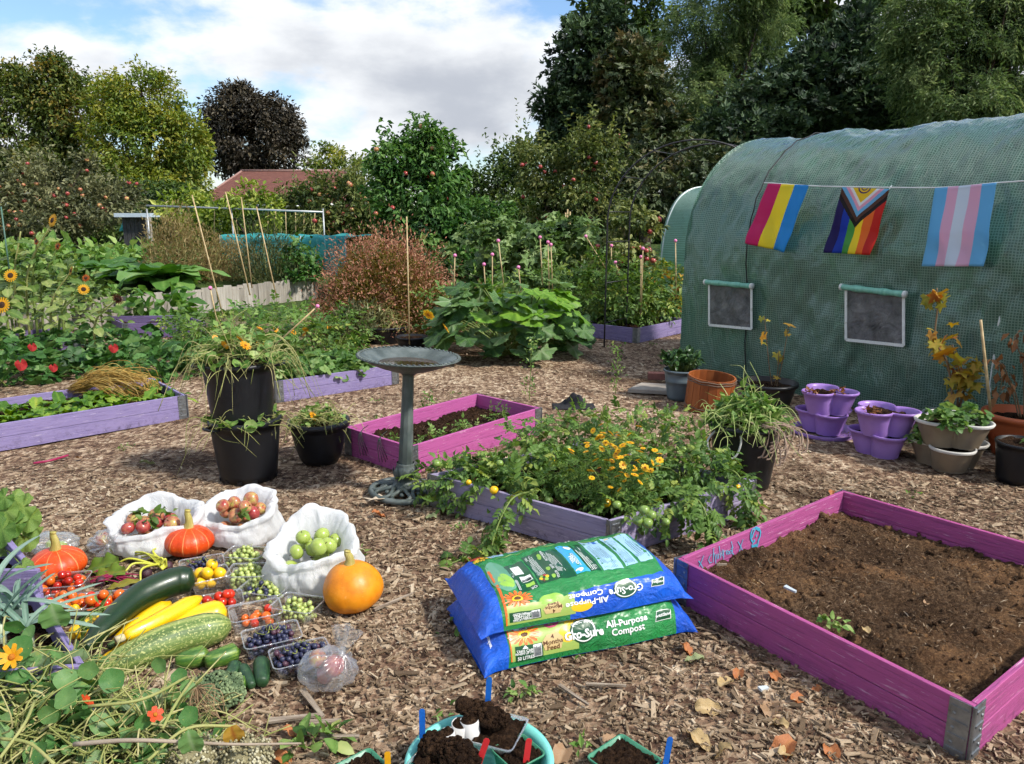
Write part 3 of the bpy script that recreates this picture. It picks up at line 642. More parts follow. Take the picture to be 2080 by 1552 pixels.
# second, small tunnel further off
def small_tunnel():
    t = thing('polytunnel', 'small mint green polytunnel behind the garden arch', 'polytunnel', (3.0, 16.0, .1))
    e = np.array([.52, -.85]); n = np.array([.85, .52]); W2, H2, L2_ = 1.25, 2.1, 3.2; base = np.array([2.93, 15.5])
    def f(u, v):
        a = v*math.pi; ac = W2*(1-np.sign(np.cos(a))*np.abs(np.cos(a))**.7); z = H2*np.sin(a)**.62
        t_ = u*L2_ - .0; return np.stack([base[0]+e[0]*t_*0+n[0]*ac+e[0]*t_, base[1]+e[1]*t_+n[1]*ac, z+.05], -1)
    f2 = lambda u, v: f(u, v)
    V, F, uv = gridsurf(24, 50, f2); mm = tunnelmat('mint_tunnel_film', .03, '6DB89A', '9AD2BB', 'A8D8C4'); par(MB().add(V, F, 0, None, uv*[3.2, 4.5]).build('cover', mm), t)
    sv = np.linspace(0, 1, 40)
    for uu in (0.0, 1.0):
        E0 = f(np.full(40, uu), sv); B0 = E0.copy(); B0[:, 2] = .05; par(MB().add(np.concatenate([B0, E0]), np.array([[i, i+1, 41+i, 40+i] for i in range(39)]), 0, None, np.concatenate([np.stack([sv*2.5, sv*0], -1), np.stack([sv*2.5, E0[:, 2]], -1)])).build('end_panel', mm), t)
    for uu in (.02, .5, .98): par(MB().add(*tube(f(np.full(30, uu), np.linspace(.01, .99, 30)), .018, 6)).build('hoop', steel), t)
    c = f(np.array([.3]), np.array([.13]))[0]; 
    wn_ = np.array([-n[0], -n[1], 0])*.03; q = np.array([[0, -.2, -.25], [0, .2, -.25], [0, .2, .25], [0, -.2, .25]]); ee = np.array([e[0], e[1], 0])
    Wp = c + wn_ + q[:, 1:2]*ee + q[:, 2:3]*np.array([0, 0, 1.0]); par(MB().add(np.concatenate([Wp, Wp-wn_*.4]), np.array([[0,1,2,3],[4,5,1,0],[5,6,2,1],[6,7,3,2],[7,4,0,3]])).build('window_flap', mat('mint_flap', ['86C4AA', 'A5D8C2'], rough=.4)), t)
small_tunnel()

# ================================================================== GARDEN ARCH, FENCE, POLES
blackm = mat('black_painted_steel', ['15161A', '2A2628'], scale=25, rough=.45, bumps=.1, dirt=('4A2A1A', .62))
def arch():
    t = thing('garden_arch', 'tall black metal garden arch with rungs beside the polytunnel', 'garden arch', (1.14, 9.37, 0))
    w = np.array([2.05, -.10]); dp = np.array([.34, .50]); R_ = 1.02; legs = 1.52
    def hoop(o):
        pts = [(0, 0)] + [(0, z) for z in np.linspace(.3, legs, 6)] + [(R_-R_*math.cos(a), legs+.93*math.sin(a)) for a in np.linspace(.12, math.pi-.12, 26)] + [(2*R_, z) for z in np.linspace(legs, 0, 6)]
        return np.array([(1.14+o[0]+w[0]/2.05*p_[0], 9.37+o[1]+w[1]/2.05*p_[0], p_[1]) for p_ in pts])
    H1, H2 = hoop((0, 0)), hoop(dp)
    for H_ in (H1, H2): par(MB().add(*tube(H_, .010, 8)).build('hoop', blackm), t)
    for k in (1, 3, 5, 7, 11, 15, 20, 25, 29, 33, 36):
        if k < len(H1): par(MB().add(*tube([H1[k], H2[k]], .007, 6)).build('rung', blackm), t)
arch()
greyw = mat('weathered_fence_wood', [(0, '6E675E'), (.5, '9C958A'), (1, 'C4BEB3')], scale=4, rough=.85, stretch=(8, 8, .6), bumps=.5, bscale=30, tint=.35, spec=.15)
fence = thing('low_fence', 'low weathered grey fence of overlapping upright boards below the rhubarb', 'fence', (FA[0], FA[1], 0))
Lf = np.linalg.norm(FB-FA); nb = int(Lf/.148)
for i in range(nb):
    c = FA + _fd*(i+.5)*.148; hh = .40+.012*math.sin(i*2.1)+rng.normal()*.008; V, F = box(.132, .016, hh, (0, 0, hh/2)); V[:, 1] += np.where(V[:, 0] > 0, -.014, .014)
    b = MB(); b.add(V, F, 0, rng.random()); ob = b.build('fence_board', greyw, fence, smooth=False); off_ = (.022 if i % 2 else -.004); ob.location = (c[0]-FA[0]+_fn[0]*off_, c[1]-FA[1]+_fn[1]*off_, 0); ob.rotation_euler = (rng.normal()*.03, rng.normal()*.03, math.atan2(_fd[1], _fd[0])-.10+rng.normal()*.05)
b = MB(); V, F = box(Lf, .05, .03, (Lf/2, .04, .36)); b.add(V, F, 0, .6); ob = b.build('rail', greyw, fence, smooth=False); ob.rotation_euler = (0, 0, math.atan2(_fd[1], _fd[0]))
# ================================================================== BIRD BATH
def birdbath():
    vm = mat('verdigris_resin', [(0, '2E3432'), (.45, '4A5350'), (1, '767D7A')], scale=9, rough=.5, bumps=.35, bscale=60, stretch=(1, 1, .5))
    b0 = G(822, 1004); t = thing('bird_bath', 'verdigris green pedestal bird bath holding a little water', 'bird bath', (b0.x, b0.y, .012), (0, math.radians(3.4), 0))
    # openwork foot: ring and scrolls
    ring = MB(); ring.add(*lathe([(.205, .0), (.212, .012), (.205, .026), (.19, .03), (.178, .022), (.176, .0)], 48)); ring.build('foot_ring', vm, t)
    sc_ = MB()
    for k in range(8):
        a = k*math.pi/4
        for sgn in (-1, 1):
            pts = [(.05, 0, .055), (.085, .008*sgn, .048), (.12, .035*sgn, .036), (.155, .052*sgn, .028), (.19, .035*sgn, .02)]
            V, F = tube(bez(pts, 5), np.linspace(.014, .010, 21), 7); sc_.add(xf(V, rotz(a)), F)
        V, F = ball(8, 5); sc_.add(xf(V, rotz(a), (.018, .014, .012), np.array([math.cos(a)*.125, math.sin(a)*.125, .03])), F)
    o = sc_.build('foot_scrollwork', vm, t, kind='stuff')
    V, F = lathe([(.075, .03), (.08, .05), (.066, .062), (.05, .068), (.046, .078), (.052, .085), (.064, .11), (.066, .13), (.056, .155), (.05, .17), (.053, .178), (.05, .185)], 28)
    MB().add(V, F).build('collar', vm, t)
    lf = MB()
    for k in range(8):
        a = k*math.pi/4; q = gridsurf(4, 6, lambda u, v: np.stack([(.058+.012*np.sin(v*2.6)+.004*(1-np.abs(u-.5)*2)), (u-.5)*.05*np.sin(np.clip(v*1.1, 0, 1)*math.pi)**.6, .09+v*.075], -1)); lf.add(xf(q[0], rotz(a)), q[1])
    lf.build('collar_leaves', vm, t, kind='stuff')
    V, F = lathe([(.042, .18), (.040, .3), (.035, .5), (.032, .70), (.046, .712), (.056, .72), (.05, .728)], 10); MB().add(V, F).build('column', vm, t, smooth=False)
    V, F = lathe([(.05, .722), (.10, .73), (.17, .752), (.23, .775), (.275, .80), (.292, .806), (.294, .812), (.268, .812), (.235, .795), (.18, .772), (.10, .752), (.001, .745)], 64)
    bw = MB().add(V, F).build('bowl', vm, t)
    bd = MB()
    for k in range(56):
        a = k*2*math.pi/56; V, F = ball(6, 4); V = xf(V, rotz(.6), (.014, .0075, .006)); bd.add(xf(V, rotz(a), 1, (math.cos(a)*.281, math.sin(a)*.281, .814)), F)
    bd.build('rope_rim', vm, bw, kind='stuff')
    wm, nt, out = nodes('bath_water'); b = N(nt, 'ShaderNodeBsdfPrincipled', {'Base Color': lin('3A2A1E'), 'Roughness': .05, 'Specular IOR Level': .5}); nt.links.new(b.outputs[0], out.inputs[0])
    V, F = lathe([(.001, .772), (.17, .772)], 40); MB().add(V, F).build('water', wm, t)
birdbath()
pap = mat('torn_cardboard', ['A89680', 'CBBBA4'], rough=.9)
def scrap(px, py, s, label, name, m_, cat, rot=0, z=.03):
    c = G(px, py, z); V, F, uv = gridsurf(8, 8, lambda u, v: np.stack([(u-.5)*1.6+.2*np.sin(v*5), (v-.5)+.13*np.sin(u*7+1), .12*np.sin(u*4+v*3)+.05*np.cos(v*8)], -1)*s)
    o = MB().add(xf(V, rotz(rot)), F, 0, None, uv).build(name, m_); o.location = c; tag(o, label, cat); md = o.modifiers.new('thick', 'SOLIDIFY'); md.thickness = .003; return o
scrap(762, 1012, .07, 'torn pale cardboard scrap lying on the bird bath foot', 'cardboard_scrap', pap, 'cardboard', .6, .045)

# ================================================================== POTS AND BUCKETS
blk = mat('black_plastic', ['0F1013', '1C1D21'], scale=12, rough=.42, bumps=.08, bscale=90, dirt=('2E2A26', .64))
def lathe_pot(name, label, cat, base, r0, r1, h, m_, rim=.012, rimh=.03, soil=SOIL, soil_z=.82, n=40, group=None, bulge=0.0, rings=(), rimm=None, z=0.0, feet=False):
    t = thing(name, label, cat, (base[0], base[1], z), group=group); pr = []
    for k in np.linspace(0, 1, 9): pr.append((r0+(r1-r0)*(k**(1-bulge)), h*k*(1-rimh/h)))
    for rz in rings: pr.append((r0+(r1-r0)*rz+.004, h*rz-.008)); pr.append((r0+(r1-r0)*rz+.004, h*rz+.008))
    pr.sort(key=lambda q: q[1])
    body = [(.001, .0)] + pr; hz = h-rimh
    rimp = [(r1, hz), (r1+rim, hz), (r1+rim+.003, hz+rimh*.6), (r1+rim-.002, h), (r1-.004, h), (r1-.006, hz)]
    inner = [(r1-.006, hz)] + [(r0+(r1-r0)*(k**(1-bulge))-.006, h*k*(1-rimh/h)) for k in np.linspace(1, .35, 6)]
    V, F = lathe(body+inner[::1] if rimm else body+rimp[1:]+inner, n); ob = MB().add(V, F).build('pot_wall', m_, t)
    if rimm: V, F = lathe(rimp, n); MB().add(V, F).build('rim', rimm, t)
    if soil is not None:
        rs = r0+(r1-r0)*(soil_z**(1-bulge))-.004; V, F = lathe([(rs*k, h*soil_z+.012*(1-k)) for k in (1, .8, .6, .4, .2, .01)], 28); V[:, 2] += rng.normal(size=len(V))*.006; MB().add(V, F).build('soil', soil, t)
    if feet:
        b = MB()
        for k in range(12):
            a = k*math.pi/6; V, F = box(.004, .03, .018, (0, 0, .010)); b.add(xf(V, rotz(a), 1, (math.cos(a)*(r0+.003), math.sin(a)*(r0+.003), 0)), F)
        b.build('foot_lugs', m_, t, smooth=False, kind='stuff')
    return t
def loop_handle(t, r, z, a, m_, w=.10, out_=.045):
    c = np.array([math.cos(a), math.sin(a)]); s = np.array([-c[1], c[0]])
    pts = [(*(c*r - s*w/2), z), (*(c*(r+out_) - s*w/2.4), z+.006), (*(c*(r+out_) + s*w/2.4), z+.006), (*(c*r + s*w/2), z)]
    MB().add(*tube(bez(pts, 5), .008, 7)).build('handle', m_, t)
bk1 = G(503, 970); b1 = (bk1.x, bk1.y+.03)
pot1 = lathe_pot('bucket', 'tall black plastic bucket standing on the chips, under another bucket', 'bucket', b1, .170, .208, .385, blk, .010, .04, soil_z=.80, feet=True)
loop_handle(pot1, .212, .35, -2.2, blk); loop_handle(pot1, .212, .35, .94, blk)
pot2 = lathe_pot('bucket', 'black plastic bucket of weeds stacked on top of another bucket', 'bucket', (b1[0]-.015, b1[1]+.01), .175, .212, .40, blk, .012, .03, soil_z=.9, z=.335)
loop_handle(pot2, .216, .37, 0.2, blk); loop_handle(pot2, .216, .37, 3.3, blk)
b3 = G(650, 938); pot3 = lathe_pot('plant_pot', 'round bellied black pot of pulled weeds left of the pink bed', 'pot', (b3.x, b3.y+.02), .115, .185, .285, blk, .016, .04, soil_z=.85, bulge=.35)
b4 = G(1500, 985); pot4 = lathe_pot('bucket', 'black bucket heaped with weeds between the tomato bed and the tunnel', 'bucket', (b4.x+.02, b4.y+.0), .155, .205, .40, blk, .012, .035, soil_z=.9)
whitec = flat('white_rope', 'C9C7C0', .7)
c4 = np.array([b4.x+.02, b4.y]); MB().add(*tube(bez([(-.19, -.05, .36), (-.25, -.10, .30), (-.22, -.16, .23), (-.12, -.20, .235), (-.08, -.19, .33), (-.10, -.17, .40)], 6), .006, 6)).build('rope_handle', whitec, pot4)
g5 = G(782, 700); pot5 = lathe_pot('plant_pot', 'wide black tub with a dried plant behind the bird bath', 'pot', (g5.x, g5.y+.15), .20, .26, .22, blk, .015, .03)
g6 = G(835, 712); pot6 = lathe_pot('plant_pot', 'low black pot between the bird bath bowl and the courgette leaves', 'pot', (g6.x, g6.y+.1), .14, .19, .16, blk, .012, .03)
gry = mat('grey_blue_plastic', ['4E5A60', '66747A'], scale=10, rough=.4, bumps=.05)
g7 = G(1387, 815); pot7 = lathe_pot('plant_pot', 'blue grey plastic pot with a jade plant at the tunnel corner', 'pot', (g7.x, g7.y+.1), .115, .15, .27, gry, .008, .02, rings=(.62, .66))
# stave planter
wd = mat('varnished_stave', [(0, '5A2E16'), (.5, '8A4A22'), (1, 'A86432')], scale=5, rough=.5, stretch=(6, 6, .5), bumps=.3, tint=.4)
g8 = G(1440, 838); t8 = thing('stave_planter', 'leaning round wooden stave planter tied with wire', 'planter', (g8.x+.02, g8.y+.12, .0), (.07, .06, 0))
for k in range(18):
    a = k*math.pi/9; V, F = box(.014, .066, .29, (0, 0, .145)); V[:, 1] *= np.where(V[:, 2] > .1, 1, .93); V = xf(V, rotz(a), 1, (math.cos(a)*.186, math.sin(a)*.186, 0)); MB().add(V, F, 0, rng.random()).build('stave', wd, t8, smooth=False)
for zz_ in (.04, .255, .275): MB().add(*tube([(math.cos(a)*.197, math.sin(a)*.197, zz_+.003*math.sin(a*9)) for a in np.linspace(0, 6.29, 40)], .005, 6)).build('wire_band', mat('rusty_wire', ['4A372C', '7A6656'], rough=.7), t8)
V, F = lathe([(.178*k, .17+.02*(1-k)) for k in (1, .7, .4, .01)], 24); MB().add(V, F).build('soil', SOIL, t8)
g9 = G(1570, 842); pot9 = lathe_pot('plant_pot', 'wide black pot with a yellowing currant bush before the tunnel', 'pot', (g9.x, g9.y+.17), .17, .225, .24, blk, .018, .03)
# clover-shaped stacking planters
lil = mat('lilac_plastic', ['8C68B2', 'A884C8'], scale=7, rough=.35, bumps=.04, dirt=('6A5068', .66)); tan = mat('tan_plastic', ['6E6150', '8A7C68'], scale=8, rough=.5, bumps=.05); whr = mat('offwhite_rim', ['B5B2AA', 'CFCCC4'], rough=.45); grym = mat('grey_rim_plastic', ['7E8386', '9BA0A2'], rough=.45, scale=8)
def clover(u, lobes, v, top=1.0):
    'outline radius for angle u and height v'
    k = np.abs(np.cos(lobes*u/2))**.85; return (.44+.10*v) + (.30+.18*v)*k
def tier(t, m_, R_, H_, lobes, rot, z, rimm=None, soil=True):
    n = 72; a = np.arange(n)*2*math.pi/n; V = []; zs = [0, .02, .3, .6, .86]
    rows = [(clover(a, lobes, .02), 0)] + [(clover(a, lobes, k), k*H_) for k in zs]
    top = clover(a, lobes, 1.0); rows += [(clover(a, lobes, .9)+.045, .88*H_), (top+.05, H_*.97), (top+.03, H_), (top-.015, H_), (clover(a, lobes, .9)-.02, .88*H_), (clover(a, lobes, .7)-.03, .7*H_)]
    for r_, z_ in rows: V.append(np.stack([r_*np.cos(a)*R_, r_*np.sin(a)*R_, np.full(n, z_)], -1))
    b = link('planter_tier', None, t, (0, 0, z), (0, 0, rot))
    F = ringfaces(n, len(rows))
    if rimm is None: MB().add(np.concatenate(V), F).build('tier_wall', m_, b)
    else:
        MB().add(np.concatenate(V[:6]), ringfaces(n, 6)).build('tier_wall', m_, b); MB().add(np.concatenate(V[6:]), ringfaces(n, len(V)-6)).build('rim', rimm, b)
    q = clover(a, lobes, .78)-.02; W = np.concatenate([np.stack([q*k*np.cos(a)*R_, q*k*np.sin(a)*R_, np.full(n, .76*H_)+rng.normal(size=n)*.004+.008*(1-k)], -1) for k in (1, .75, .5, .25, .02)]); MB().add(W, ringfaces(n, 5)).build('soil', SOIL, b)
    return b
def saucer(t, m_, r, h): V, F = lathe([(.01, .004), (r*.9, .004), (r, h), (r+.008, h), (r*.93, 0)], 60); MB().add(V, F).build('saucer', m_, t)
g = G(1680, 886); t = thing('stacking_planter', 'two-tier lilac stacking planter standing in its saucer', 'planter', (g.x, g.y+.06, .005), group='lilac stacking planters')
saucer(t, lil, .235, .035); tier(t, lil, .205, .16, 3, .5, .02); tier(t, lil, .205, .17, 3, .5+math.pi/3, .165)
g = G(1795, 925); t = thing('stacking_planter', 'two-tier lilac stacking planter without a saucer, beside the tan pots', 'planter', (g.x, g.y+.06, .0), group='lilac stacking planters')
tier(t, lil, .205, .16, 3, -math.pi/2+.0, .0); tier(t, lil, .215, .17, 3, -math.pi/2+math.pi/3, .145)
g = G(1940, 955); t = thing('stacking_planter', 'two-tier tan stacking planter with white rims and strawberry plants', 'planter', (g.x, g.y+.10, 0))
tier(t, tan, .24, .16, 3, -math.pi/2-.35, .0, whr); tier(t, tan, .23, .17, 3, -math.pi/2-.35+math.pi/3, .15, whr)
g = G(1938, 842, .22); pot10 = lathe_pot('plant_pot', 'grey rimmed black pot with a leafy vine behind the tan planter', 'pot', (g.x, g.y), .15, .195, .22, blk, .012, .03, rimm=grym)
ter = mat('terracotta_plastic', ['9A4A26', 'B9623A'], scale=8, rough=.45, bumps=.04)
g = G(2078, 838, .30); pot11 = lathe_pot('plant_pot', 'big terracotta coloured pot with a withered plant at the frame edge', 'pot', (g.x, g.y), .15, .225, .30, ter, .016, .04, rings=(.55,))
g = G(2075, 985); pot12 = lathe_pot('plant_pot', 'small black pot of seedlings below the terracotta coloured pot', 'pot', (g.x+.03, g.y+.08), .12, .145, .25, blk, .004, .02, soil_z=.95)
# brick, stone slab and black fabric by the tunnel corner
slab = mat('concrete_slab', ['8C8378', 'ABA296'], rough=.9); V, F = box(.42, .30, .04, (0, 0, .02), .006); V[:, 0] += V[:, 1]*.3; g = G(1335, 795); o = MB().add(V, F).build('stone_slab', slab, smooth=False); o.location = (g.x, g.y, .005); o.rotation_euler = (0, 0, -.25); tag(o, 'pale flat stone slab at the corner of the polytunnel', 'slab', kind='thing')
brk = mat('dark_red_brick', ['3E2523', '6B4540'], scale=20, rough=.9, bumps=.4); V, F = box(.215, .10, .065, (0, 0, .0325), .004); g = G(1340, 782); o = MB().add(V, F).build('brick', brk, smooth=False); o.location = (g.x, g.y+.05, .047); o.rotation_euler = (0, 0, -.1); tag(o, 'single dark red brick lying on the stone slab', 'brick')
fab = mat('black_landscape_fabric', ['0D0D0F', '26262A'], scale=30, rough=.8); g = G(1165, 828)
V, F, uv = gridsurf(26, 20, lambda u, v: np.stack([(u-.5)*.36, (v-.5)*.22, np.maximum(0, .10*np.sin(u*math.pi)**1.5*np.sin(v*math.pi)*(.6+.5*np.sin(u*9+v*5)))+.02*np.sin(u*17)*np.sin(v*13)*np.sin(u*3.14)*np.sin(v*3.14)+.012], -1))
o = MB().add(V, F).build('landscape_fabric', fab); o.location = g; tag(o, 'crumpled black fabric scrap on the path behind the tomato bed', 'fabric'); md = o.modifiers.new('thick', 'SOLIDIFY'); md.thickness = .002
# ================================================================== HARVEST ON THE GROUND
def clearplastic(name, amt=.80, white=.10, rough=.08, tintc=(.96, .97, .97, 1), bs=.5):
    if name in _mats: return _mats[name]
    m, nt, out = nodes(name); v = objvec(nt)
    g = N(nt, 'ShaderNodeBsdfGlossy', {0: (1, 1, 1, 1), 'Roughness': rough}); tp = N(nt, 'ShaderNodeBsdfTransparent', {0: tintc})
    nb = bump(nt, noise(nt, v, 30, 4), bs, .01); nt.links.new(nb, g.inputs['Normal'])
    lw = nt.nodes.new('ShaderNodeLayerWeight'); lw.inputs[0].default_value = .35
    f = mth(nt, 'ADD', mth(nt, 'MULTIPLY', lw.outputs['Facing'], .45), 1-amt-white, True)
    ms = N(nt, 'ShaderNodeMixShader', {0: f, 1: tp.outputs[0], 2: g.outputs[0]})
    df = N(nt, 'ShaderNodeBsdfDiffuse', {0: (.85, .87, .9, 1)}); tr = N(nt, 'ShaderNodeBsdfTranslucent', {0: (.85, .87, .9, 1)}); dd = N(nt, 'ShaderNodeMixShader', {0: .5, 1: df.outputs[0], 2: tr.outputs[0]})
    m2 = N(nt, 'ShaderNodeMixShader', {0: white, 1: ms.outputs[0], 2: dd.outputs[0]})
    nt.links.new(m2.outputs[0], out.inputs[0]); _mats[name] = m; return m
PET = clearplastic('clear_tray_plastic', .88, .04, .06); FILM = clearplastic('thin_clear_bag', .78, .17, .22, bs=.15); RIMP = clearplastic('tray_rim_plastic', .55, .22, .1)
def rrect(lx, ly, r, n=6):
    P = []
    for cx_, cy_, a0 in ((lx/2-r, ly/2-r, 0), (-lx/2+r, ly/2-r, 90), (-lx/2+r, -ly/2+r, 180), (lx/2-r, -ly/2+r, 270)):
        for a in np.linspace(0, 90, n): P.append((cx_+r*math.cos(math.radians(a0+a)), cy_+r*math.sin(math.radians(a0+a))))
    return np.array(P)
def tray_mesh(lx, ly, h):
    rows = []; 
    for k, (z, s, w) in enumerate([(0, .80, 0), (.003, .84, 0), (h*.5, .90, 0), (h*.9, .95, 0)]):
        q = rrect(lx*s, ly*s, .018); rows.append(np.column_stack([q, np.full(len(q), z)]))
    n = len(rows[0]); a = MB(); V = np.concatenate(rows); a.add(V, [ringfaces(n, len(rows)), np.array([list(range(n))[::-1]])])
    rim = []
    for (z, s) in ((h*.88, .945), (h*.97, .955), (h, .97), (h, 1.0), (h-.004, 1.0)):
        q = rrect(lx*s, ly*s, .02); zz_ = np.full(len(q), z) + .004*np.cos(q[:, 0]/lx*6.28)*np.cos(q[:, 1]/ly*6.28); rim.append(np.column_stack([q, zz_]))
    b = MB(); b.add(np.concatenate(rim), ringfaces(n, len(rim)))
    ribs = MB()
    q0, q1 = rrect(lx*.81, ly*.81, .018, 6), rrect(lx*.93, ly*.93, .018, 6)
    for i in range(0, len(q0)):
        for f in (0, .33, .66):
            p0 = q0[i]*(1-f)+q0[(i+1) % len(q0)]*f; p1 = q1[i]*(1-f)+q1[(i+1) % len(q1)]*f; d_ = nrm(np.array([-p1[1], p1[0]]))*.0012
            ribs.add(np.array([[*(p0*1.006-d_), .006], [*(p0*1.006+d_), .006], [*(p1*1.006+d_), h*.8], [*(p1*1.006-d_), h*.8]]), np.array([[0, 1, 2, 3]]))
    return a.mesh('tray_wall', PET), b.mesh('tray_rim', RIMP), ribs.mesh('tray_ribs', RIMP)
_tr = {}
def tray(px, py, rot, label, lx=.20, ly=.145, h=.062, z=.012, tilt=(0, 0)):
    if (lx, ly, h) not in _tr: _tr[(lx, ly, h)] = tray_mesh(lx, ly, h)
    g = G(px, py, z); t = thing('fruit_tray', label, 'tray', g, (tilt[0], tilt[1], rot), 'clear plastic trays of the harvest')
    for nm, me in zip(('tray_wall', 'tray_rim', 'tray_ribs'), _tr[(lx, ly, h)]):
        o = link(nm, me, t)
        if nm == 'tray_ribs': o['kind'] = 'stuff'
    return t, g, rot, lx, ly, h
def pack(n, r, lx, ly, z0=.004, zmax=9, mound=0.0, region=None, seed=1):
    'settle n balls of radius r one by one'
    rg = np.random.default_rng(seed); P = []; R_ = []
    for i in range(n):
        best = None; ri = r*rg.uniform(.86, 1.12)
        for k in range(26):
            x = rg.uniform(-1, 1)*(lx/2-ri-.006); y = rg.uniform(-1, 1)*(ly/2-ri-.006)
            if region and not (region[0]*lx <= x <= region[1]*lx and region[2]*ly <= y <= region[3]*ly): continue
            z = z0+ri
            for (q, rq) in zip(P, R_):
                d2 = (q[0]-x)**2+(q[1]-y)**2; s = (ri+rq)*.95
                if d2 < s*s: z = max(z, q[2]+math.sqrt(s*s-d2))
            sc0 = z + mound*math.hypot(x/lx, y/ly)*2
            if best is None or sc0 < best[0]: best = (sc0, x, y, z)
        if best and best[3] < zmax: P.append(best[1:]); R_.append(ri)
    return np.array(P), np.array(R_)
def fruitmat(name, stops, scale=10, rough=.25, **k): return mat(name, stops, scale=scale, rough=rough, bumps=k.pop('bumps', .03), coat=k.pop('coat', .25), spec=.5, **k)
def oval(sx, sy, sz, n=16, m=12, dimple=.12, lobes=0, name='fruit', m_=None, amp=.03):
    V, F = ball(n, m); a = np.arctan2(V[:, 1], V[:, 0]); r = np.hypot(V[:, 0], V[:, 1])
    z = V[:, 2] - np.sign(V[:, 2])*dimple*np.exp(-(r/.33)**2)
    W = np.stack([V[:, 0], V[:, 1], z], -1)*[sx, sy, sz]
    if lobes: W[:, :2] *= (1+amp*np.cos(a*lobes))[:, None]
    return MB().add(W, F, 0, .5).mesh(name, m_)
calm = leafmat('calyx_green', ['4A5A2A', '6E7A38'], transl=.1)
cal = MB()
for k in range(5):
    a = k*1.2566; cal.add(np.array([[0, -.10, 1.0], [.35, -.06, 1.06], [.75, 0, .86], [.35, .06, 1.06], [0, .10, 1.0]])@rotz(a).T, np.array([[0, 1, 3, 4]])).add(np.array([[.35, -.06, 1.06], [.75, 0, .86], [.35, .06, 1.06]])@rotz(a).T, np.array([[0, 1, 2]]))
cal.add(*tube([(0, 0, .95), (.05, 0, 1.25)], .05, 5)); CAL = cal.mesh('calyx', calm)
TOMM = {k: fruitmat('tomato_'+k, c) for k, c in dict(red=['B51E0C', 'D63A16'], orange=['C74A10', 'DE7420'], yellow=['DCA50C', 'F0C420'], deep=['8E160C', 'C02A14'], green=['5E7A34', '8FA850']).items()}
TOM = {k: oval(1, 1, .92, dimple=.06, name='tomato', m_=m_) for k, m_ in TOMM.items()}
def tomatoes(T, n, r, kinds, label, seed, mound=.02, zmax=9, region=None, cal_p=.35, word='tomato', squash=1):
    t, g, rot, lx, ly, h = T; rg = np.random.default_rng(seed); P, R_ = pack(n, r, lx*.92, ly*.92, .005, zmax, mound, region, seed)
    R = rotz(rot)
    for p, rr_ in zip(P, R_):
        k = kinds[rg.integers(len(kinds))]; w = Vector(R@p) + g
        o = link(word, TOM[k], None, w, (rg.normal()*.7, rg.normal()*.7, rg.random()*6), (rr_, rr_, rr_*squash)); tag(o, label, word, label[:60])
        if rg.random() < cal_p: link('calyx', CAL, o)
T1 = tray(131, 1205, .18, 'clear tray of orange tomatoes against the red squash in the corner')
tomatoes(T1, 24, .0185, ['orange', 'orange', 'deep', 'red'], 'orange cherry tomato in the tray touching the red squash', 1)
T2 = tray(135, 1252, .10, 'clear tray of red and yellow tomatoes beside the leek bed')
tomatoes(T2, 26, .0185, ['orange', 'red', 'yellow', 'orange'], 'red or yellow cherry tomato in the tray beside the leek bed', 2)
T3 = tray(217, 1246, .2, 'clear tray of orange tomatoes tucked behind the dark marrow')
tomatoes(T3, 19, .021, ['orange', 'orange', 'red'], 'orange tomato in the tray tucked behind the dark marrow', 3)
T5 = tray(428, 1196, .55, 'clear tray of large yellow tomatoes', .165, .13, .07)
tomatoes(T5, 15, .0265, ['yellow'], 'large yellow tomato in a clear tray', 5, zmax=.115, cal_p=.1)
T9 = tray(448, 1244, .42, 'clear tray heaped with glossy red tomatoes', .185, .135, .055)
tomatoes(T9, 24, .0205, ['red', 'red', 'deep', 'red', 'orange'], 'glossy red tomato in the heaped tray', 9, .06, .09, cal_p=.15)
T10 = tray(521, 1268, .42, 'nearly empty clear tray with a few orange tomatoes')
tomatoes(T10, 8, .0185, ['orange', 'red', 'orange'], 'orange tomato in the nearly empty tray', 10, region=(-.25, .45, -.45, .3))
# grapes
GRM = {'green': fruitmat('green_grape', ['98A852', 'BCC87C'], scale=6, rough=.3, sss=.15, tint=.0), 'blue': fruitmat('blue_grape', ['12142A', '2A2D48', '4A4C66'], scale=5, rough=.45, coat=.05), 'plum': fruitmat('plum_grape', ['3A2230', '5A3A48'], scale=5, rough=.45, coat=.05)}
GR = {k: oval(1, 1, 1.06, 10, 8, .02, name='grape', m_=m_) for k, m_ in GRM.items()}
stemm = mat('grape_stalk', ['6A7030', '98A050'], rough=.6)
def grapes(T, n, r, kinds, label, seed, region=None, mound=.05, z=0.0):
    t, g, rot, lx, ly, h = T; rg = np.random.default_rng(seed); P, R_ = pack(n, r, lx*.95, ly*.95, .004, 9, mound, region, seed)
    b = thing('grape_bunch', label, 'grapes', g, (0, 0, rot), 'bunches of grapes in clear trays')
    for p, rr_ in zip(P, R_): link('grape', GR[kinds[rg.integers(len(kinds))]], b, p, (rg.random()*3, rg.random()*3, 0), rr_)
    top = P[np.argsort(P[:, 2])[-14:]]; sm = MB(); top = top[np.argsort(top[:, 0])]
    sm.add(*tube(bez(top[::3]+[0, 0, r*.9], 4), .0018, 5))
    for q in top: sm.add(*tube([q+[0, 0, r*.8], q+[rg.normal()*.008, rg.normal()*.008, r*1.7]], .0012, 4))
    sm.build('stalk', stemm, b)
T4 = tray(412, 1166, .42, 'clear tray of dark grapes touching the red squash before the white bags', .19, .135, .055)
grapes(T4, 100, .0095, ['blue', 'blue', 'blue', 'plum'], 'dark blue grapes heaped beside the red squash', 4, mound=.05)
T6 = tray(500, 1146, -.12, 'clear tray of green grapes nearest the middle white bag', .18, .13, .06)
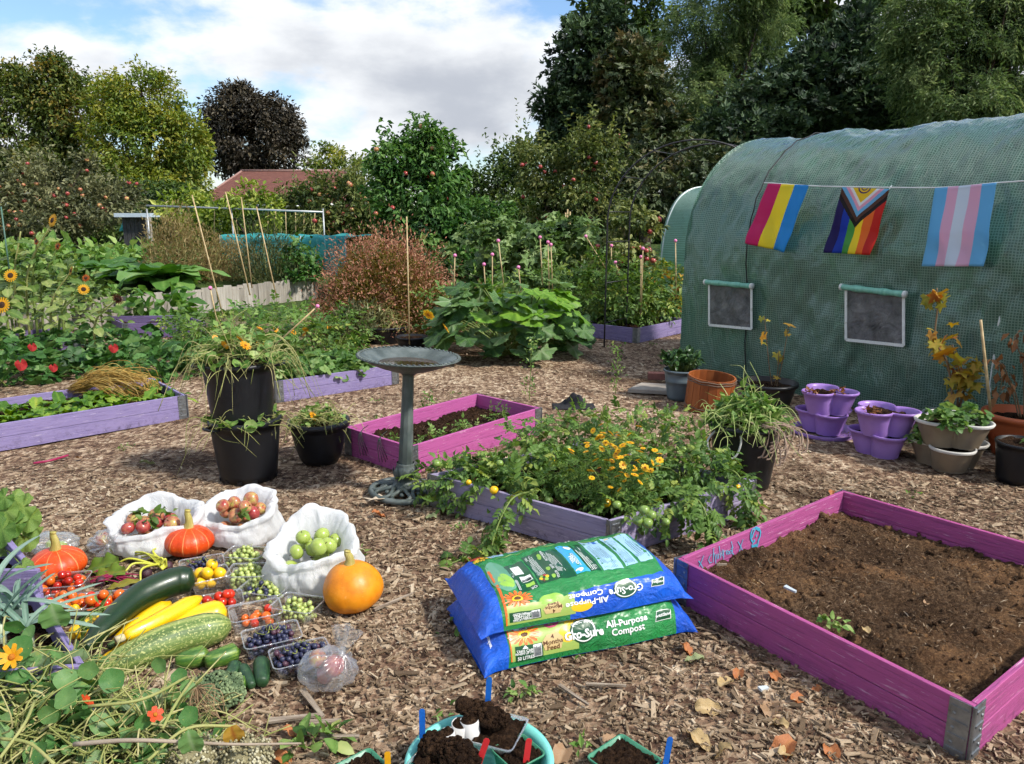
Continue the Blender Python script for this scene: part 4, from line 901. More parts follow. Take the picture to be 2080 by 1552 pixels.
grapes(T6, 80, .0105, ['green'], 'green grapes nearest the middle white bag', 6, region=(-.5, .35, -.5, .5))
T7 = tray(507, 1190, .05, 'deep clear tray of green grapes between yellow tomatoes and a white bag', .175, .135, .075)
grapes(T7, 105, .0105, ['green'], 'green grapes beside the tray of yellow tomatoes', 7)
T8 = tray(539, 1216, -.22, 'clear tray of green grapes with a few dark ones', .20, .14, .055)
grapes(T8, 80, .0105, ['green', 'green', 'green', 'green', 'blue'], 'green grapes mixed with a few dark ones', 8, region=(-.42, .42, -.4, .4))
T11 = tray(606, 1252, -.28, 'half empty clear tray of green grapes nearest the orange pumpkin', .19, .14, .06)
grapes(T11, 62, .0105, ['green'], 'green grapes in the tray nearest the orange pumpkin', 11, region=(-.3, .5, -.5, .1))
T12 = tray(554, 1318, .45, 'clear tray of dark grapes beside the nearly empty tomato tray', .21, .145, .06)
grapes(T12, 115, .0105, ['blue', 'blue', 'blue', 'plum'], 'dark blue grapes beside the nearly empty tomato tray', 12, region=(-.46, .36, -.5, .5))
T13 = tray(612, 1352, .45, 'clear tray of dark grapes partly under the tied apple bag', .21, .145, .05)
grapes(T13, 120, .0105, ['blue', 'blue', 'plum', 'blue'], 'dark blue grapes partly under the tied apple bag', 13)
# squashes
def squash(px, py, r, h, label, m_, ribs, rib, shape, stem_h, lean=(0, 0), rz=0.0):
    g = G(px, py, h*.45); t = thing('squash', label, 'squash', (g.x, g.y, .008), (lean[0], lean[1], rz))
    n = 80; a = np.arange(n)*2*math.pi/n; rows = []
    for k in np.linspace(0.02, .985, 26):
        ph = k*math.pi; rr_ = np.sin(ph)**.85; z = (1-np.cos(ph))/2
        w = rr_*(1+shape*(.5-z)); gro = 1 - rib*np.abs(np.sin(a*ribs/2))**.35*0 - rib*(1-np.abs(np.sin(a*ribs/2))**.4)*min(1, rr_*1.1)
        zt = z*h - h*.10*np.exp(-((1-z)/.05)**1)*(z > .5)*0
        wob = 1+.02*np.sin(a*3+1)+.012*np.sin(a*5)
        rows.append(np.stack([r*w*gro*wob*np.cos(a), r*w*gro*wob*np.sin(a), np.full(n, zt)], -1))
    V = np.concatenate(rows); uv = np.stack([np.tile(a/(2*math.pi), 26), np.repeat(np.linspace(0, 1, 26), n)], -1)
    MB().add(V, [ringfaces(n, 26), np.array([list(range(n))[::-1]])], 0, None, uv).build('rind', m_, t)
    sm = mat('squash_stalk', [(0, '7D7A34'), (.5, 'A89A52'), (1, 'C9BC84')], scale=6, rough=.8, stretch=(8, 8, 1), bumps=.4)
    pts = bez([(0, 0, h*.93), (.004, 0, h+stem_h*.4), (-.004, .003, h+stem_h*.8), (-.002, .004, h+stem_h)], 5); k = len(pts)
    Vs, Fs = tube(pts, np.interp(np.linspace(0, 1, k), [0, .25, .8, 1], [.026, .018, .0125, .014]), 15); 
    MB().add(Vs, Fs).build('stalk', sm, t)
    return t
def rindmat(name, stops, stripe, ribs):
    m, nt, out = nodes(name); v = objvec(nt); uv = nt.nodes.new('ShaderNodeUVMap'); s = N(nt, 'ShaderNodeSeparateXYZ', {0: uv.outputs[0]})
    f = noise(nt, v, 14, 6, .6); c = ramp(nt, f, stops)
    w = mth(nt, 'ABSOLUTE', mth(nt, 'SUBTRACT', mth(nt, 'FRACT', mth(nt, 'ADD', mth(nt, 'MULTIPLY', s.outputs[0], ribs), mth(nt, 'MULTIPLY', noise(nt, v, 20, 2), .12))), .56))
    st = nt.nodes.new('ShaderNodeMapRange'); st.inputs[1].default_value = .055; st.inputs[2].default_value = .02; nt.links.new(w, st.inputs[0])
    if stripe: c = mixc_(nt, mth(nt, 'MULTIPLY', st.outputs[0], mth(nt, 'MULTIPLY', noise(nt, v, 9, 3), 1.1)), c, stripe)
    sp_ = mth(nt, 'GREATER_THAN', noise(nt, v, 120, 2), .68); c = mixc_(nt, mth(nt, 'MULTIPLY', sp_, .35), c, 'E8B070')
    b = N(nt, 'ShaderNodeBsdfPrincipled', {'Base Color': c, 'Roughness': .42, 'Specular IOR Level': .45}); nt.links.new(bump(nt, noise(nt, v, 45, 5), .2, .006), b.inputs['Normal']); nt.links.new(b.outputs[0], out.inputs[0]); return m
RK = rindmat('red_squash_rind', [(.25, 'B03208'), (.5, 'CF4510'), (.8, 'DC5A1C')], 'E8A060', 11); OP = rindmat('orange_pumpkin_rind', [(.25, 'BE6A08'), (.5, 'DB8410'), (.85, 'E39A24')], None, 12)
squash(117, 1150, .118, .135, 'red squash with a thick pale stalk in the corner by the purple bed', RK, 11, .05, .1, .08)
squash(383, 1103, .112, .135, 'red squash with pale stripes in front of the white bags', RK, 11, .06, .1, .085, (0, .05))
squash(719, 1196, .122, .200, 'bright orange pumpkin standing alone right of the white bag', OP, 12, .015, .28, .055, (.04, -.06))
# marrows, courgettes, cucumbers
def gourd(name, label, cat, pts, rad, m_, ends=(.35, .75), n=24, ridge=0.0, ridges=5, stub=None, tip=None, group=None):
    W = bez(pts, 10); k = len(W); s = np.linspace(0, 1, k)
    r = rad*np.interp(s, [0, .06, .2, .55, .85, .95, 1], [ends[0]*.7, ends[0], ends[0]+(1-ends[0])*.45, .97, 1.0, ends[1], .30])
    V, F = tube(W, r, n); 
    if ridge:
        T = nrm(np.gradient(W, axis=0)); ang = np.tile(np.arange(n)*2*math.pi/n, k); cen = np.repeat(W, n, 0); V[:k*n] = cen + (V[:k*n]-cen)*(1+ridge*np.cos(ang*ridges))[:, None]
    c = Vector(W.mean(0)); t = thing(name, label, cat, (c.x, c.y, 0), group=group)
    uv = np.zeros((len(V), 2)); uv[:k*n, 0] = np.tile(np.arange(n)/n, k); uv[:k*n, 1] = np.repeat(s, n); uv[k*n:, 1] = [0, 1]
    par(MB().add(V, F, 0, None, uv).build('skin', m_), t)
    if stub is not None:
        d = nrm(W[0]-W[2]); par(MB().add(*tube([W[0]-d*.004, W[0]+d*.016, W[0]+d*.03], [ends[0]*rad*.68, ends[0]*rad*.62, ends[0]*rad*.70], 6)).build('cut_stalk', stub), t)
    if tip is not None:
        d = nrm(W[-1]-W[-3]); par(MB().add(*tube([W[-1]-d*.004, W[-1]+d*.008], [rad*.2, rad*.14], 8)).build('blossom_end', tip), t)
    return t
def streak(name, cs, sx=10, sy=3, dots=None, rough=.35):
    m, nt, out = nodes(name); uv = nt.nodes.new('ShaderNodeUVMap'); v = objvec(nt)
    f = noise(nt, mapv(nt, uv.outputs[0], (sx, sy, 1)), 1.0, 5, .6); c = ramp(nt, f, cs)
    if dots:
        d = nt.nodes.new('ShaderNodeMapRange'); d.inputs[1].default_value = dots[2]; d.inputs[2].default_value = dots[2]+.06; nt.links.new(noise(nt, v, dots[1], 3, .6), d.inputs[0]); c = mixc_(nt, mth(nt, 'MULTIPLY', d.outputs[0], dots[3]), c, dots[0])
    b = N(nt, 'ShaderNodeBsdfPrincipled', {'Base Color': c, 'Roughness': rough, 'Specular IOR Level': .5, 'Coat Weight': .15}); nt.links.new(bump(nt, noise(nt, v, 60, 4), .12, .005), b.inputs['Normal']); nt.links.new(b.outputs[0], out.inputs[0]); return m
MARR = streak('dark_marrow_skin', [(.25, '10200F'), (.6, '1C3416'), (.85, '2C4A20')], 4, 2, ('4E6E38', 230, .64, .5)); STRI = streak('striped_marrow_skin', [(.34, '3C5226'), (.5, '5E7636'), (.66, 'A0A85C')], 16, 1.2, ('B5B873', 120, .56, .85), .5)
YEL = streak('yellow_courgette_skin', [(.2, 'CE9A06'), (.5, 'E6B60C'), (.8, 'F0CA30')], 9, 1, ('A88A1A', 38, .66, .5), .34); CUC = streak('cucumber_skin', [(.3, '264A16'), (.5, '3C6422'), (.75, '8CA040')], 14, 2.0, None, .4); CUCD = streak('dark_cucumber_skin', [(.3, '14301A'), (.55, '244626'), (.8, '44683A')], 9, 4, ('6E8A5A', 150, .62, .5), .5)
cutm = mat('cut_stalk', ['A89A78', 'CFC4A0'], scale=30, rough=.8); brn = mat('dry_blossom_end', ['3A2A14', '5E4420'], rough=.9)
gourd('marrow', 'huge dark green curved marrow lying over the yellow courgettes', 'marrow', [G(172, 1318, .10), G(214, 1272, .115), G(280, 1215, .13), G(352, 1182, .14), G(396, 1178, .135)], .058, MARR, (.42, .85), tip=brn)
gourd('marrow', 'pale striped green marrow in front of the yellow courgettes', 'marrow', [G(190, 1372, .03), G(262, 1336, .05), G(360, 1296, .062), G(468, 1268, .062)], .066, STRI, (.45, .8), ridge=.02, ridges=8)
gourd('courgette', 'glossy yellow courgette on top, its cut stalk facing the camera', 'courgette', [G(252, 1294, .105), G(320, 1262, .112), G(408, 1214, .115)], .033, YEL, (.72, .62), ridge=.03, ridges=5, stub=cutm, tip=brn)
gourd('courgette', 'yellow courgette underneath the striped marrow tip', 'courgette', [G(196, 1352, .03), G(262, 1316, .035), G(350, 1262, .05)], .034, YEL, (.5, .6), ridge=.02)
gourd('courgette', 'fat yellow courgette ending behind the striped marrow', 'courgette', [G(318, 1300, .05), G(390, 1262, .06), G(460, 1242, .06)], .054, YEL, (.6, .8))
gourd('courgette', 'yellow courgette poking out left of the dark marrow', 'courgette', [G(142, 1290, .04), G(200, 1264, .05), G(270, 1238, .055)], .036, YEL, (.75, .6), tip=brn)
gourd('courgette', 'yellow courgette squeezed between dark marrow and top courgette', 'courgette', [G(234, 1304, .06), G(290, 1258, .07), G(346, 1224, .075)], .027, YEL, (.7, .5), ridge=.04, stub=mat('green_stub', ['3E5A30', '66804A'], rough=.7))
gourd('marrow', 'dark green courgette showing behind the yellow ones near the trays', 'marrow', [G(128, 1250, .03), G(180, 1252, .03), G(230, 1250, .03)], .028, MARR, (.6, .7))
gourd('cucumber', 'short fat cucumber with a yellow end under the striped marrow', 'cucumber', [G(356, 1345, .035), G(388, 1338, .035), G(424, 1328, .033)], .037, CUC, (.62, .6), ridge=.012, ridges=9)
gourd('cucumber', 'short fat cucumber pointing right between marrow and broccoli', 'cucumber', [G(416, 1345, .035), G(450, 1335, .035), G(486, 1322, .03)], .036, CUC, (.7, .45), ridge=.012, ridges=9)
gourd('cucumber', 'stubby cucumber touching the broccoli head', 'cucumber', [G(462, 1376, .025), G(474, 1362, .025), G(478, 1350, .025)], .025, CUCD, (.7, .7))
gourd('cucumber', 'slim dark cucumber between broccoli and the lone cucumber', 'cucumber', [G(512, 1394, .022), G(502, 1375, .022), G(490, 1352, .022)], .022, CUCD, (.75, .6))
gourd('cucumber', 'lone dark cucumber nearest the tray of dark grapes', 'cucumber', [G(533, 1388, .027), G(532, 1366, .027), G(530, 1340, .027)], .029, CUCD, (.75, .75), tip=brn)
gourd('cucumber', 'small pale cucumber peeping out behind the broccoli', 'cucumber', [G(484, 1402, .02), G(488, 1392, .022), G(490, 1380, .02)], .022, CUC, (.7, .7))
# broccoli and seed heads
def budhead(name, label, cat, c, r, n, bud, m_, flat_=.75, jitter=.08, stalk=None, two=True):
    t = thing(name, label, cat, c); rg = np.random.default_rng(int(c[0]*1000) % 999); d = rand_dirs(n, rg); d[:, 2] = np.abs(d[:, 2])*1.0-.25
    lump = 1+.12*vnoise(d, 3.2, 2)+.05*vnoise(d, 8, 5); P = nrm(d)*lump[:, None]*r*(1+rg.normal(size=(n, 1))*jitter*.3)*[1, 1, flat_]
    V, F = ball(6, 4); R = np.repeat(np.eye(3)[None], n, 0); m1 = MB(); m1.scatter((V, F), P, R, bud*rg.uniform(.7, 1.25, n), 0, np.clip(.5+.3*vnoise(d, 3.2, 2)+rg.normal(size=n)*.15, 0, 1)); m1.build('buds', m_, t, kind='stuff')
    Vc, Fc = ball(20, 12); lc = 1+.12*vnoise(nrm(Vc), 3.2, 2); MB().add(Vc*lc[:, None]*[r*.93, r*.93, r*flat_*.93], Fc, 0, .2).build('head', m_, t)
    if stalk: MB().add(*tube([(0, 0, -.02), (-.02, -.05, -.05), (-.05, -.12, -.06)], [.03, .022, .02], 10)).build('stalk', stalk, t)
BROM = mat('broccoli_green', [(0, '2E4026'), (.5, '566A48'), (1, '8C9C70')], scale=40, rough=.8, bumps=.6, bscale=260, tint=.75)
g = G(440, 1408, .055); budhead('broccoli', 'dark green broccoli head in front of the cucumbers', 'broccoli', g, .078, 1500, .0052, BROM, .82, stalk=mat('broccoli_stalk', ['7E9450', '9CB070'], rough=.6))
SEED = mat('seed_head', [(0, '5A5236'), (.5, '918A68'), (1, 'C9C4A8')], scale=60, rough=.85, tint=.8, bumps=.2)
for px, lab in ((392, 'pale round seed head under the weed pile'), (498, 'brownish round seed head right of the weed pile')):
    g = G(px, 1545, .06); budhead('allium_bloom', lab, 'seed head', g, .066, 800, .0042, SEED, .95, .3, stalk=None)

# apples and carrier bags
APM = {'red': fruitmat('red_apple', [(0, '701C1E'), (.5, '9A3A38'), (1, 'B87858')], 1.3), 'mix': fruitmat('blushed_apple', [(.2, '9A3C34'), (.5, 'AE7450'), (.8, 'AEA456')], 1.3), 'green': fruitmat('green_apple', ['8A9E44', 'A6B65A'], 2)}
AP = {k: oval(1, 1, .9, 18, 14, .2, name='apple', m_=m_) for k, m_ in APM.items()}
stk = flat('apple_stalk', '4A3A22', .8); STK = MB().add(*tube([(0, 0, .62), (.06, 0, 1.02)], .05, 5)).mesh('stalk', stk)
def apple(p, r, k, label, grp, rot=None):
    o = link('apple', AP[k], None, p, rot or (rng.normal()*.8, rng.normal()*.8, rng.random()*6), r); tag(o, label, 'apple', grp); link('stalk', STK, o); return o
def carriermat():
    m, nt, out = nodes('white_carrier_bag'); v = objvec(nt)
    w = noise(nt, mapv(nt, v, (1, 1, .5)), 13, 8, .62, 1.6); c = ramp(nt, noise(nt, v, 4, 3), [(.3, 'F0F2F2'), (.7, 'FAFAFA')])
    b = N(nt, 'ShaderNodeBsdfPrincipled', {'Base Color': c, 'Roughness': .38, 'Specular IOR Level': .45}); nt.links.new(bump(nt, w, .35, .03), b.inputs['Normal'])
    tr = N(nt, 'ShaderNodeBsdfTranslucent', {0: c}); nt.links.new(bump(nt, w, .5, .02), tr.inputs['Normal']); ms = N(nt, 'ShaderNodeMixShader', {0: .5, 1: b.outputs[0], 2: tr.outputs[0]})
    tp = N(nt, 'ShaderNodeBsdfTransparent', {0: (.95, .97, .96, 1)}); m2 = N(nt, 'ShaderNodeMixShader', {0: .07, 1: ms.outputs[0], 2: tp.outputs[0]}); nt.links.new(m2.outputs[0], out.inputs[0]); return m
CARR = carriermat()
def carrier(px, py, rx, ry, h, rot, seed, label, fruits, fr_r, kinds, flabel, lift=(0.0, 0.0), open_=.62, fz=.55):
    g = G(px, py, h*.3); t = thing('carrier_bag', label, 'bag', (g.x, g.y, .008), (0, 0, rot)); n = 112; m_ = 46; rg = np.random.default_rng(seed)
    prof = [(.01, .0), (.70, .0), (.90, .03), (1.0, .14), (1.03, .30), (.99, .46), (.93, .60), (.90, .74), (.945, .88), (.93, .98), (.86, 1.02), (.78, .97), (open_+.06, .84), (open_, .68), (open_-.04, .5), (open_-.06, .30)]
    s = np.linspace(0, len(prof)-1, m_); pr = np.array(prof); R_ = np.interp(s, np.arange(len(prof)), pr[:, 0]); Z_ = np.interp(s, np.arange(len(prof)), pr[:, 1])
    a = np.arange(n)*2*math.pi/n; A2, S2 = np.meshgrid(a, np.arange(m_)); r = R_[S2]; z = Z_[S2]*h
    ph = rg.random(8)*6.28; top = np.clip((Z_[S2]-.45)/.5, 0, 1)
    fold = sum(np.sin(A2*k+ph[i]+Z_[S2]*w)*amp for i, (k, w, amp) in enumerate(((3, 2, .045), (5, -3, .035), (9, 4, .024), (14, -5, .016), (21, 3, .012), (31, -6, .007))))
    r = r*(1+fold*(.35+.9*top)); z = z + h*top*(lift[0]*np.cos(A2-lift[1]) + .06*np.sin(A2*2+ph[6]) + .05*np.sin(A2*4+ph[7]) + .03*np.sin(A2*7+ph[5]))*np.clip(r/.8, 0, 1)
    cr = (np.sin(A2*26+z*60+3*np.sin(A2*5+ph[2]))*.012*(1-top)+np.abs(np.sin(A2*7+z*38+2*np.sin(A2*3)))*-.03*(1-.3*top)+np.abs(np.sin(A2*11-z*52+2*np.sin(A2*4+1)))*-.022+.05*np.sin(A2*4+z*9+ph[1])*(1-top))*np.clip(r, 0, 1); r = r+cr
    V = np.stack([r*rx*np.cos(A2), r*ry*np.sin(A2), np.maximum(z, 0)+(.0 if True else 0)], -1).reshape(-1, 3)
    MB().add(V, ringfaces(n, m_)).build('bag_skin', CARR, t)
    P, Rr = pack(fruits, fr_r, rx*2.0*open_, ry*2.0*open_, h*fz-fr_r, h*fz+fr_r*1.5, .06, None, seed)
    R = rotz(rot)
    for p, q in zip(P, Rr): apple(Vector(R@p)+Vector((g.x, g.y, .0)), q, kinds[rg.integers(len(kinds))], flabel, flabel[:50])
    # hidden filling that shows faintly through the film
    Pf, Rf = pack(10, fr_r*1.15, rx*1.35, ry*1.35, .012, h*.5, 0, None, seed+5)
    for p, q in zip(Pf, Rf): apple(Vector(R@p)+Vector((g.x, g.y, .0)), q, kinds[0], flabel, flabel[:50])
    return t, g
leafg = leafmat('apple_leaf', ['2E4A20', '56752E', '7C9440'])
carrier(322, 1092, .245, .19, .165, .12, 3, 'wide white carrier bag of apples with leafy twigs, left of the other two', 8, .036, ['mix', 'red'], 'apple beside a leafy twig in the wide white bag', (.26, 1.35), .66, .84)
carrier(494, 1075, .205, .175, .172, -.1, 8, 'white carrier bag of red apples between the other two white bags', 13, .036, ['mix', 'red', 'mix'], 'blushed apple in the middle white bag', (.30, 1.4), .64, .86)
carrier(640, 1158, .212, .185, .215, .1, 12, 'tall white carrier bag of green apples beside the orange pumpkin', 12, .036, ['green'], 'green apple in the white bag beside the orange pumpkin', (.32, 1.35), .62, .80)
def knotbag(px, py, rx, ry, h, knot, ears, label, seed, fruits, fr_r, kinds, flabel):
    g = G(px, py, h*.35); t = thing('clear_bag', label, 'bag', (g.x, g.y, .006)); rg = np.random.default_rng(seed); K = np.array(knot, float)
    V, F = ball(72, 44); k = nrm(K-np.array([0, 0, h*.45])); W = V*[rx, ry, h*.5] + [0, 0, h*.5]
    al = V@k; pull = np.clip((al-.55)/.45, 0, 1)**2; b1 = nrm(np.cross(k, [.2, .3, 1])); b2 = np.cross(k, b1); phi = np.arctan2(V@b2, V@b1)
    W = W*(1-pull[:, None]) + K*pull[:, None]; gath = np.clip((al+.1)/1.0, 0, 1)
    W = W + V*(.010*np.sin(phi*13+rg.random()*6)+.006*np.sin(phi*29+1))[:, None]*(gath*(1-pull))[:, None] + V*(.007*vnoise(V, 3.5, seed))[:, None]
    W[:, 2] = np.maximum(W[:, 2], 0); MB().add(W, F).build('bag_skin', FILM, t)
    kn = MB(); kn.add(xf(ball(10, 8)[0], None, .011, K), ball(10, 8)[1]); kn.build('knot', FILM, t)
    for e in ears:
        e = np.array(e, float); d = nrm(e-K); sd_ = nrm(np.cross(d, [.3, -.8, .4])); L = np.linalg.norm(e-K)
        Ve, Fe, _ = gridsurf(9, 12, lambda u, v: K + d*(v*L)[:, None] + sd_*((u-.5)*(.012+.055*v**.8))[:, None] + np.cross(d, sd_)*(.008*np.sin(u*14+v*3)*v)[:, None]); MB().add(Ve, Fe).build('tied_end', FILM, t)
    P, Rr = pack(fruits, fr_r, rx*1.5, ry*1.5, .008, h*.8, 0, None, seed)
    for p, q in zip(P, Rr): apple(Vector(p)+Vector((g.x, g.y, 0)), q, kinds[rg.integers(len(kinds))], flabel, flabel[:50])
knotbag(665, 1372, .098, .085, .135, (.055, -.01, .13), [(.05, .02, .225), (.10, .01, .215)], 'knotted clear bag with three red apples beside the dark grapes', 2, 3, .036, ['red', 'mix', 'red'], 'red apple inside the knotted clear bag by the dark grapes')
knotbag(112, 1112, .11, .08, .10, (-.075, -.03, .085), [(-.12, .02, .13), (-.12, -.06, .05)], 'knotted clear bag of green fruit behind the corner red squash', 3, 5, .034, ['green'], 'green apple in the knotted clear bag behind the corner squash')
knotbag(228, 1112, .105, .08, .12, (.02, -.07, .075), [(.045, -.08, .14), (.0, -.09, .02)], 'knotted clear bag of green fruit beside the wide white bag', 5, 6, .034, ['green', 'green', 'mix'], 'green apple in the knotted clear bag beside the wide white bag')
# beetroots
BEET = fruitmat('beetroot_skin', ['2E1820', '50303A'], 14, .6, coat=0, bumps=.3); redst = mat('beet_stalk', ['7A1038', 'A8305A'], rough=.4)
def beet(px, py, r, label):
    g = G(px, py, r); t = thing('beetroot', label, 'beetroot', g, (.9, rng.normal()*.4, rng.random()*6)); V, F = ball(16, 12); V = V.copy(); V[:, 2] = np.where(V[:, 2] < 0, V[:, 2]*1.15, V[:, 2]*.9); MB().add(V*r, F).build('root', BEET, t)
    MB().add(*tube([(0, 0, -r*1.1), (.004, 0, -r*1.6), (.012, .004, -r*2.3)], [r*.16, r*.08, r*.03], 6)).build('taproot', BEET, t)
for px, py, r, lab in ((258, 1202, .026, 'beetroot closest to the tray behind the dark marrow'), (243, 1162, .026, 'beetroot under the chard leaf midribs'), (298, 1164, .024, 'beetroot with a dry top beside the chard stalks'), (340, 1150, .024, 'pale beetroot touching the red striped squash'), (285, 1185, .022, 'small beetroot behind the dark marrow middle'), (205, 1180, .022, 'beetroot near the orange tomato tray corner')): beet(px, py, r, lab)
b = MB()
for k in range(16):
    p0 = G(rng.uniform(255, 320), rng.uniform(1165, 1195), .02); p1 = G(rng.uniform(170, 215), rng.uniform(1160, 1196), .012); b.add(*tube(bez([p0, (p0+p1)/2+Vector((0, 0, .025)), p1], 4), .0028, 5))
tag(b.build('beet_stalks', redst), 'thin crimson beetroot stalks lying behind the tomato trays', 'stalks', kind='stuff')
CHL = leafmat('chard_leaf', ['4A6A22', '6E8A30', 'A8A040'], mott=.5, mscale=18, bumps=.5); CHS = mat('chard_stalk', ['A8AC30', 'C9C850'], rough=.35)
def bladeleaf(L, W, curl=.3, wav=.1, n=7, m_=12, shape=1.0, cup=.2, fold=0.0):
    'long leaf along +Y, root at the origin'
    def f(u, v):
        w = W*np.sin(np.clip(v*.94+.06, 0, 1)*math.pi)**(.75*shape)*(u-.5)*2
        z = -curl*L*v**2 + cup*np.abs(w) + wav*W*np.sin(v*17+np.sign(u-.5)*1.3)*np.abs(u-.5)*2
        return np.stack([w, L*v*(1-.15*curl*v), z], -1)
    V, F, uv = gridsurf(n, m_, f); t = np.where(np.abs(uv[:, 0]-.5) < .09, .25, 0.0); return V, F, t, uv
t = thing('chard_leaves', 'yellowing chard leaves with pale stalks lying over the beetroots', 'leaves', G(330, 1155, .02))
o0 = np.array(t.location)
for k, (e, L, W) in enumerate([((172, 1150), .18, .055), ((185, 1168), .19, .045), ((255, 1120), .13, .05), ((215, 1188), .2, .02)]):
    r0 = np.array(tuple(G(330+k*2, 1152-k*3, .03))); m0 = np.array(tuple(G((330+e[0])/2+18, (1152+e[1])/2-16, .075))); e0 = np.array(tuple(G(e[0]+70, e[1]-8, .06))); tipp = np.array(tuple(G(e[0], e[1], .03)))
    MB().add(*tube(bez([r0-o0, m0-o0, e0-o0], 6), [.0065-.0002*i for i in range(13)], 7)).build('stalk', CHS, t)
    V, F, tt, uv = bladeleaf(np.linalg.norm(tipp-e0)*1.15, W, .15, .25); R = frames(np.array([tipp-e0]), np.array([[.1, -.5, 1.0]]))[0]; MB().add(xf(V, R, 1, e0-o0), F, 0, .35+.2*k+tt, uv).build('leaf', CHL, t)
for k in range(6):
    r0 = np.array(tuple(G(331+k*1.5, 1157-k, .03))); e0 = np.array(tuple(G(262+k*13, 1122+k*5, .05))); MB().add(*tube(bez([r0-o0, (r0+e0)/2-o0+[.01, 0, .035], e0-o0], 5), .0045, 6)).build('stalk', CHS, t)

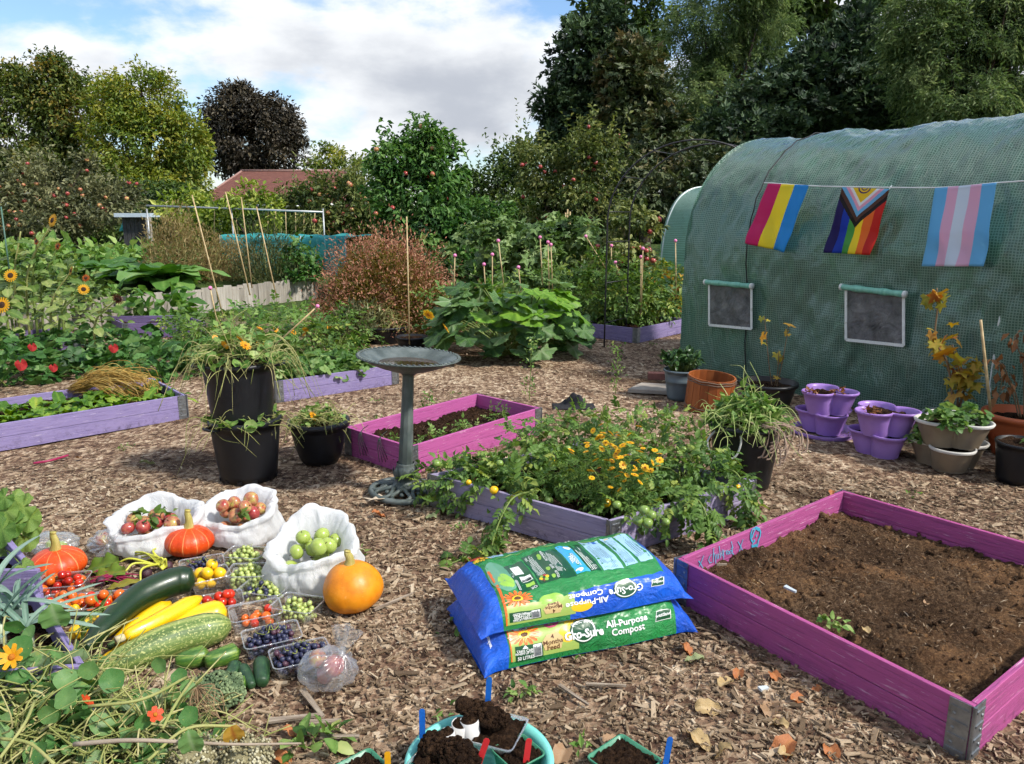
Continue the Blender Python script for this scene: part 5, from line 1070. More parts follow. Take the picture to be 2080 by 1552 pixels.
# ================================================================== COMPOST BAGS
def compost():
    white = flat('print_white', 'E6E8E4', .35, coat=.3); green = flat('print_green', '1E7038', .3, coat=.4); dk = flat('print_dark_green', '114A28', .3, coat=.4); blue = flat('print_blue', '0E55C8', .28, coat=.4); sky_ = flat('print_pale_blue', '9CC4DC', .3, coat=.4); cyan = flat('print_cyan', '38A0D8', .3, coat=.3)
    kraft = flat('print_kraft', 'C9AE78', .4, coat=.3); yel = flat('print_yellow', 'E8BC28', .35, coat=.3); org = flat('print_orange', 'DC6A28', .35, coat=.3); brn_ = flat('print_brown', '5A3618', .4, coat=.3); black = flat('print_black', '15181A', .35, coat=.3); lime = flat('print_lime', '8CB848', .35, coat=.3); red = flat('print_red', 'B02E28', .35, coat=.3); cab = flat('print_cabbage', '5E9478', .35, coat=.3); pinkp = flat('print_pink', 'B85070', .35, coat=.3); sal = flat('print_salad', '9CB45A', .35, coat=.3)
    # UV frame: u 0..1 along the length (left to right as it lies), v 0..1 from the front bottom edge over the top to the back
    def filmm(name, stops_u):
        m, nt, out = nodes(name); uv = nt.nodes.new('ShaderNodeUVMap'); s = N(nt, 'ShaderNodeSeparateXYZ', {0: uv.outputs[0]}); v = objvec(nt)
        base = ramp(nt, noise(nt, v, 3, 3), [(.3, '1E7A3C'), (.7, '2A8C48')])
        bl = ramp(nt, noise(nt, v, 5, 3), [(.3, '0B4CBC'), (.7, '1260D6')])
        wv = mth(nt, 'MULTIPLY', mth(nt, 'SUBTRACT', noise(nt, v, 6, 2), .5), .03)
        u_ = mth(nt, 'ADD', s.outputs[0], wv)
        end = mth(nt, 'MAXIMUM', mth(nt, 'LESS_THAN', u_, stops_u[0]), mth(nt, 'GREATER_THAN', u_, stops_u[1]))
        if stops_u[2]: # blue band along the front spine
            band = mth(nt, 'MULTIPLY', mth(nt, 'GREATER_THAN', u_, .40), mth(nt, 'LESS_THAN', mth(nt, 'ADD', s.outputs[1], mth(nt, 'MULTIPLY', mth(nt, 'SUBTRACT', .75, u_), .10)), stops_u[2])); end = mth(nt, 'MAXIMUM', end, band)
        c = mixc_(nt, end, base, bl)
        b = N(nt, 'ShaderNodeBsdfPrincipled', {'Base Color': c, 'Roughness': .36, 'Specular IOR Level': .5, 'Coat Weight': .12, 'Coat Roughness': .2})
        wr = noise(nt, mapv(nt, v, (1, 2.2, 1)), 11, 8, .66, 1.2); nt.links.new(bump(nt, wr, .7, .035), b.inputs['Normal']); nt.links.new(b.outputs[0], out.inputs[0]); return m
    def make(label, O, ax, ay, L, Wd, H_, z0, seed, stops_u, decals, spread):
        t = thing('compost_bag', label, 'compost bag', (O[0], O[1], z0), (0, 0, math.atan2(ax[1], ax[0]))); rg = np.random.default_rng(seed)
        def Sf(u, v):
            u = np.asarray(u, float); v = np.asarray(v, float)
            e = np.clip(1-np.abs(u-.5)*2, 0, 1); puff = np.clip(e/.26, 0, 1)**.55; tipf = np.clip(e/.11, 0, 1)
            th_ = math.pi*(1.0-v)      # v 0 front bottom .. 1 back bottom
            ww = Wd*(1.0+.02*np.sin(u*9+seed))*(1+.10*(1-tipf))*.5; hh = H_*puff*(1+.05*np.sin(u*7+seed)+.04*np.sin(u*13+2))
            y = ww*np.sign(np.cos(th_))*np.abs(np.cos(th_))**.72
            zz_ = hh*np.sin(th_)**.66
            y = -ww*np.cos(th_-0)*0 + y
            x = L*(u-.5) + .0*v
            wr = .004*np.sin(u*40+v*9)*np.sin(v*3.14)*(1-tipf)+.005*vnoise(np.stack([u*9, v*7], -1), 1.5, seed)+.004*np.abs(vnoise(np.stack([u*19+v*6, v*13-u*5], -1), 1.6, seed+3))+.006*np.sin(v*16+seed)*np.sin(v*math.pi)*np.clip(1-e/.22, 0, 1)
            zz_ = zz_ + wr*np.sin(v*math.pi) + .012*(1-tipf)*np.sin(v*math.pi) + spread*(1-tipf)
            return np.stack([x, y, np.maximum(zz_, .002)], -1)
        V, F, uv = gridsurf(110, 70, Sf); o = MB().add(V, F, 0, None, uv).build('sack', filmm('compost_film_%d' % seed, stops_u), t)
        # underside
        Vb, Fb, _ = gridsurf(40, 2, lambda u, v: np.concatenate([Sf(u[:40], np.zeros(40)+.0), Sf(u[40:], np.zeros(40)+1.0)])*[1, 1, .5]); MB().add(Vb, Fb).build('sack_base', blue, t)
        def onb(uvp, lift):
            q = np.asarray(uvp, float); e = 1e-3; P0 = Sf(q[:, 0], q[:, 1]); du = Sf(q[:, 0]+e, q[:, 1])-P0; dv = Sf(q[:, 0], q[:, 1]+e)-P0; n = nrm(np.cross(du, dv)); n = np.where(n[:, 2:3] < -.2, -n, n)
            return P0 + n*lift
        def poly(name, pts, m_, lift=.0012):
            'fill a uv polygon by fan on a fine ring grid'
            P_ = np.array(pts, float); c = P_.mean(0); n = len(P_); rows = [c+(P_-c)*k for k in (.02, .35, .7, 1.0)]; Q = np.concatenate(rows); ob = MB().add(onb(Q, lift), ringfaces(n, 4)).build(name, m_, t); return ob
        def dens(pts, k=6):
            P_ = np.array(pts+pts[:1], float); return [tuple(P_[i]*(1-f)+P_[i+1]*f) for i in range(len(pts)) for f in np.linspace(0, 1, k, endpoint=False)]
        def rect(name, u0, u1, v0, v1, m_, lift=.0012): 
            Vr, Fr, _ = gridsurf(max(3, int((u1-u0)*70)), max(3, int((v1-v0)*50)), lambda a, b: onb(np.stack([u0+a*(u1-u0), v0+b*(v1-v0)], -1), lift)); return MB().add(Vr, Fr).build(name, m_, t)
        def ell(name, u, v, ru, rv, m_, lift=.0014, n=24): return poly(name, [(u+ru*math.cos(a), v+rv*math.sin(a)) for a in np.arange(n)*2*math.pi/n], m_, lift)
        def flower(u, v, r, asp, mp, mc, np_=16, lift=.0018):
            b = MB()
            for k in range(np_):
                a = k*2*math.pi/np_; pts = [(u+r*rr_*math.cos(a+da), v+r*asp*rr_*math.sin(a+da)) for rr_, da in ((.25, 0), (.62, -.17), (.9, -.10), (1.0, 0), (.9, .10), (.62, .17))]; b.add(onb(np.array(pts), lift+.0003*(k % 2)), [np.array([[0, 1, 2, 3]]), np.array([[0, 3, 4, 5]])])
            b.build('printed_petals', mp, t, kind='stuff'); ell('printed_flower_centre', u, v, r*.36, r*asp*.36, mc, lift+.0009, 16); ell('printed_flower_ring', u, v, r*.22, r*asp*.22, brn_ if mc is not brn_ else yel, lift+.0012, 14)
        def text(s, u, v, hu, m_, flip=False, lift=.0018, bold=.0, vs=None, rot=0.0, xs=1.0):
            cu = bpy.data.curves.new('t', 'FONT'); cu.body = s; cu.size = 1.0; cu.align_x = 'CENTER'; cu.align_y = 'CENTER'; cu.offset = bold; cu.resolution_u = 2
            ob = bpy.data.objects.new('t', cu); sc.collection.objects.link(ob); dg = bpy.context.evaluated_depsgraph_get(); me = bpy.data.meshes.new_from_object(ob.evaluated_get(dg)); bpy.data.objects.remove(ob)
            co = np.zeros(len(me.vertices)*3); me.vertices.foreach_get('co', co); co = co.reshape(-1, 3)[:, :2]; 
            co[:, 0] *= xs; c_, s_ = math.cos(rot), math.sin(rot); co = co@np.array([[c_, s_], [-s_, c_]])
            if flip: co = -co
            vs_ = hu*L/(Wd*1.25) if vs is None else vs
            me.vertices.foreach_set('co', onb(np.stack([u+co[:, 0]*hu, v+co[:, 1]*vs_], -1), lift).ravel()); me.materials.clear(); me.materials.append(m_); me.update(); me.name = 'printed_text'
            return link('printed_text', me, t)
        def lines(u0, u1, v0, v1, n, m_, lift=.0022, vert=True, wd=.35):
            b = MB(); rgl = np.random.default_rng(int(u0*1000))
            for k in range(n):
                f0, f1 = (k+.1)/n, (k+.1+wd)/n; e = rgl.uniform(.7, 1.0)
                q = [(u0+(u1-u0)*f0, v0), (u0+(u1-u0)*f1, v0), (u0+(u1-u0)*f1, v0+(v1-v0)*e), (u0+(u1-u0)*f0, v0+(v1-v0)*e)] if vert else [(u0, v0+(v1-v0)*f0), (u0+(u1-u0)*e, v0+(v1-v0)*f0), (u0+(u1-u0)*e, v0+(v1-v0)*f1), (u0, v0+(v1-v0)*f1)]
                for j in range(4):
                    a_, b_ = np.array(q[0])+(np.array(q[3])-q[0])*j/4, np.array(q[1])+(np.array(q[2])-q[1])*j/4; c_, d_ = np.array(q[1])+(np.array(q[2])-q[1])*(j+1)/4, np.array(q[0])+(np.array(q[3])-q[0])*(j+1)/4
                    b.add(onb(np.array([a_, b_, c_, d_]), lift), np.array([[0, 1, 2, 3]]))
            b.build('printed_lines', m_, t, kind='stuff')
        decals(dict(rect=rect, ell=ell, poly=poly, flower=flower, text=text, lines=lines, dens=dens, seed=seed), dict(white=white, green=green, dk=dk, blue=blue, sky=sky_, cyan=cyan, kraft=kraft, yel=yel, org=org, brn=brn_, black=black, lime=lime, red=red, cab=cab, pink=pinkp, sal=sal))
        return t
    def lower(K, C):
        rect, ell, flower, text, lines, poly = K['rect'], K['ell'], K['flower'], K['text'], K['lines'], K['poly']
        rect('printed_border', .125, .135, .02, .34, C['org'], .0009); rect('printed_leaf_ground', .13, .43, .02, .34, C['sal'], .001)
        flower(.195, .20, .075, 1.2, C['org'], C['yel']); flower(.425, .27, .062, 1.3, C['yel'], C['brn'], 18); ell('printed_beet', .325, .26, .035, .05, C['pink']); ell('printed_tomato', .30, .32, .03, .03, C['red'], .0013); ell('printed_flower_blur', .385, .14, .04, .07, C['yel'], .0012); ell('printed_leaf', .45, .17, .03, .05, C['lime'], .0013)
        rect('printed_panel', .145, .268, .015, .115, C['dk'], .0024); text('TAKE CARE', .19, .075, .016, C['white'], lift=.003, bold=.02); text('WHEN LIFTING', .19, .058, .014, C['white'], lift=.003, bold=.02); poly('printed_warning', K['dens']([(.176, .09), (.204, .09), (.19, .113)], 3), C['white'], .003); text('50 LITRES', .19, .03, .018, C['white'], lift=.003, bold=.02); rect('printed_barcode_ground', .225, .262, .025, .11, C['white'], .003); lines(.227, .260, .028, .107, 13, C['black'], .0036, True, .5)
        poly('printed_kraft_badge', K['dens']([(.275, .05), (.35, .045), (.362, .12), (.34, .165), (.29, .16), (.265, .11)], 4), C['kraft'], .0024)
        for i, w_ in enumerate(('4', 'Months', 'Feed')): text(w_, .314, .137-.038*i, .030, C['brn'], lift=.003, bold=.02)
        ell('printed_roundel', .455, .14, .060, .095, C['dk'], .0024, 32); ell('printed_roundel_ring', .455, .14, .054, .085, C['white'], .0028, 32); ell('printed_roundel_fill', .455, .14, .048, .076, C['dk'], .0032, 32)
        text('GROW WITH', .455, .20, .016, C['white'], lift=.0038, bold=.02); text('Gro-Sure', .455, .11, .056, C['white'], lift=.0042, bold=.035, xs=.82, vs=.085)
        text('All-Purpose', .66, .15, .042, C['white'], lift=.003, bold=.02, vs=.072); text('Compost', .66, .085, .042, C['white'], lift=.003, bold=.02, vs=.072)
        poly('printed_brand_leaf', K['dens']([(.795, .09), (.875, .09), (.88, .165), (.808, .165)], 4), C['white'], .0022); poly('printed_brand_leaf_fill', K['dens']([(.798, .094), (.872, .094), (.877, .161), (.81, .161)], 4), C['dk'], .0027); text('westland', .838, .128, .022, C['white'], lift=.0033, bold=.02)
        for u_, v_, ru, rv in ((.78, .40, .03, .09), (.845, .33, .028, .085), (.80, .29, .025, .04)): ell('printed_pale_petal', u_, v_, ru, rv, C['white'], .0012); ell('printed_pale_petal_fill', u_, v_, ru*.86, rv*.9, C['lime'], .0018)
        ell('printed_end_roundel', .055, .58, .016, .04, C['dk'], .002); text('Gro-Sure', .055, .58, .018, C['white'], lift=.003, rot=-math.pi/2, bold=.02, vs=.030); text('All-Purpose Compost', .055, .36, .020, C['white'], lift=.003, rot=-math.pi/2, bold=.02, vs=.030)
        rect('printed_litres_ground', .155, .215, .245, .30, C['white'], .0028); rect('printed_litres_fill', .158, .212, .25, .295, C['brn'], .0033); text('50 LITRES', .185, .283, .014, C['white'], lift=.004, bold=.02); text('WHEN FILLED', .185, .262, .010, C['white'], lift=.004, bold=.02)
    def upper(K, C):
        rect, ell, flower, text, lines, poly = K['rect'], K['ell'], K['flower'], K['text'], K['lines'], K['poly']
        rect('printed_leaf_ground', .125, .43, .02, .17, C['sal'], .001); rect('printed_border', .118, .128, .02, .5, C['org'], .0009)
        flower(.185, .225, .070, 1.15, C['org'], C['yel']); ell('printed_flower_blur', .46, .06, .05, .035, C['yel'], .0012); ell('printed_leaf', .33, .17, .055, .05, C['lime'], .0012)
        ell('printed_cabbage', .165, .44, .055, .13, C['cab'], .0011, 30); ell('printed_cabbage_heart', .17, .40, .035, .07, C['lime'], .0016); flower(.145, .66, .045, 1.2, C['yel'], C['brn']); ell('printed_tomato', .13, .74, .03, .045, C['red'], .0012)
        rect('printed_panel', .135, .275, .035, .105, C['dk'], .0024); text('50 LITRES', .19, .075, .018, C['white'], True, .003, .02); text('WHEN FILLED', .19, .088, .013, C['white'], True, .003, .02); text('TAKE CARE', .19, .056, .014, C['white'], True, .003, .02); text('WHEN LIFTING', .19, .045, .012, C['white'], True, .003, .02); rect('printed_barcode_ground', .232, .270, .04, .10, C['white'], .003); lines(.234, .268, .043, .097, 14, C['black'], .0036, True, .5)
        poly('printed_kraft_badge', K['dens']([(.295, .05), (.36, .045), (.375, .09), (.355, .135), (.315, .13), (.285, .09)], 4), C['kraft'], .0024)
        for i, w_ in enumerate(('4', 'Months', 'Feed')): text(w_, .332, .065+.028*i, .025, C['brn'], True, .003, .02)
        text('All-Purpose', .485, .085, .042, C['white'], True, .003, .02, vs=.06); text('Compost', .485, .145, .042, C['white'], True, .003, .02, vs=.06)
        ell('printed_roundel', .675, .135, .060, .075, C['dk'], .0024, 32); ell('printed_roundel_ring', .675, .135, .054, .067, C['white'], .0028, 32); ell('printed_roundel_fill', .675, .135, .048, .06, C['dk'], .0032, 32); text('Gro-Sure', .675, .125, .054, C['white'], True, .0042, .02, xs=.82, vs=.075); text('CERTAINTY', .675, .185, .012, C['white'], True, .0036, .02)
        poly('printed_brand_leaf', K['dens']([(.80, .10), (.865, .10), (.872, .165), (.81, .16)], 4), C['white'], .0022); poly('printed_brand_leaf_fill', K['dens']([(.803, .104), (.862, .104), (.868, .161), (.812, .156)], 4), C['dk'], .0027); text('westland', .836, .13, .018, C['white'], True, .0033, .02)
        # panels on the top face
        rect('printed_panel', .205, .295, .29, .52, C['dk'], .0014); rect('printed_white_box', .225, .265, .44, .50, C['white'], .002); rect('printed_barcode_ground', .235, .285, .37, .42, C['white'], .002); lines(.238, .282, .373, .417, 12, C['black'], .0026, True, .5); rect('printed_label_white', .245, .285, .325, .355, C['lime'], .002); lines(.21, .222, .31, .50, 3, C['white'], .002, True); text('QR', .275, .302, .02, C['white'], True, .002)
        rect('printed_panel', .305, .475, .315, .56, C['dk'], .0014); lines(.315, .355, .40, .545, 7, C['white'], .0022, True, .3); lines(.405, .445, .38, .55, 7, C['white'], .0022, True, .3); 
        for v_, w_ in ((.52, 'REDUCE'), (.44, 'REUSE'), (.36, 'RECYCLE')): text(w_, .395, v_, .013, C['white'], True, .0024, .02, rot=math.pi/2, vs=.016); ell('printed_leaf_badge', .378, v_, .009, .017, C['lime'], .0022, 14)
        for k in range(6): a = k*1.047; ell('printed_petal', .335+.014*math.cos(a), .365+.022*math.sin(a), .008, .013, [C['yel'], C['red'], C['lime']][k % 3], .0022, 10)
        rect('printed_scene', .480, .545, .335, .575, C['cyan'], .0014); ell('printed_cloud', .525, .54, .018, .02, C['white'], .002); ell('printed_cloud', .50, .36, .018, .015, C['white'], .002); 
        for i, w_ in enumerate(('FEEL', 'GOOD', 'GARDENING')): text(w_, .497+.013*i, .455, .016 if i < 2 else .010, C['white'], True, .0022, .03, rot=math.pi/2, vs=.026 if i < 2 else .016)
        rect('printed_panel', .55, .60, .335, .58, C['dk'], .0014); lines(.555, .595, .345, .57, 5, C['white'], .002, True, .35)
        rect('printed_text_panel', .61, .71, .33, .61, C['sky'], .0014); lines(.62, .70, .345, .57, 10, C['dk'], .002, True, .18); rect('printed_star', .66, .70, .575, .605, C['blue'], .002)
        rect('printed_text_panel', .725, .785, .34, .62, C['sky'], .0014); lines(.73, .78, .355, .58, 7, C['dk'], .002, True, .18); rect('printed_text_panel', .80, .865, .345, .62, C['sky'], .0014); lines(.805, .86, .36, .58, 7, C['dk'], .002, True, .18); ell('printed_badge', .755, .60, .012, .015, C['kraft'], .002)
        rect('printed_text_panel', .17, .25, .66, .80, C['sky'], .0014); lines(.175, .245, .67, .79, 8, C['dk'], .002, True, .18); rect('printed_text_panel', .27, .33, .67, .81, C['sky'], .0014); lines(.275, .325, .68, .80, 6, C['dk'], .002, True, .18)
        rect('printed_seam', .14, .88, .625, .632, C['sal'], .0012); text('ALL-PURPOSE', .60, .74, .055, C['white'], True, .0016, .0, vs=.055)
    # lower bag lies front edge towards the camera, upper one turned round on top
    a = G(985, 1375); b = G(1408, 1287); ax = np.array([(b-a).x, (b-a).y]); L = np.linalg.norm(ax)+.02; ax /= np.linalg.norm(ax); ay = np.array([-ax[1], ax[0]])
    cen = np.array([(a+b).x/2, (a+b).y/2]) + ay*.23
    make('lower bag of compost lying on the chips, green with a sunflower print', cen, ax, ay, L, .46, .148, .012, 2, (.115, .905, 0), lower, .0)
    ax2 = nrm(ax@np.array([[math.cos(.0), math.sin(.0)], [-math.sin(.0), math.cos(.0)]])); c2 = cen + ay*.025 - ax*.005
    make('upper bag of compost printed upside down, with a blue side band', c2, ax2, ay, L*.99, .45, .138, .141, 3, (.105, .885, .215), upper, -.03)
compost()

# ================================================================== SEED TUB AND POTS AT THE FRONT
def front():
    aqua = mat('aqua_plastic', ['5FBFB0', '86D6C8'], scale=8, rough=.35, bumps=.03); grn = mat('green_pot_plastic', ['2E6B50', '4C9272'], scale=10, rough=.35)
    c = G(974, 1553, .13); t = thing('trug', 'round aqua plastic trug crowded with pots of soil', 'trug', (c.x, c.y, .0))
    V, F = lathe([(.01, .005), (.15, .005), (.165, .03), (.188, .13), (.202, .14), (.204, .147), (.192, .149), (.180, .135), (.158, .03), (.01, .02)], 56); MB().add(V, F).build('tub_wall', aqua, t)
    def sqpot(name, label, px, py, z, lx, ly, h, rot, m_, rimm=None, bz=0.0, soilz=.9):
        g = G(px, py, z); q = thing(name, label, 'pot', (g.x, g.y, z-h), (0, 0, rot)); rows = []
        for zz_, s in ((0, .72), (h*.92, .97), (h*.92, 1.02), (h, 1.04), (h, .98), (h*.5, .86)): r_ = rrect(lx*s, ly*s, .014, 4); rows.append(np.column_stack([r_, np.full(len(r_), zz_)]))
        n = len(rows[0]); MB().add(np.concatenate(rows), ringfaces(n, len(rows))).build('pot_wall', m_, q)
        Vs, Fs, _ = gridsurf(18, 18, lambda u, v: np.stack([(u-.5)*lx*.93, (v-.5)*ly*.93, h*soilz+.014*np.sin(u*3.1)*np.sin(v*3.1)+.006*vnoise(np.stack([u*9, v*9], -1), 1, 3)+rng.normal(size=len(u))*.003], -1)); MB().add(Vs, Fs).build('soil', SOIL, q); return q
    sqpot('food_tray', 'clear plastic tub of dark soil at the back of the aqua trug', 1000, 1478, .16, .17, .15, .09, -.35, RIMP)
    sqpot('food_tray', 'clear plastic tub heaped with soil at the trug front', 905, 1540, .15, .16, .14, .08, -.5, RIMP, soilz=1.05)
    sqpot('square_pot', 'green square pot of soil inside the aqua trug', 1052, 1525, .15, .11, .11, .09, .65, grn)
    sqpot('square_pot', 'green square pot of soil on the chips right of the trug', 1268, 1540, .10, .15, .15, .10, .72, grn)
    sqpot('square_pot', 'green square pot of soil left of the trug at the picture edge', 735, 1560, .10, .12, .12, .10, .72, grn)
    card = mat('white_card_tube', ['B8B6B2', 'D8D6D2'], rough=.8)
    for px, py, z, r, lab in ((935, 1466, .19, .026, 'white card tube of soil at the back left of the trug'), (915, 1486, .185, .022, 'white card tube of soil, foremost in the trug'), (958, 1462, .20, .027, 'white card tube of soil, tallest in the trug')):
        g = G(px, py, z); q = thing('card_tube', lab, 'tube', (g.x, g.y, z-.07), (rng.normal()*.08, rng.normal()*.08, 0)); V, F = lathe([(r*.98, 0), (r, .07), (r*.94, .07), (r*.92, .0)], 20); MB().add(V, F).build('tube_wall', card, q); V, F = lathe([(r*.93, .066), (r*.6, .074), (r*.01, .078)], 16); V[:, 2] += rng.normal(size=len(V))*.003; MB().add(V, F).build('soil', SOIL, q)
    b = MB(); cs = []
    for px, py, z, r in ((885, 1515, .17, .045), (925, 1530, .175, .05), (975, 1445, .20, .035), (1005, 1462, .185, .04), (950, 1440, .205, .03), (945, 1548, .165, .04)):
        g = G(px, py, z); V, F = ball(20, 12); V = V*(1+.10*vnoise(V, 4, int(px))+.05*vnoise(V, 11, 3))[:, None]; b.add(xf(V, None, (r, r, r*.5), g), F); dd = rand_dirs(150); dd[:, 2] = np.abs(dd[:, 2]); cb_ = ball(6, 4); b.scatter(cb_, np.array(tuple(g))+dd*[r*1.02, r*1.02, r*.55], frames(rand_dirs(150), rand_dirs(150)), np.exp(rng.normal(size=150)*.5)*.0042)
    tag(b.build('loose_soil', SOIL), 'heaps of dark loose soil spilled over the pots in the trug', 'soil', kind='stuff')
    def marker(px, py, px2, py2, z, y, m_, label, word, w=.0085):
        p0 = G(px2, py2, z); p1 = D(px, py, p0.y+.005); d = (p1-p0); L = d.length; q = thing('plant_marker', label, 'plant label', p0); dz = np.array(d)/L; nf = nrm(np.array([.12, -1, .3])); sd_ = nrm(np.cross(dz, nf)); nf = np.cross(sd_, dz)
        out = [(-1, -.35), (-1, .93), (-.5, 1.0), (.5, 1.0), (1, .93), (1, -.35)]; Vf = np.array([sd_*w*a+dz*L*b_ for a, b_ in out]); V = np.concatenate([Vf+nf*-.0008, Vf+nf*.0008]); n = 6
        MB().add(V, [np.array([list(range(6))]), np.array([list(range(11, 5, -1))]), np.array([[i, (i+1) % 6, 6+(i+1) % 6, 6+i] for i in range(6)])]).build('blade', m_, q, smooth=False)
        ink = MB(); rg = np.random.default_rng(int(px))
        for k in range(9):
            z0 = .25+.065*k; pts = [(rg.uniform(-.45, .45), z0), (rg.uniform(-.5, .5), z0+.03), (rg.uniform(-.5, .5), z0+.055)]; W = np.array([sd_*w*a+dz*L*b_ for a, b_ in pts])
            for s_ in (1,): ink.add(np.concatenate([W-dz*.0006-nf*.0016*s_, W+dz*.0006-nf*.0016*s_]), np.array([[0, 1, 4, 3], [1, 2, 5, 4]]))
        ink2 = MB(); 
        ink.build('handwriting', flat('marker_ink', '1A1A22', .5), q, kind='stuff')
    bl = mat('blue_marker_plastic', ['1450A0', '1E66BE'], rough=.35); rd = mat('red_marker_plastic', ['B01E22', 'CC3034'], rough=.35); yw = mat('yellow_marker_plastic', ['D09010', 'E2A820'], rough=.35)
    marker(994, 1375, 990, 1444, .18, 0, bl, 'tall blue plant label standing at the back of the trug', ''); marker(857, 1440, 858, 1492, .16, 0, bl, 'blue plant label at the left rim of the trug', '')
    marker(990, 1500, 972, 1552, .15, 0, rd, 'red plant label leaning in the trug middle', ''); marker(1075, 1500, 1068, 1552, .14, 0, rd, 'red plant label in the green pot inside the trug', ''); marker(1362, 1497, 1352, 1552, .10, 0, bl, 'blue plant label beside the lone green pot', ''); marker(787, 1527, 788, 1560, .09, 0, yw, 'yellow plant label beside the corner green pot', '')
front()
# ================================================================== LEAF TEMPLATES
def t_diamond(w=.5, fold=.12, droop=.12):
    return (np.array([[0, 0, 0], [w/2, .45, fold], [0, 1, -droop], [-w/2, .45, fold]]), np.array([[0, 1, 2], [0, 2, 3]]))
def t_oval(w=.55, fold=.10, droop=.18):
    V = np.array([[0, 0, 0], [0, .35, 0], [0, .7, -droop*.5], [0, 1, -droop], [w*.42, .2, fold*.8], [w*.5, .5, fold], [w*.32, .8, fold*.3-droop*.6], [-w*.42, .2, fold*.8], [-w*.5, .5, fold], [-w*.32, .8, fold*.3-droop*.6]])
    tt = np.array([.12, .12, .1, .05, 0, 0, 0, 0, 0, 0])
    return V, [np.array([[1, 4, 5, 2][::1], [2, 8, 7, 1]])[:, ::1], np.array([[0, 4, 1], [0, 1, 7], [2, 5, 6], [2, 6, 3], [2, 3, 9], [2, 9, 8]])], tt
def t_compound(n=3, w=.42, leaf=.36, droop=.25, tpl=None):
    'pinnate leaf of n pairs and a tip leaflet'
    tpl = tpl or t_diamond(w); V = []; F = []; k = len(tpl[0]); fs = tpl[1] if isinstance(tpl[1], list) else [tpl[1]]; Fa = [[] for _ in fs]; c = 0; T = []
    for i in range(n+1):
        s = .25+.6*i/n; base = np.array([0, s, -droop*s*s])
        for sg in ((-1, 1) if i < n else (0,)):
            a = -sg*1.05; R = rotz(a); sz = leaf*(1.0-.25*abs(i-n*.55)/n) if sg else leaf*1.2
            q = xf(tpl[0], R, sz, base); q[:, 2] -= .25*np.abs(q[:, 0])*abs(sg); V.append(q); T.append(tpl[2] if len(tpl) > 2 else np.zeros(k))
            for j, f in enumerate(fs): Fa[j].append(f+c)
            c += k
    V.append(np.array([[-.012, 0, 0], [.012, 0, 0], [.006, .85, -droop*.72], [-.006, .85, -droop*.72]])); T.append(np.full(4, .2)); st = np.array([[0, 1, 2, 3]])+c
    return np.concatenate(V), [np.concatenate(f) for f in Fa]+[st], np.concatenate(T)
def t_trefoil(w=.85, tpl=None):
    tpl = tpl or t_oval(w, .12, .1); V = []; Fa = [[] for _ in tpl[1]]; T = []; c = 0
    for a in (-1.35, 0, 1.35):
        V.append(xf(tpl[0], rotz(a), 1)); T.append(tpl[2])
        for j, f in enumerate(tpl[1]): Fa[j].append(f+c)
        c += len(tpl[0])
    return np.concatenate(V), [np.concatenate(f) for f in Fa], np.concatenate(T)
def t_round(n=12, cup=.18, wav=.05, notch=False):
    a = np.arange(n)*2*math.pi/n; r = 1+wav*np.sin(a*5)
    V = np.concatenate([[[0, 0, 0]], np.stack([.5*r*np.cos(a), .5*r*np.sin(a), np.full(n, cup*.25)], -1), np.stack([r*np.cos(a), r*np.sin(a), cup+wav*1.2*np.sin(a*4+1)], -1)])*.5
    F = [np.array([[0, 1+i, 1+(i+1) % n] for i in range(n)]), np.array([[1+i, 1+n+i, 1+n+(i+1) % n, 1+(i+1) % n] for i in range(n)])]
    tt = np.concatenate([[.3], np.where(np.arange(n) % 2 == 0, .12, 0), np.zeros(n)]); return V, F, tt
def t_palm(lobes=5, depth=.35, n=40, teeth=.06, cup=.15):
    'lobed leaf, stalk at the origin, tip along +Y'
    a = np.linspace(-2.75, 2.75, n); c = np.cos(a*lobes/5.5*2.28/2.0*2/1.0*.5*2.0/1.0) ; r = .62+.38*np.exp(-(a/1.5)**2)
    lob = 1-depth*(.5-.5*np.cos(a/2.75*math.pi*lobes*1.0+math.pi*(lobes % 2 == 0)))**.9*np.clip(np.abs(a)/.2, 0, 1)
    lob = 1-depth*(.5-.5*np.cos(a*2*math.pi/(5.5/lobes)))
    rr_ = r*lob*(1+teeth*np.where(np.arange(n) % 2 == 0, 1, -1)); rows = [np.array([[0, 0, 0]])]
    for k, f in enumerate((.4, .75, 1.0)): rows.append(np.stack([np.sin(a)*rr_*f, np.cos(a)*rr_*f, cup*f*f*(.4+.6*np.cos(a*lobes/5.5*6.28))*.6 - .10*f**2*(1+np.cos(a))*.8], -1))
    V = np.concatenate(rows); F = [np.array([[0, 1+i+1, 1+i] for i in range(n-1)])]; Q = []
    for k in range(2):
        for i in range(n-1): b = 1+k*n; Q.append([b+i, b+i+1, b+n+i+1, b+n+i])
    vein = np.cos(a*2*math.pi/(5.5/lobes)) > .86; tt = np.concatenate([[.3], np.where(vein, .25, 0), np.where(vein, .2, -.03), np.where(vein, .05, -.05)])
    return V, F+[np.array(Q)], tt
def t_fig():
    a = np.linspace(-2.6, 2.6, 11); r = np.array([.5, .62, .42, .75, .5, 1.0, .5, .75, .42, .62, .5]); V = np.concatenate([[[0, 0, 0]], np.stack([np.sin(a)*r, np.cos(a)*r, .10*np.abs(np.sin(a*2.4))-.12*r*r], -1)])
    return V, [np.array([[0, 2+i, 1+i] for i in range(10)])], np.concatenate([[.2], np.where(np.arange(11) % 2 == 1, .08, -.04)])
LEAF = t_diamond(); SLIM = t_diamond(.26, .05, .25); OVAL = t_oval(); TOMLEAF = t_compound(3, .5, .40, .3, t_oval(.55, .12, .25)); TOMFAR = t_compound(2, .55, .45, .3)
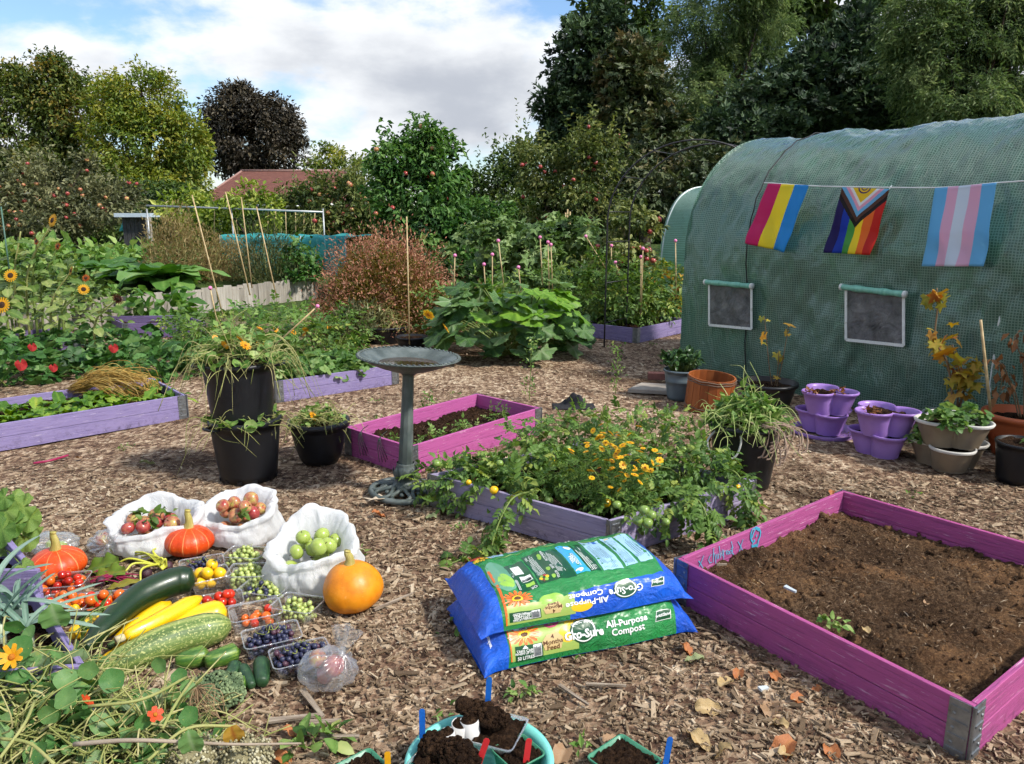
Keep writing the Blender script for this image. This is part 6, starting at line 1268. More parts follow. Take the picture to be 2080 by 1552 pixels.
TREF = t_trefoil(); ROUND = t_round(); PALM = t_palm(); FIG = t_fig(); ASHL = t_compound(2, .30, .42, .5)
def spray_tpl():
    V = []; F = []; c = 0
    for a, L in ((-.6, .75), (0, 1.0), (.6, .7)):
        q = np.array([[0, 0, 0], [.12, .5, .04], [0, 1, -.06], [-.12, .5, .04]])*[1.3, L, 1]; V.append(xf(q, rotz(a))); F.append(np.array([[0, 1, 2, 3]])+c); c += 4
    return np.concatenate(V), np.concatenate(F)
SPRAY = spray_tpl()
barkm = mat('tree_bark', ['2C251E', '5A4E42'], scale=7, rough=.9, stretch=(3, 3, .6), bumps=.6)
def crown_points(blobs, n, clump, rg, shell=.55):
    vol = np.array([b[3]*b[4]*b[5] for b in blobs])**(2/3); ks = np.maximum(2, (vol/vol.sum()*max(6, n/55))).astype(int); C = []; O = []
    for b, k in zip(blobs, ks):
        d = rand_dirs(k, rg); r = shell+(1-shell)*rg.random(k)**.6; C.append(np.array(b[:3])+d*r[:, None]*np.array(b[3:6])); O.append(np.repeat(np.array([b[:3]]), k, 0))
    C = np.concatenate(C); O = np.concatenate(O); i = rg.integers(len(C), size=n); cs = clump*rg.uniform(.6, 1.35, len(C))
    d = rand_dirs(n, rg); P = C[i]+d*(cs[i]*rg.random(n)**.45)[:, None]*[1, 1, .75]; out = nrm(nrm(P-C[i])*.9+nrm(C[i]-O[i])*.8+rg.normal(size=(n, 3))*.35)
    return P, out, C, i
def foliage(P, out, tpl, size, rg, droop=.25, flatn=.6, tint=None, jit=.35):
    n = len(P); d = nrm(out*.8+rg.normal(size=(n, 3))*.55+np.array([0, 0, -droop])); up = nrm(out*flatn+np.array([0, 0, .8])+rg.normal(size=(n, 3))*jit)
    return tpl, P, frames(d, up), size*np.exp(rg.normal(size=n)*.22), 0, (np.clip(rg.normal(size=n)*.2+.5, 0, 1) if tint is None else tint)
def tree(name, label, base, blobs, n, size, m_, clump, tpl=LEAF, trunk=.18, seed=1, cat='tree', group=None, droop=.25, shell=.5, limbs=14, fruit=None, cl_tint=.25, bark=None, bare=None, shoots=0):
    rg = np.random.default_rng(seed); base = Vector(base); t = thing(name, label, cat, base, group=group); B = [(b[0]-base.x, b[1]-base.y, b[2]-base.z, *b[3:]) for b in blobs]
    P, out, C, i = crown_points(B, n, clump, rg, shell); ct = rg.normal(size=len(C))*cl_tint
    if shoots:
        ns = shoots; top = C[np.argsort(C[:, 2])[-max(8, len(C)//3):]]; si = rg.integers(len(top), size=ns); L = rg.uniform(.5, 1.3, ns)*clump*2.2; k = 14
        q = top[si][:, None, :] + (np.array([0, 0, 1.0])+rg.normal(size=(ns, 1, 3))*.18)*(L[:, None]*np.linspace(.1, 1, k)[None])[:, :, None] + rg.normal(size=(ns, k, 3))*.02; q = q.reshape(-1, 3)
        P = np.concatenate([P, q]); out = np.concatenate([out, nrm(rg.normal(size=(len(q), 3))+[0, 0, .8])]); i = np.concatenate([i, np.zeros(len(q), int)])
    m1 = MB(); f = foliage(P, out, tpl, size, rg, droop); tt = np.clip(f[5]+ct[i], 0, 1); m1.scatter(tpl, f[1], f[2], f[3], 0, tt); o = m1.build('crown', m_, t, smooth=False)
    w = MB(); zc = min(b[2] for b in B); top = Vector((np.mean([b[0] for b in B]), np.mean([b[1] for b in B]), np.mean([b[2] for b in B])))
    pts = [(0, 0, -.05), (top.x*.15+.02, top.y*.15, top.z*.35), (top.x*.6, top.y*.6, top.z*.75), (top.x, top.y, top.z*1.05)]; w.add(*tube(bez(pts, 5), np.linspace(trunk, trunk*.35, 16), 8)); w.build('trunk', bark or barkm, t)
    lm = MB(); fork = np.array([top.x*.3, top.y*.3, top.z*.5])
    for c in C[rg.permutation(len(C))[:limbs]]:
        mid = fork*.5+c*.5+rg.normal(size=3)*clump*.3-[0, 0, clump*.2]; lm.add(*tube(bez([fork*rg.uniform(.7, 1.2), mid, c], 5), np.linspace(trunk*.4, trunk*.06, 11), 5))
    if limbs: lm.build('limbs', bark or barkm, t)
    if fruit:
        nf, r, kinds, zf = fruit; Cf = C[(C[:, 1] < np.median(C[:, 1])+.1)]; k = rg.integers(len(Cf), size=nf); d = rand_dirs(nf, rg); d[:, 1] = -np.abs(d[:, 1])
        for j in range(nf):
            p = Cf[k[j]]+d[j]*clump*rg.uniform(.8, 1.15); link('apple', AP[kinds[rg.integers(len(kinds))]], t, p, (rg.normal()*.5, rg.normal()*.5, 0), r*rg.uniform(.85, 1.15))
    return t
def blob(px, py, hw, hh, y, depth=None):
    c = D(px, py, y); s = S(1, y, c.z); return (c.x, c.y, c.z, hw*s, depth or hw*s*.9, hh*s)
def base(px, y, py=None): c = D(px, 500, y); return (c.x, y, float(gz(c.x, y)))
GL = lambda name, *c, **k: leafmat(name, list(c), **k)
olive = GL('olive_autumn_leaf', '36481E', '546630', '72803C', '8E7C3A'); ygreen = GL('yellow_green_leaf', '425A20', '6A8032', '8C983E', 'A29C42'); copper = GL('copper_leaf', '22221A', '343026', '4A4234', '605844', transl=.15)
midg = GL('mid_green_leaf', '22341A', '3C5426', '5A7236', '7A8A4A'); greyg = GL('grey_green_leaf', '39402A', '5A6040', '7C7E56', '9A9A70'); apg = GL('apple_tree_leaf', '2C3C1C', '4A5C2C', '707C42', '94985C'); bean = GL('bean_leaf', '1E3E1C', '386028', '5C8440', '86A860'); dconif = GL('dark_conifer_leaf', '18261A', '2A3E28', '405838', '5C7248', transl=.2, rough=.6); bconif = GL('brown_conifer_leaf', '26321C', '3E4E2C', '566038', '6E6440', transl=.18)
ashm = GL('ash_leaf', '34462A', '50683C', '708852', '94A46E', transl=.4); figm = GL('fig_leaf', '2C4422', '4A6632', '6E8A4C', '98AC74'); vinem = GL('vine_leaf', '4A6420', '708830', '98A848', 'BCC268')
FAR = 'tall trees behind the allotment'
tree('broad_tree', 'olive brown broad tree rising at the left frame edge', base(85, 46), [blob(40, 270, 110, 130, 46), blob(130, 240, 75, 110, 46.5), blob(90, 175, 70, 62, 46), blob(100, 370, 110, 70, 45)], 30000, .25, olive, .72, seed=1, trunk=.3, group=FAR)
tree('broad_tree', 'yellow green rounded tree left of the copper tree', base(310, 43), [blob(300, 300, 115, 95, 43), blob(285, 205, 78, 70, 43), blob(375, 290, 52, 85, 42.5), blob(225, 210, 50, 55, 44), blob(300, 385, 120, 45, 42.5)], 32000, .215, ygreen, .60, seed=2, trunk=.3, group=FAR)
tree('broad_tree', 'dark copper leaved round tree behind the tiled roof', base(512, 60), [blob(510, 285, 108, 82, 60), blob(485, 230, 62, 52, 60), blob(555, 250, 45, 50, 60), blob(500, 215, 40, 40, 60)], 28000, .29, copper, .75, seed=3, trunk=.35, group=FAR)
tree('broad_tree', 'small pale green tree right of the copper tree', base(665, 70), [blob(665, 325, 44, 30, 70), blob(740, 345, 40, 20, 72)], 3000, .32, ygreen, .7, seed=4, group=FAR)
# conifers and airy trees on the right
tree('conifer', 'dark green conifer standing alone against the sky', base(1205, 24), [blob(1190, 215, 85, 90, 24), blob(1180, 120, 62, 75, 24), blob(1225, 60, 42, 55, 24), blob(1250, 180, 75, 110, 24.3), blob(1140, 240, 50, 60, 23.6), blob(1210, 290, 110, 60, 24)], 21000, .185, dconif, .4, SPRAY, .2, 5, group=FAR, droop=-.1, shell=.62, limbs=4)
tree('conifer', 'browning conifer just right of the lone dark conifer', base(1310, 22), [blob(1290, 210, 62, 105, 22), blob(1330, 300, 80, 70, 21.5), blob(1265, 150, 45, 65, 22)], 11000, .18, bconif, .38, SPRAY, .18, 6, group=FAR, droop=-.05, shell=.6, limbs=4)
tree('conifer', 'broad black green conifer rising behind the polytunnel roof', base(1690, 24), [blob(1690, 190, 130, 110, 24), blob(1720, 90, 62, 75, 24), blob(1590, 230, 120, 85, 23.6), blob(1800, 210, 110, 90, 23.5), blob(1500, 280, 110, 50, 23), blob(1745, 45, 28, 42, 24), blob(1920, 250, 130, 60, 23), blob(2060, 250, 90, 60, 22.8)], 30000, .20, dconif, .46, SPRAY, .25, 7, group=FAR, droop=-.1, shell=.6, limbs=4)
tree('ash_tree', 'airy ash tree with open gaps between the conifers', base(1450, 28), [blob(1400, 200, 75, 75, 28), blob(1490, 160, 85, 65, 28), blob(1440, 60, 95, 60, 28), blob(1540, 60, 70, 60, 28), blob(1390, 300, 70, 60, 27), blob(1500, -20, 110, 40, 28)], 12500, .28, ashm, .5, ASHL, .22, 8, group=FAR, droop=.6, shell=.5, limbs=40)
tree('ash_tree', 'tall drooping ash tree towering at the top corner over the polytunnel', base(1950, 20), [blob(1900, 130, 85, 90, 20), blob(1990, 60, 90, 90, 20), blob(1870, 30, 70, 70, 20), blob(2060, 150, 80, 90, 20), blob(1960, 190, 90, 60, 19.5), blob(2080, 20, 90, 80, 20)], 15000, .25, ashm, .40, ASHL, .2, 9, group=FAR, droop=.7, shell=.45, limbs=40)
tree('poplar', 'loose grey green poplar top showing above the lone conifer', base(1265, 38), [blob(1200, 20, 45, 55, 38), blob(1270, 25, 50, 60, 38), blob(1335, 50, 45, 75, 38), blob(1260, -60, 90, 50, 38)], 4500, .34, midg, .55, LEAF, .2, 10, group=FAR, droop=.3, limbs=20)
tree('poplar', 'pale leafy treetop between the ash trees at the top edge', base(1630, 36), [blob(1600, 20, 60, 55, 36), blob(1660, -5, 55, 45, 36), blob(1790, -30, 60, 40, 34)], 3200, .36, midg, .6, LEAF, .2, 11, group=FAR, droop=.3, limbs=20)
# long hedge that closes the view
rg = np.random.default_rng(77); n = 26000; hx = rg.uniform(-36, 34, n); hzmax = 1.75+.25*np.sin(hx*.35)+.15*np.sin(hx*1.1); hz_ = rg.random(n)**.8*hzmax; hy = 34+rg.normal(size=n)*.5
P = np.stack([hx, hy, hz_+.36], -1); out = nrm(np.stack([rg.normal(size=n)*.4, -np.ones(n), rg.random(n)], -1)); f = foliage(P, out, LEAF, .30, rg)
hm = MB(); hm.scatter(*f); V, F = box(72, .8, 1.4, (-1, 34.4, 1.0)); hm.add(V, F, 0, .05); tag(hm.build('hedge', midg, smooth=False), 'long dense green hedge closing the view at the far end', 'hedge')
# house
def house():
    t = thing('bungalow', 'low house with a brown tiled hip roof behind the fruit cage', 'house', (*base(520, 50)[:2], .36)); y = 50
    a, b, r0, r1 = D(395, 413, y), D(760, 413, y), D(492, 347, y+3), D(700, 347, y+3); ze = a.z; ox, oy = t.location.x, t.location.y
    rm, nt, out = nodes('brown_roof_tiles'); v = objvec(nt, False); br = nt.nodes.new('ShaderNodeTexBrick'); nt.links.new(mapv(nt, v, (1, 1, 1.4)), br.inputs[0]); br.inputs['Scale'].default_value = 3.2; br.inputs['Color1'].default_value = lin('6E4238'); br.inputs['Color2'].default_value = lin('845448'); br.inputs['Mortar'].default_value = lin('4A2E28'); br.inputs['Mortar Size'].default_value = .03
    col = mixc_(nt, mth(nt, 'MULTIPLY', noise(nt, v, 3, 5), .5), br.outputs[0], '5A3A32'); bs = N(nt, 'ShaderNodeBsdfPrincipled', {'Base Color': col, 'Roughness': .9}); nt.links.new(bs.outputs[0], out.inputs[0])
    F0 = np.array([[a.x, y, ze], [b.x, y, ze], [b.x, y+6, ze], [a.x, y+6, ze], [r0.x, y+3, r0.z], [r1.x, y+3, r0.z]])-[ox, oy, .36]
    rf = MB().add(F0, [np.array([[0, 1, 5, 4], [2, 3, 4, 5]]), np.array([[1, 2, 5], [3, 0, 4]])]).build('roof', rm, t, smooth=False)
    MB().add(*tube([F0[4]-[.1, 0, 0], F0[5]+[.1, 0, 0]], .09, 6)).build('ridge_tiles', mat('ridge_tile', ['8A6A60', 'A08078'], rough=.9), rf); MB().add(*box(b.x-a.x, .08, .2, ((a.x+b.x)/2-ox, y-.05-oy, ze-.1-.36))).build('gutter', flat('white_gutter', 'C8C8C4', .5), rf)
    for q in ((F0[0], F0[4]), (F0[1], F0[5])): MB().add(*tube(list(q), .07, 6)).build('hip_tiles', mat('ridge_tile', ['8A6A60'], rough=.9), rf)
    bm = mat('buff_brick_wall', ['8A6A52', 'A8886C'], scale=9, rough=.9); w = b.x-a.x-.8; V, F = box(w, 5.2, ze-.4, ((a.x+b.x)/2-ox, y+3-oy, (ze-.4)/2)); MB().add(V, F).build('wall', bm, t, smooth=False)
    for k in range(3): 
        f = MB().add(*box(1.5, .06, 1.0, (a.x-ox+1.6+k*3.1, y+.36-oy, ze-1.2))).build('window', flat('house_window_frame', 'D0D0CC', .4), t, smooth=False); MB().add(*box(1.3, .06, .8, (a.x-ox+1.6+k*3.1, y+.345-oy, ze-1.2))).build('pane', flat('dark_house_glass', '1A2226', .1), f, smooth=False)
house()
# fruit trees nearer by
FT = 'fruit trees on the allotment'
c = D(150, 520, 22)
tree('apple_tree', 'grey green apple tree with a bare leaning trunk behind the sunflowers', (c.x+.1, 22, .36), [blob(130, 400, 120, 62, 22), blob(60, 370, 70, 62, 22), blob(215, 420, 75, 50, 21.6), blob(20, 430, 60, 60, 21.8), blob(110, 450, 100, 35, 21.4), blob(185, 350, 30, 30, 22)], 10500, .125, greyg, .36, OVAL if False else LEAF, .11, 21, group=FT, droop=.1, fruit=(75, .055, ['mix', 'red', 'mix'], 0), shoots=26, limbs=24)
tree('apple_tree', 'apple tree with red apples behind the turquoise netting', base(660, 19), [blob(675, 405, 60, 50, 19), blob(720, 420, 60, 60, 18.6), blob(605, 410, 42, 30, 19.2), blob(680, 455, 70, 35, 18.4)], 7000, .12, apg, .30, LEAF, .1, 22, group=FT, fruit=(34, .058, ['red', 'mix'], 0), shoots=20, limbs=16)
tree('apple_tree', 'tall narrow apple tree overgrown with climbing beans', base(850, 15), [blob(845, 420, 92, 85, 15), blob(805, 340, 62, 62, 15), blob(890, 350, 58, 66, 15), blob(860, 285, 44, 42, 15), blob(880, 500, 80, 65, 14.6), blob(905, 560, 62, 55, 14.3)], 16000, .12, bean, .22, LEAF, .09, 23, group=FT, fruit=(26, .048, ['red', 'mix'], 0), shoots=26, limbs=12, droop=.5)
tree('apple_tree', 'yellow green apple tree with many upright shoots left of the arch', base(1150, 17), [blob(1150, 350, 90, 70, 17), blob(1210, 330, 62, 80, 17), blob(1095, 340, 50, 62, 17.2), blob(1170, 420, 110, 45, 16.7)], 8000, .105, apg, .27, LEAF, .1, 24, group=FT, fruit=(24, .045, ['red'], 0), shoots=60, limbs=18, cl_tint=.3)
tree('apple_tree', 'rounded bushy tree between the bean tree and the lone conifer', base(1050, 21), [blob(1050, 350, 52, 62, 21), blob(1020, 390, 55, 50, 20.6), blob(960, 385, 60, 40, 21)], 5000, .125, midg, .32, LEAF, .1, 25, group=FT, shoots=20, limbs=8)
tree('shrub', 'bright green bush showing between bean tree and fig', base(985, 19), [blob(985, 440, 60, 28, 19), blob(955, 430, 35, 22, 18.6)], 2600, .12, bean, .24, LEAF, .05, 26, cat='shrub', limbs=0)
tree('fig_bush', 'spreading fig bush with large lobed leaves behind the courgettes', base(1100, 12.6), [blob(1090, 470, 95, 42, 12.6), blob(1180, 500, 70, 50, 12.4), blob(1000, 500, 70, 42, 12.8), blob(1110, 540, 120, 45, 12.2), blob(940, 545, 50, 40, 12.5)], 2600, .115, figm, .24, FIG, .05, 27, cat='shrub', limbs=10, droop=.35)
tree('apple_tree', 'trained apple tree with dark red apples behind the garden arch', base(1300, 12), [blob(1290, 470, 42, 62, 12), blob(1310, 420, 26, 36, 12), blob(1270, 540, 62, 50, 11.8), blob(1200, 560, 50, 36, 11.8)], 2600, .085, apg, .17, OVAL, .045, 28, group=FT, fruit=(22, .042, ['red'], 0), limbs=24, droop=.4)
tree('vine', 'yellow green vine climbing the fruit cage poles', base(530, 18), [blob(500, 400, 36, 32, 18), blob(545, 430, 30, 40, 18), blob(420, 450, 60, 40, 18.5), blob(380, 420, 55, 34, 19)], 3200, .13, vinem, .25, LEAF, .04, 29, cat='vine', limbs=4)
tree('shrub', 'dark green bushes in the shade behind the fruit cage', base(470, 25), [blob(330, 405, 80, 30, 26), blob(440, 452, 110, 30, 25), blob(560, 455, 120, 32, 24), blob(270, 430, 60, 60, 25), blob(710, 470, 90, 60, 23)], 7000, .17, midg, .4, LEAF, .06, 30, cat='shrub', limbs=0)
tree('shrub', 'dark bushes filling the gap below the conifers beyond the arch', base(1350, 19), [blob(1340, 380, 100, 70, 19), blob(1440, 380, 80, 80, 19), blob(1260, 410, 80, 60, 19)], 6000, .17, bconif, .4, SPRAY, .06, 31, cat='shrub', limbs=0)
# fruit cage, canes, netting, shed
galp = mat('grey_pole', ['8E9294', 'B4B8BA'], scale=6, rough=.4, metal=.4, bumps=.05); cane = mat('bamboo_cane', [(0, '8A7450'), (.5, 'B49C70'), (1, 'D6C49A')], scale=4, rough=.6, stretch=(1, 1, 4), bumps=.1)
def pole(name, label, cat, a, b, r, m_, group=None, n=8):
    d = b-a; o = MB().add(*tube([(0, 0, 0), tuple(d*.5+Vector((0, 0, 0))), tuple(d)], [r, r*.93, r*.85], n)).build(name, m_); o.location = a; tag(o, label, cat, group); return o
cg = thing('fruit_cage', 'grey metal pole frame of the fruit cage', 'frame', (D(300, 418, 18).x, 18, .36))
pp = [D(298, 418, 18), D(480, 424, 17.6), D(656, 431, 17.2)]; par(MB().add(*tube(pp, .022, 8)).build('top_rail', galp), cg); par(MB().add(*tube([D(470, 416, 20), D(640, 420, 20)], .03, 8)).build('back_rail', galp), cg)
for px, y in ((298, 18), (470, 17.6), (656, 17.2), (470, 20), (640, 20)): q = D(px, 424 if y < 19 else 418, y); par(MB().add(*tube([(q.x, q.y, q.z), (q.x, q.y, .3)], .018, 8)).build('upright', galp), cg)
for k, px in enumerate((436, 478, 545, 560, 580, 600, 618, 640)): q = D(px, 428, 17.9); q2 = D(px+rng.normal()*3, 500, 17.9); pole('bean_cane', 'thin upright cane hanging under the fruit cage rail', 'cane', q2, q, .012, cane, 'thin canes under the fruit cage', 5)
for (x0, y0, x1, y1, yy, lab) in ((455, 650, 390, 396, 9.2, 'tall leaning bamboo cane, leftmost of the four by the fence'), (508, 600, 458, 390, 9.8, 'bamboo cane second from the left by the fence'), (512, 585, 490, 400, 10.6, 'bamboo cane third from the left by the fence'), (562, 605, 521, 420, 10.4, 'thinner bamboo cane nearest the rust coloured bush'), (832, 700, 826, 440, 9.0, 'bamboo cane standing before the rust coloured bush'), (20, 555, 2, 420, 8.9, 'green stake among the sunflowers at the frame edge')):
    pole('bamboo_cane', lab, 'cane', D(x0, y0, yy), D(x1, y1, yy+.1), .009, cane if 'green' not in lab else mat('green_stake', ['3A5A4A', '56786A'], rough=.5))
for k, (px, py) in enumerate(((1153, 405), (1158, 410), (1149, 412))): pole('bamboo_cane', 'bundled yellow cane standing behind the fig bush', 'cane', D(px-1, 480, 13.4), D(px, py+20, 13.4), .014, cane, 'bundled canes behind the fig bush')
pinkb = mat('pink_ball_plastic', ['D66A9E', 'EC92BC'], rough=.35, bumps=0)
BALLS = [(427, 585, 440, 650, 8.7), (645, 622, 560, 700, 7.1), (924, 519, 922, 590, 9.6), (983, 537, 986, 590, 9.6), (1000, 517, 1000, 590, 9.8), (1012, 489, 1022, 570, 9.9), (1053, 543, 1058, 590, 9.4), (1097, 482, 1101, 560, 10.4), (1113, 492, 1115, 570, 10.2), (1119, 497, 1122, 580, 10.2), (1190, 480, 1230, 545, 10.4), (1242, 499, 1241, 560, 10.6), (1250, 533, 1268, 590, 10.2), (1306, 505, 1303, 610, 9.9), (1302, 522, 1301, 620, 10.0), (1372, 489, 1373, 580, 10.6)]
for k, (x0, y0, x1, y1, yy) in enumerate(BALLS):
    a, b = D(x1, y1, yy), D(x0, y0, yy); t = thing('topped_cane', 'bamboo cane topped with a pink ball' + [' by the low fence', ' leaning out of the bucket top', ', first right of the rust coloured bush', ', short, second right of the rust coloured bush', ' standing before the hose loop', ', tall, left of the fig bush middle', ', lowest one right above the courgette leaves', ', left of the close pair', ', left one of the close pair', ', right one of the close pair', ' leaning towards the garden arch', ' upright between the arch legs', ', low one between the arch legs', ', taller one of the pair right of the arch', ', lower one of the pair right of the arch', ' nearest the polytunnel end'][k], 'cane', a, group='canes with pink balls')
    d = b-a; MB().add(*tube([tuple(-d*.25), tuple(d)], .008, 6)).build('cane', cane, t); V, F = ball(14, 10); MB().add(xf(V, None, .023 if k != 1 else .019, d), F).build('ball_topper', pinkb, t)
def netm():
    m, nt, out = nodes('turquoise_net'); v = objvec(nt, False); c = ramp(nt, noise(nt, v, 4, 4), [(.3, '2AA0A8'), (.7, '58C8C8')]); b = N(nt, 'ShaderNodeBsdfPrincipled', {'Base Color': c, 'Roughness': .6}); tr = N(nt, 'ShaderNodeBsdfTranslucent', {0: c}); ms = N(nt, 'ShaderNodeMixShader', {0: .4, 1: b.outputs[0], 2: tr.outputs[0]}); tp = nt.nodes.new('ShaderNodeBsdfTransparent'); m2 = N(nt, 'ShaderNodeMixShader', {0: .22, 1: ms.outputs[0], 2: tp.outputs[0]}); nt.links.new(m2.outputs[0], out.inputs[0]); return m
NET = netm(); nt0 = thing('net_cage', 'turquoise netting cage above the dry shrubs', 'netting', (D(560, 520, 15.6).x, 15.6, .36)); a, b = D(446, 478, 16.2), D(700, 480, 15.0); zb = .4
dirn = (b-a); back = Vector((.3, 1.6, 0)); Vn, Fn, un = gridsurf(26, 16, lambda u, v: np.array([tuple(a+dirn*p+(back*max(0, (q-.6)/.4))+Vector((0, 0, (-(a.z-zb)*(1-min(1, q/.6)))-.05*math.sin(p*12.5)**2*(q > .3)+.02*math.sin(q*20+p*9)))) for p, q in zip(u, v)])); par(MB().add(Vn, Fn).build('net', NET), nt0)
Vn, Fn, un = gridsurf(8, 10, lambda u, v: np.array([tuple(a+back*p+Vector((0, 0, -(a.z-zb)*(1-q)+.02*math.sin(p*9)))) for p, q in zip(u, v)])); par(MB().add(Vn, Fn).build('net_end', NET), nt0)
for p in (0, .33, .66, 1): q = a+dirn*p; par(MB().add(*tube([(q.x, q.y+.02, zb-.1), (q.x, q.y+.02, q.z)], .02, 6)).build('hoop_post', galp), nt0)
# shed corner with its pale roof edge
sh = thing('garden_shed', 'dark little shed with a pale roof edge behind the apple tree', 'shed', (D(290, 470, 20).x, 20, .36)); s0, s1 = D(262, 470, 20.5), D(318, 470, 20.5); dkw = mat('dark_shed_wood', ['2A2A2C', '4A4A4A'], rough=.85, stretch=(1, 1, 6)); zt = D(300, 437, 20).z
for k in range(7): V, F = box((s1.x-s0.x)/7-.01, .03, zt-.45, (s0.x+(k+.5)*(s1.x-s0.x)/7, 20.2, (zt+.2)/2+.15)); par(MB().add(V, F).build('board', dkw, smooth=False), sh)
V, F = box(s1.x-s0.x+.2, 1.0, .10, ((s0.x+s1.x)/2, 20.5, zt)); par(MB().add(V, F).build('roof_edge', mat('pale_roof_edge', ['A8B8C4', 'C8D4DC'], rough=.5), smooth=False), sh); V, F = box(.10, .10, zt-.3, (s1.x+.05, 20.0, zt/2+.1)); par(MB().add(V, F).build('corner_post', greyw, smooth=False), sh)
Vn, Fn, un = gridsurf(16, 16, lambda u, v: np.array([tuple(D(245+32*p, 436+34*q, 20.6)+Vector((0, .1*math.sin(p*7+q*4), 0))) for p, q in zip(u, v)])); o = MB().add(Vn, Fn).build('tarpaulin', NET); tag(o, 'turquoise sheet hanging beside the dark shed', 'sheet'); o.modifiers.new('thick', 'SOLIDIFY').thickness = .01
o = MB().add(*tube(bez([D(945, 492, 14), D(955, 476, 14), D(972, 476, 14.1), D(980, 490, 14)], 6), .02, 6)).build('hose_pipe', mat('blue_hose', ['5A86A8', '88AAC0'], rough=.4)); tag(o, 'pale blue hose loop between bean tree and fig bush', 'hose')
# ================================================================== PLANTS
stg = mat('green_stem', ['54682E', '7E8E46'], rough=.6); sty = mat('straw_stem', [(0, '5E6A34'), (.4, '868C4C'), (.75, 'A8A26C'), (1, 'BEB68E')], scale=14, rough=.7, tint=.6); brs = mat('brown_twig', ['5A4630', '8A7050'], rough=.8)
tomm = leafmat('tomato_leaf', ['2E4A22', '4A6A30', '6E8E44', '9CA850'], mott=.3); strm = leafmat('strawberry_leaf', ['1E3E1A', '36602A', '588242', '86A468'], mott=.25, bumps=.3); rndm = leafmat('mallow_leaf', ['2A4A20', '486C32', '6C9048', '9AB070'], mott=.25); weedm = leafmat('weed_leaf', ['2E4E22', '527A34', '84A456', 'B4C078'], mott=.4); beetm = leafmat('beet_leaf', ['2E5018', '4E7824', '7EA038', 'B0B848'], mott=.4, mscale=40, bumps=.4); nastm = leafmat('nasturtium_leaf', ['2C5A2A', '4C7C3E', '74985A', 'A0B488'], mott=.25, mscale=30, spots=('AEB04A', 9, .66))
squm = leafmat('courgette_leaf', ['30502A', '4E7238', '72925A', 'A0B488'], mott=.25, mscale=30, bumps=.5, spots=('8FA08A', 60, .60)); squm2 = leafmat('fresh_courgette_leaf', ['3E6A24', '64902E', '88AE40', 'A8C060'], mott=.3, bumps=.4); rhum = leafmat('rhubarb_leaf', ['26481E', '44702E', '6C9648', '94B06A'], mott=.25, mscale=12, bumps=.4); sunm = leafmat('sunflower_leaf', ['3E5A26', '5E7A38', '829652', 'A2AA6A'], mott=.3, bumps=.3); leekm = leafmat('leek_leaf', ['3E5A4A', '668472', '92AA98'], transl=.2, mott=.2, mscale=10, bumps=.1); cucm = leafmat('cucumber_leaf', ['2E4E22', '52762F', '86A050', 'B4BC6A'], mott=.6, mscale=26, bumps=.4)
rustm = leafmat('rust_seed', ['6E4832', '9A664C', 'B8866A', 'BE9C76'], transl=.2, bumps=0); rustg = leafmat('rust_inner', ['4E5222', '74702E', '8A7638', '9A8A4A'], transl=.3, bumps=0); drym = leafmat('dry_plant', ['6A5A34', '8A7848', 'A8966A', '6E7240'], transl=.25, bumps=0); yelm = leafmat('yellowing_leaf', ['6E7A2A', 'A09A38', 'BC9A40', 'A0642C'], mott=.5, mscale=30); browm = leafmat('withered_leaf', ['5A3820', '80542E', 'A0744A'], transl=.2); jadem = leafmat('jade_leaf', ['1E3418', '34522A', '52703C'], transl=.1, rough=.35)
def bush(name, label, cat, c, rad, n, tpl, size, m_, seed=1, group=None, stems=10, stemm_=None, droop=.2, shell=.5, flatn=.7, sr=.006, tint=None, smooth=True, z0=0.0, jit=.35, top=False, cl=None, parent=None):
    rg = np.random.default_rng(seed); t = thing(name, label, cat, (c[0], c[1], z0), group=group); h = rad[2]
    d = rand_dirs(n, rg); d[:, 2] = np.abs(d[:, 2]) if top else d[:, 2]; r = shell+(1-shell)*rg.random(n)**.5
    P = d*r[:, None]*np.array(rad)*[1, 1, 1 if top else .55]; lump = 1+.22*vnoise(d*[1, 1, 1.3], 2.6, seed); P = P*lump[:, None]; P[:, 2] += 0 if top else h*.52; P[:, 2] = np.maximum(P[:, 2], .01)
    out = nrm(d+[0, 0, .35]); f = foliage(P, out, tpl, size, rg, droop, flatn, tint, jit); m1 = MB(); m1.scatter(*f); m1.build('foliage', m_, t, smooth=smooth)
    s = MB()
    for k in range(stems):
        e = P[rg.integers(n)]; b = np.array([rg.normal()*rad[0]*.15, rg.normal()*rad[1]*.15, 0]); s.add(*tube(bez([b, b*.4+e*.5+[0, 0, h*.18], e], 4), np.linspace(sr, sr*.4, 9), 5))
    if stems: s.build('stems', stemm_ or stg, t)
    return t
# --- inside the polytunnel
for k, (tt, ac, lab) in enumerate(((.85, .72, 'leafy vine seen dimly through the tunnel film at the first window'), (1.9, .72, 'leafy tomato row seen dimly through the tunnel film behind the rainbow flag'), (2.95, .72, 'leafy plant seen dimly through the tunnel film behind the pale flag'), (4.1, .72, 'leafy plant inside the tunnel towards its hidden end'))):
    p_ = TB+TE*tt+TN*ac; bush('tunnel_plant', lab, 'plant', p_, (.44, .40, 1.15), 2000, OVAL, .11, dconif, 40+k, 'plants inside the polytunnel', 8, droop=.4, shell=.3)
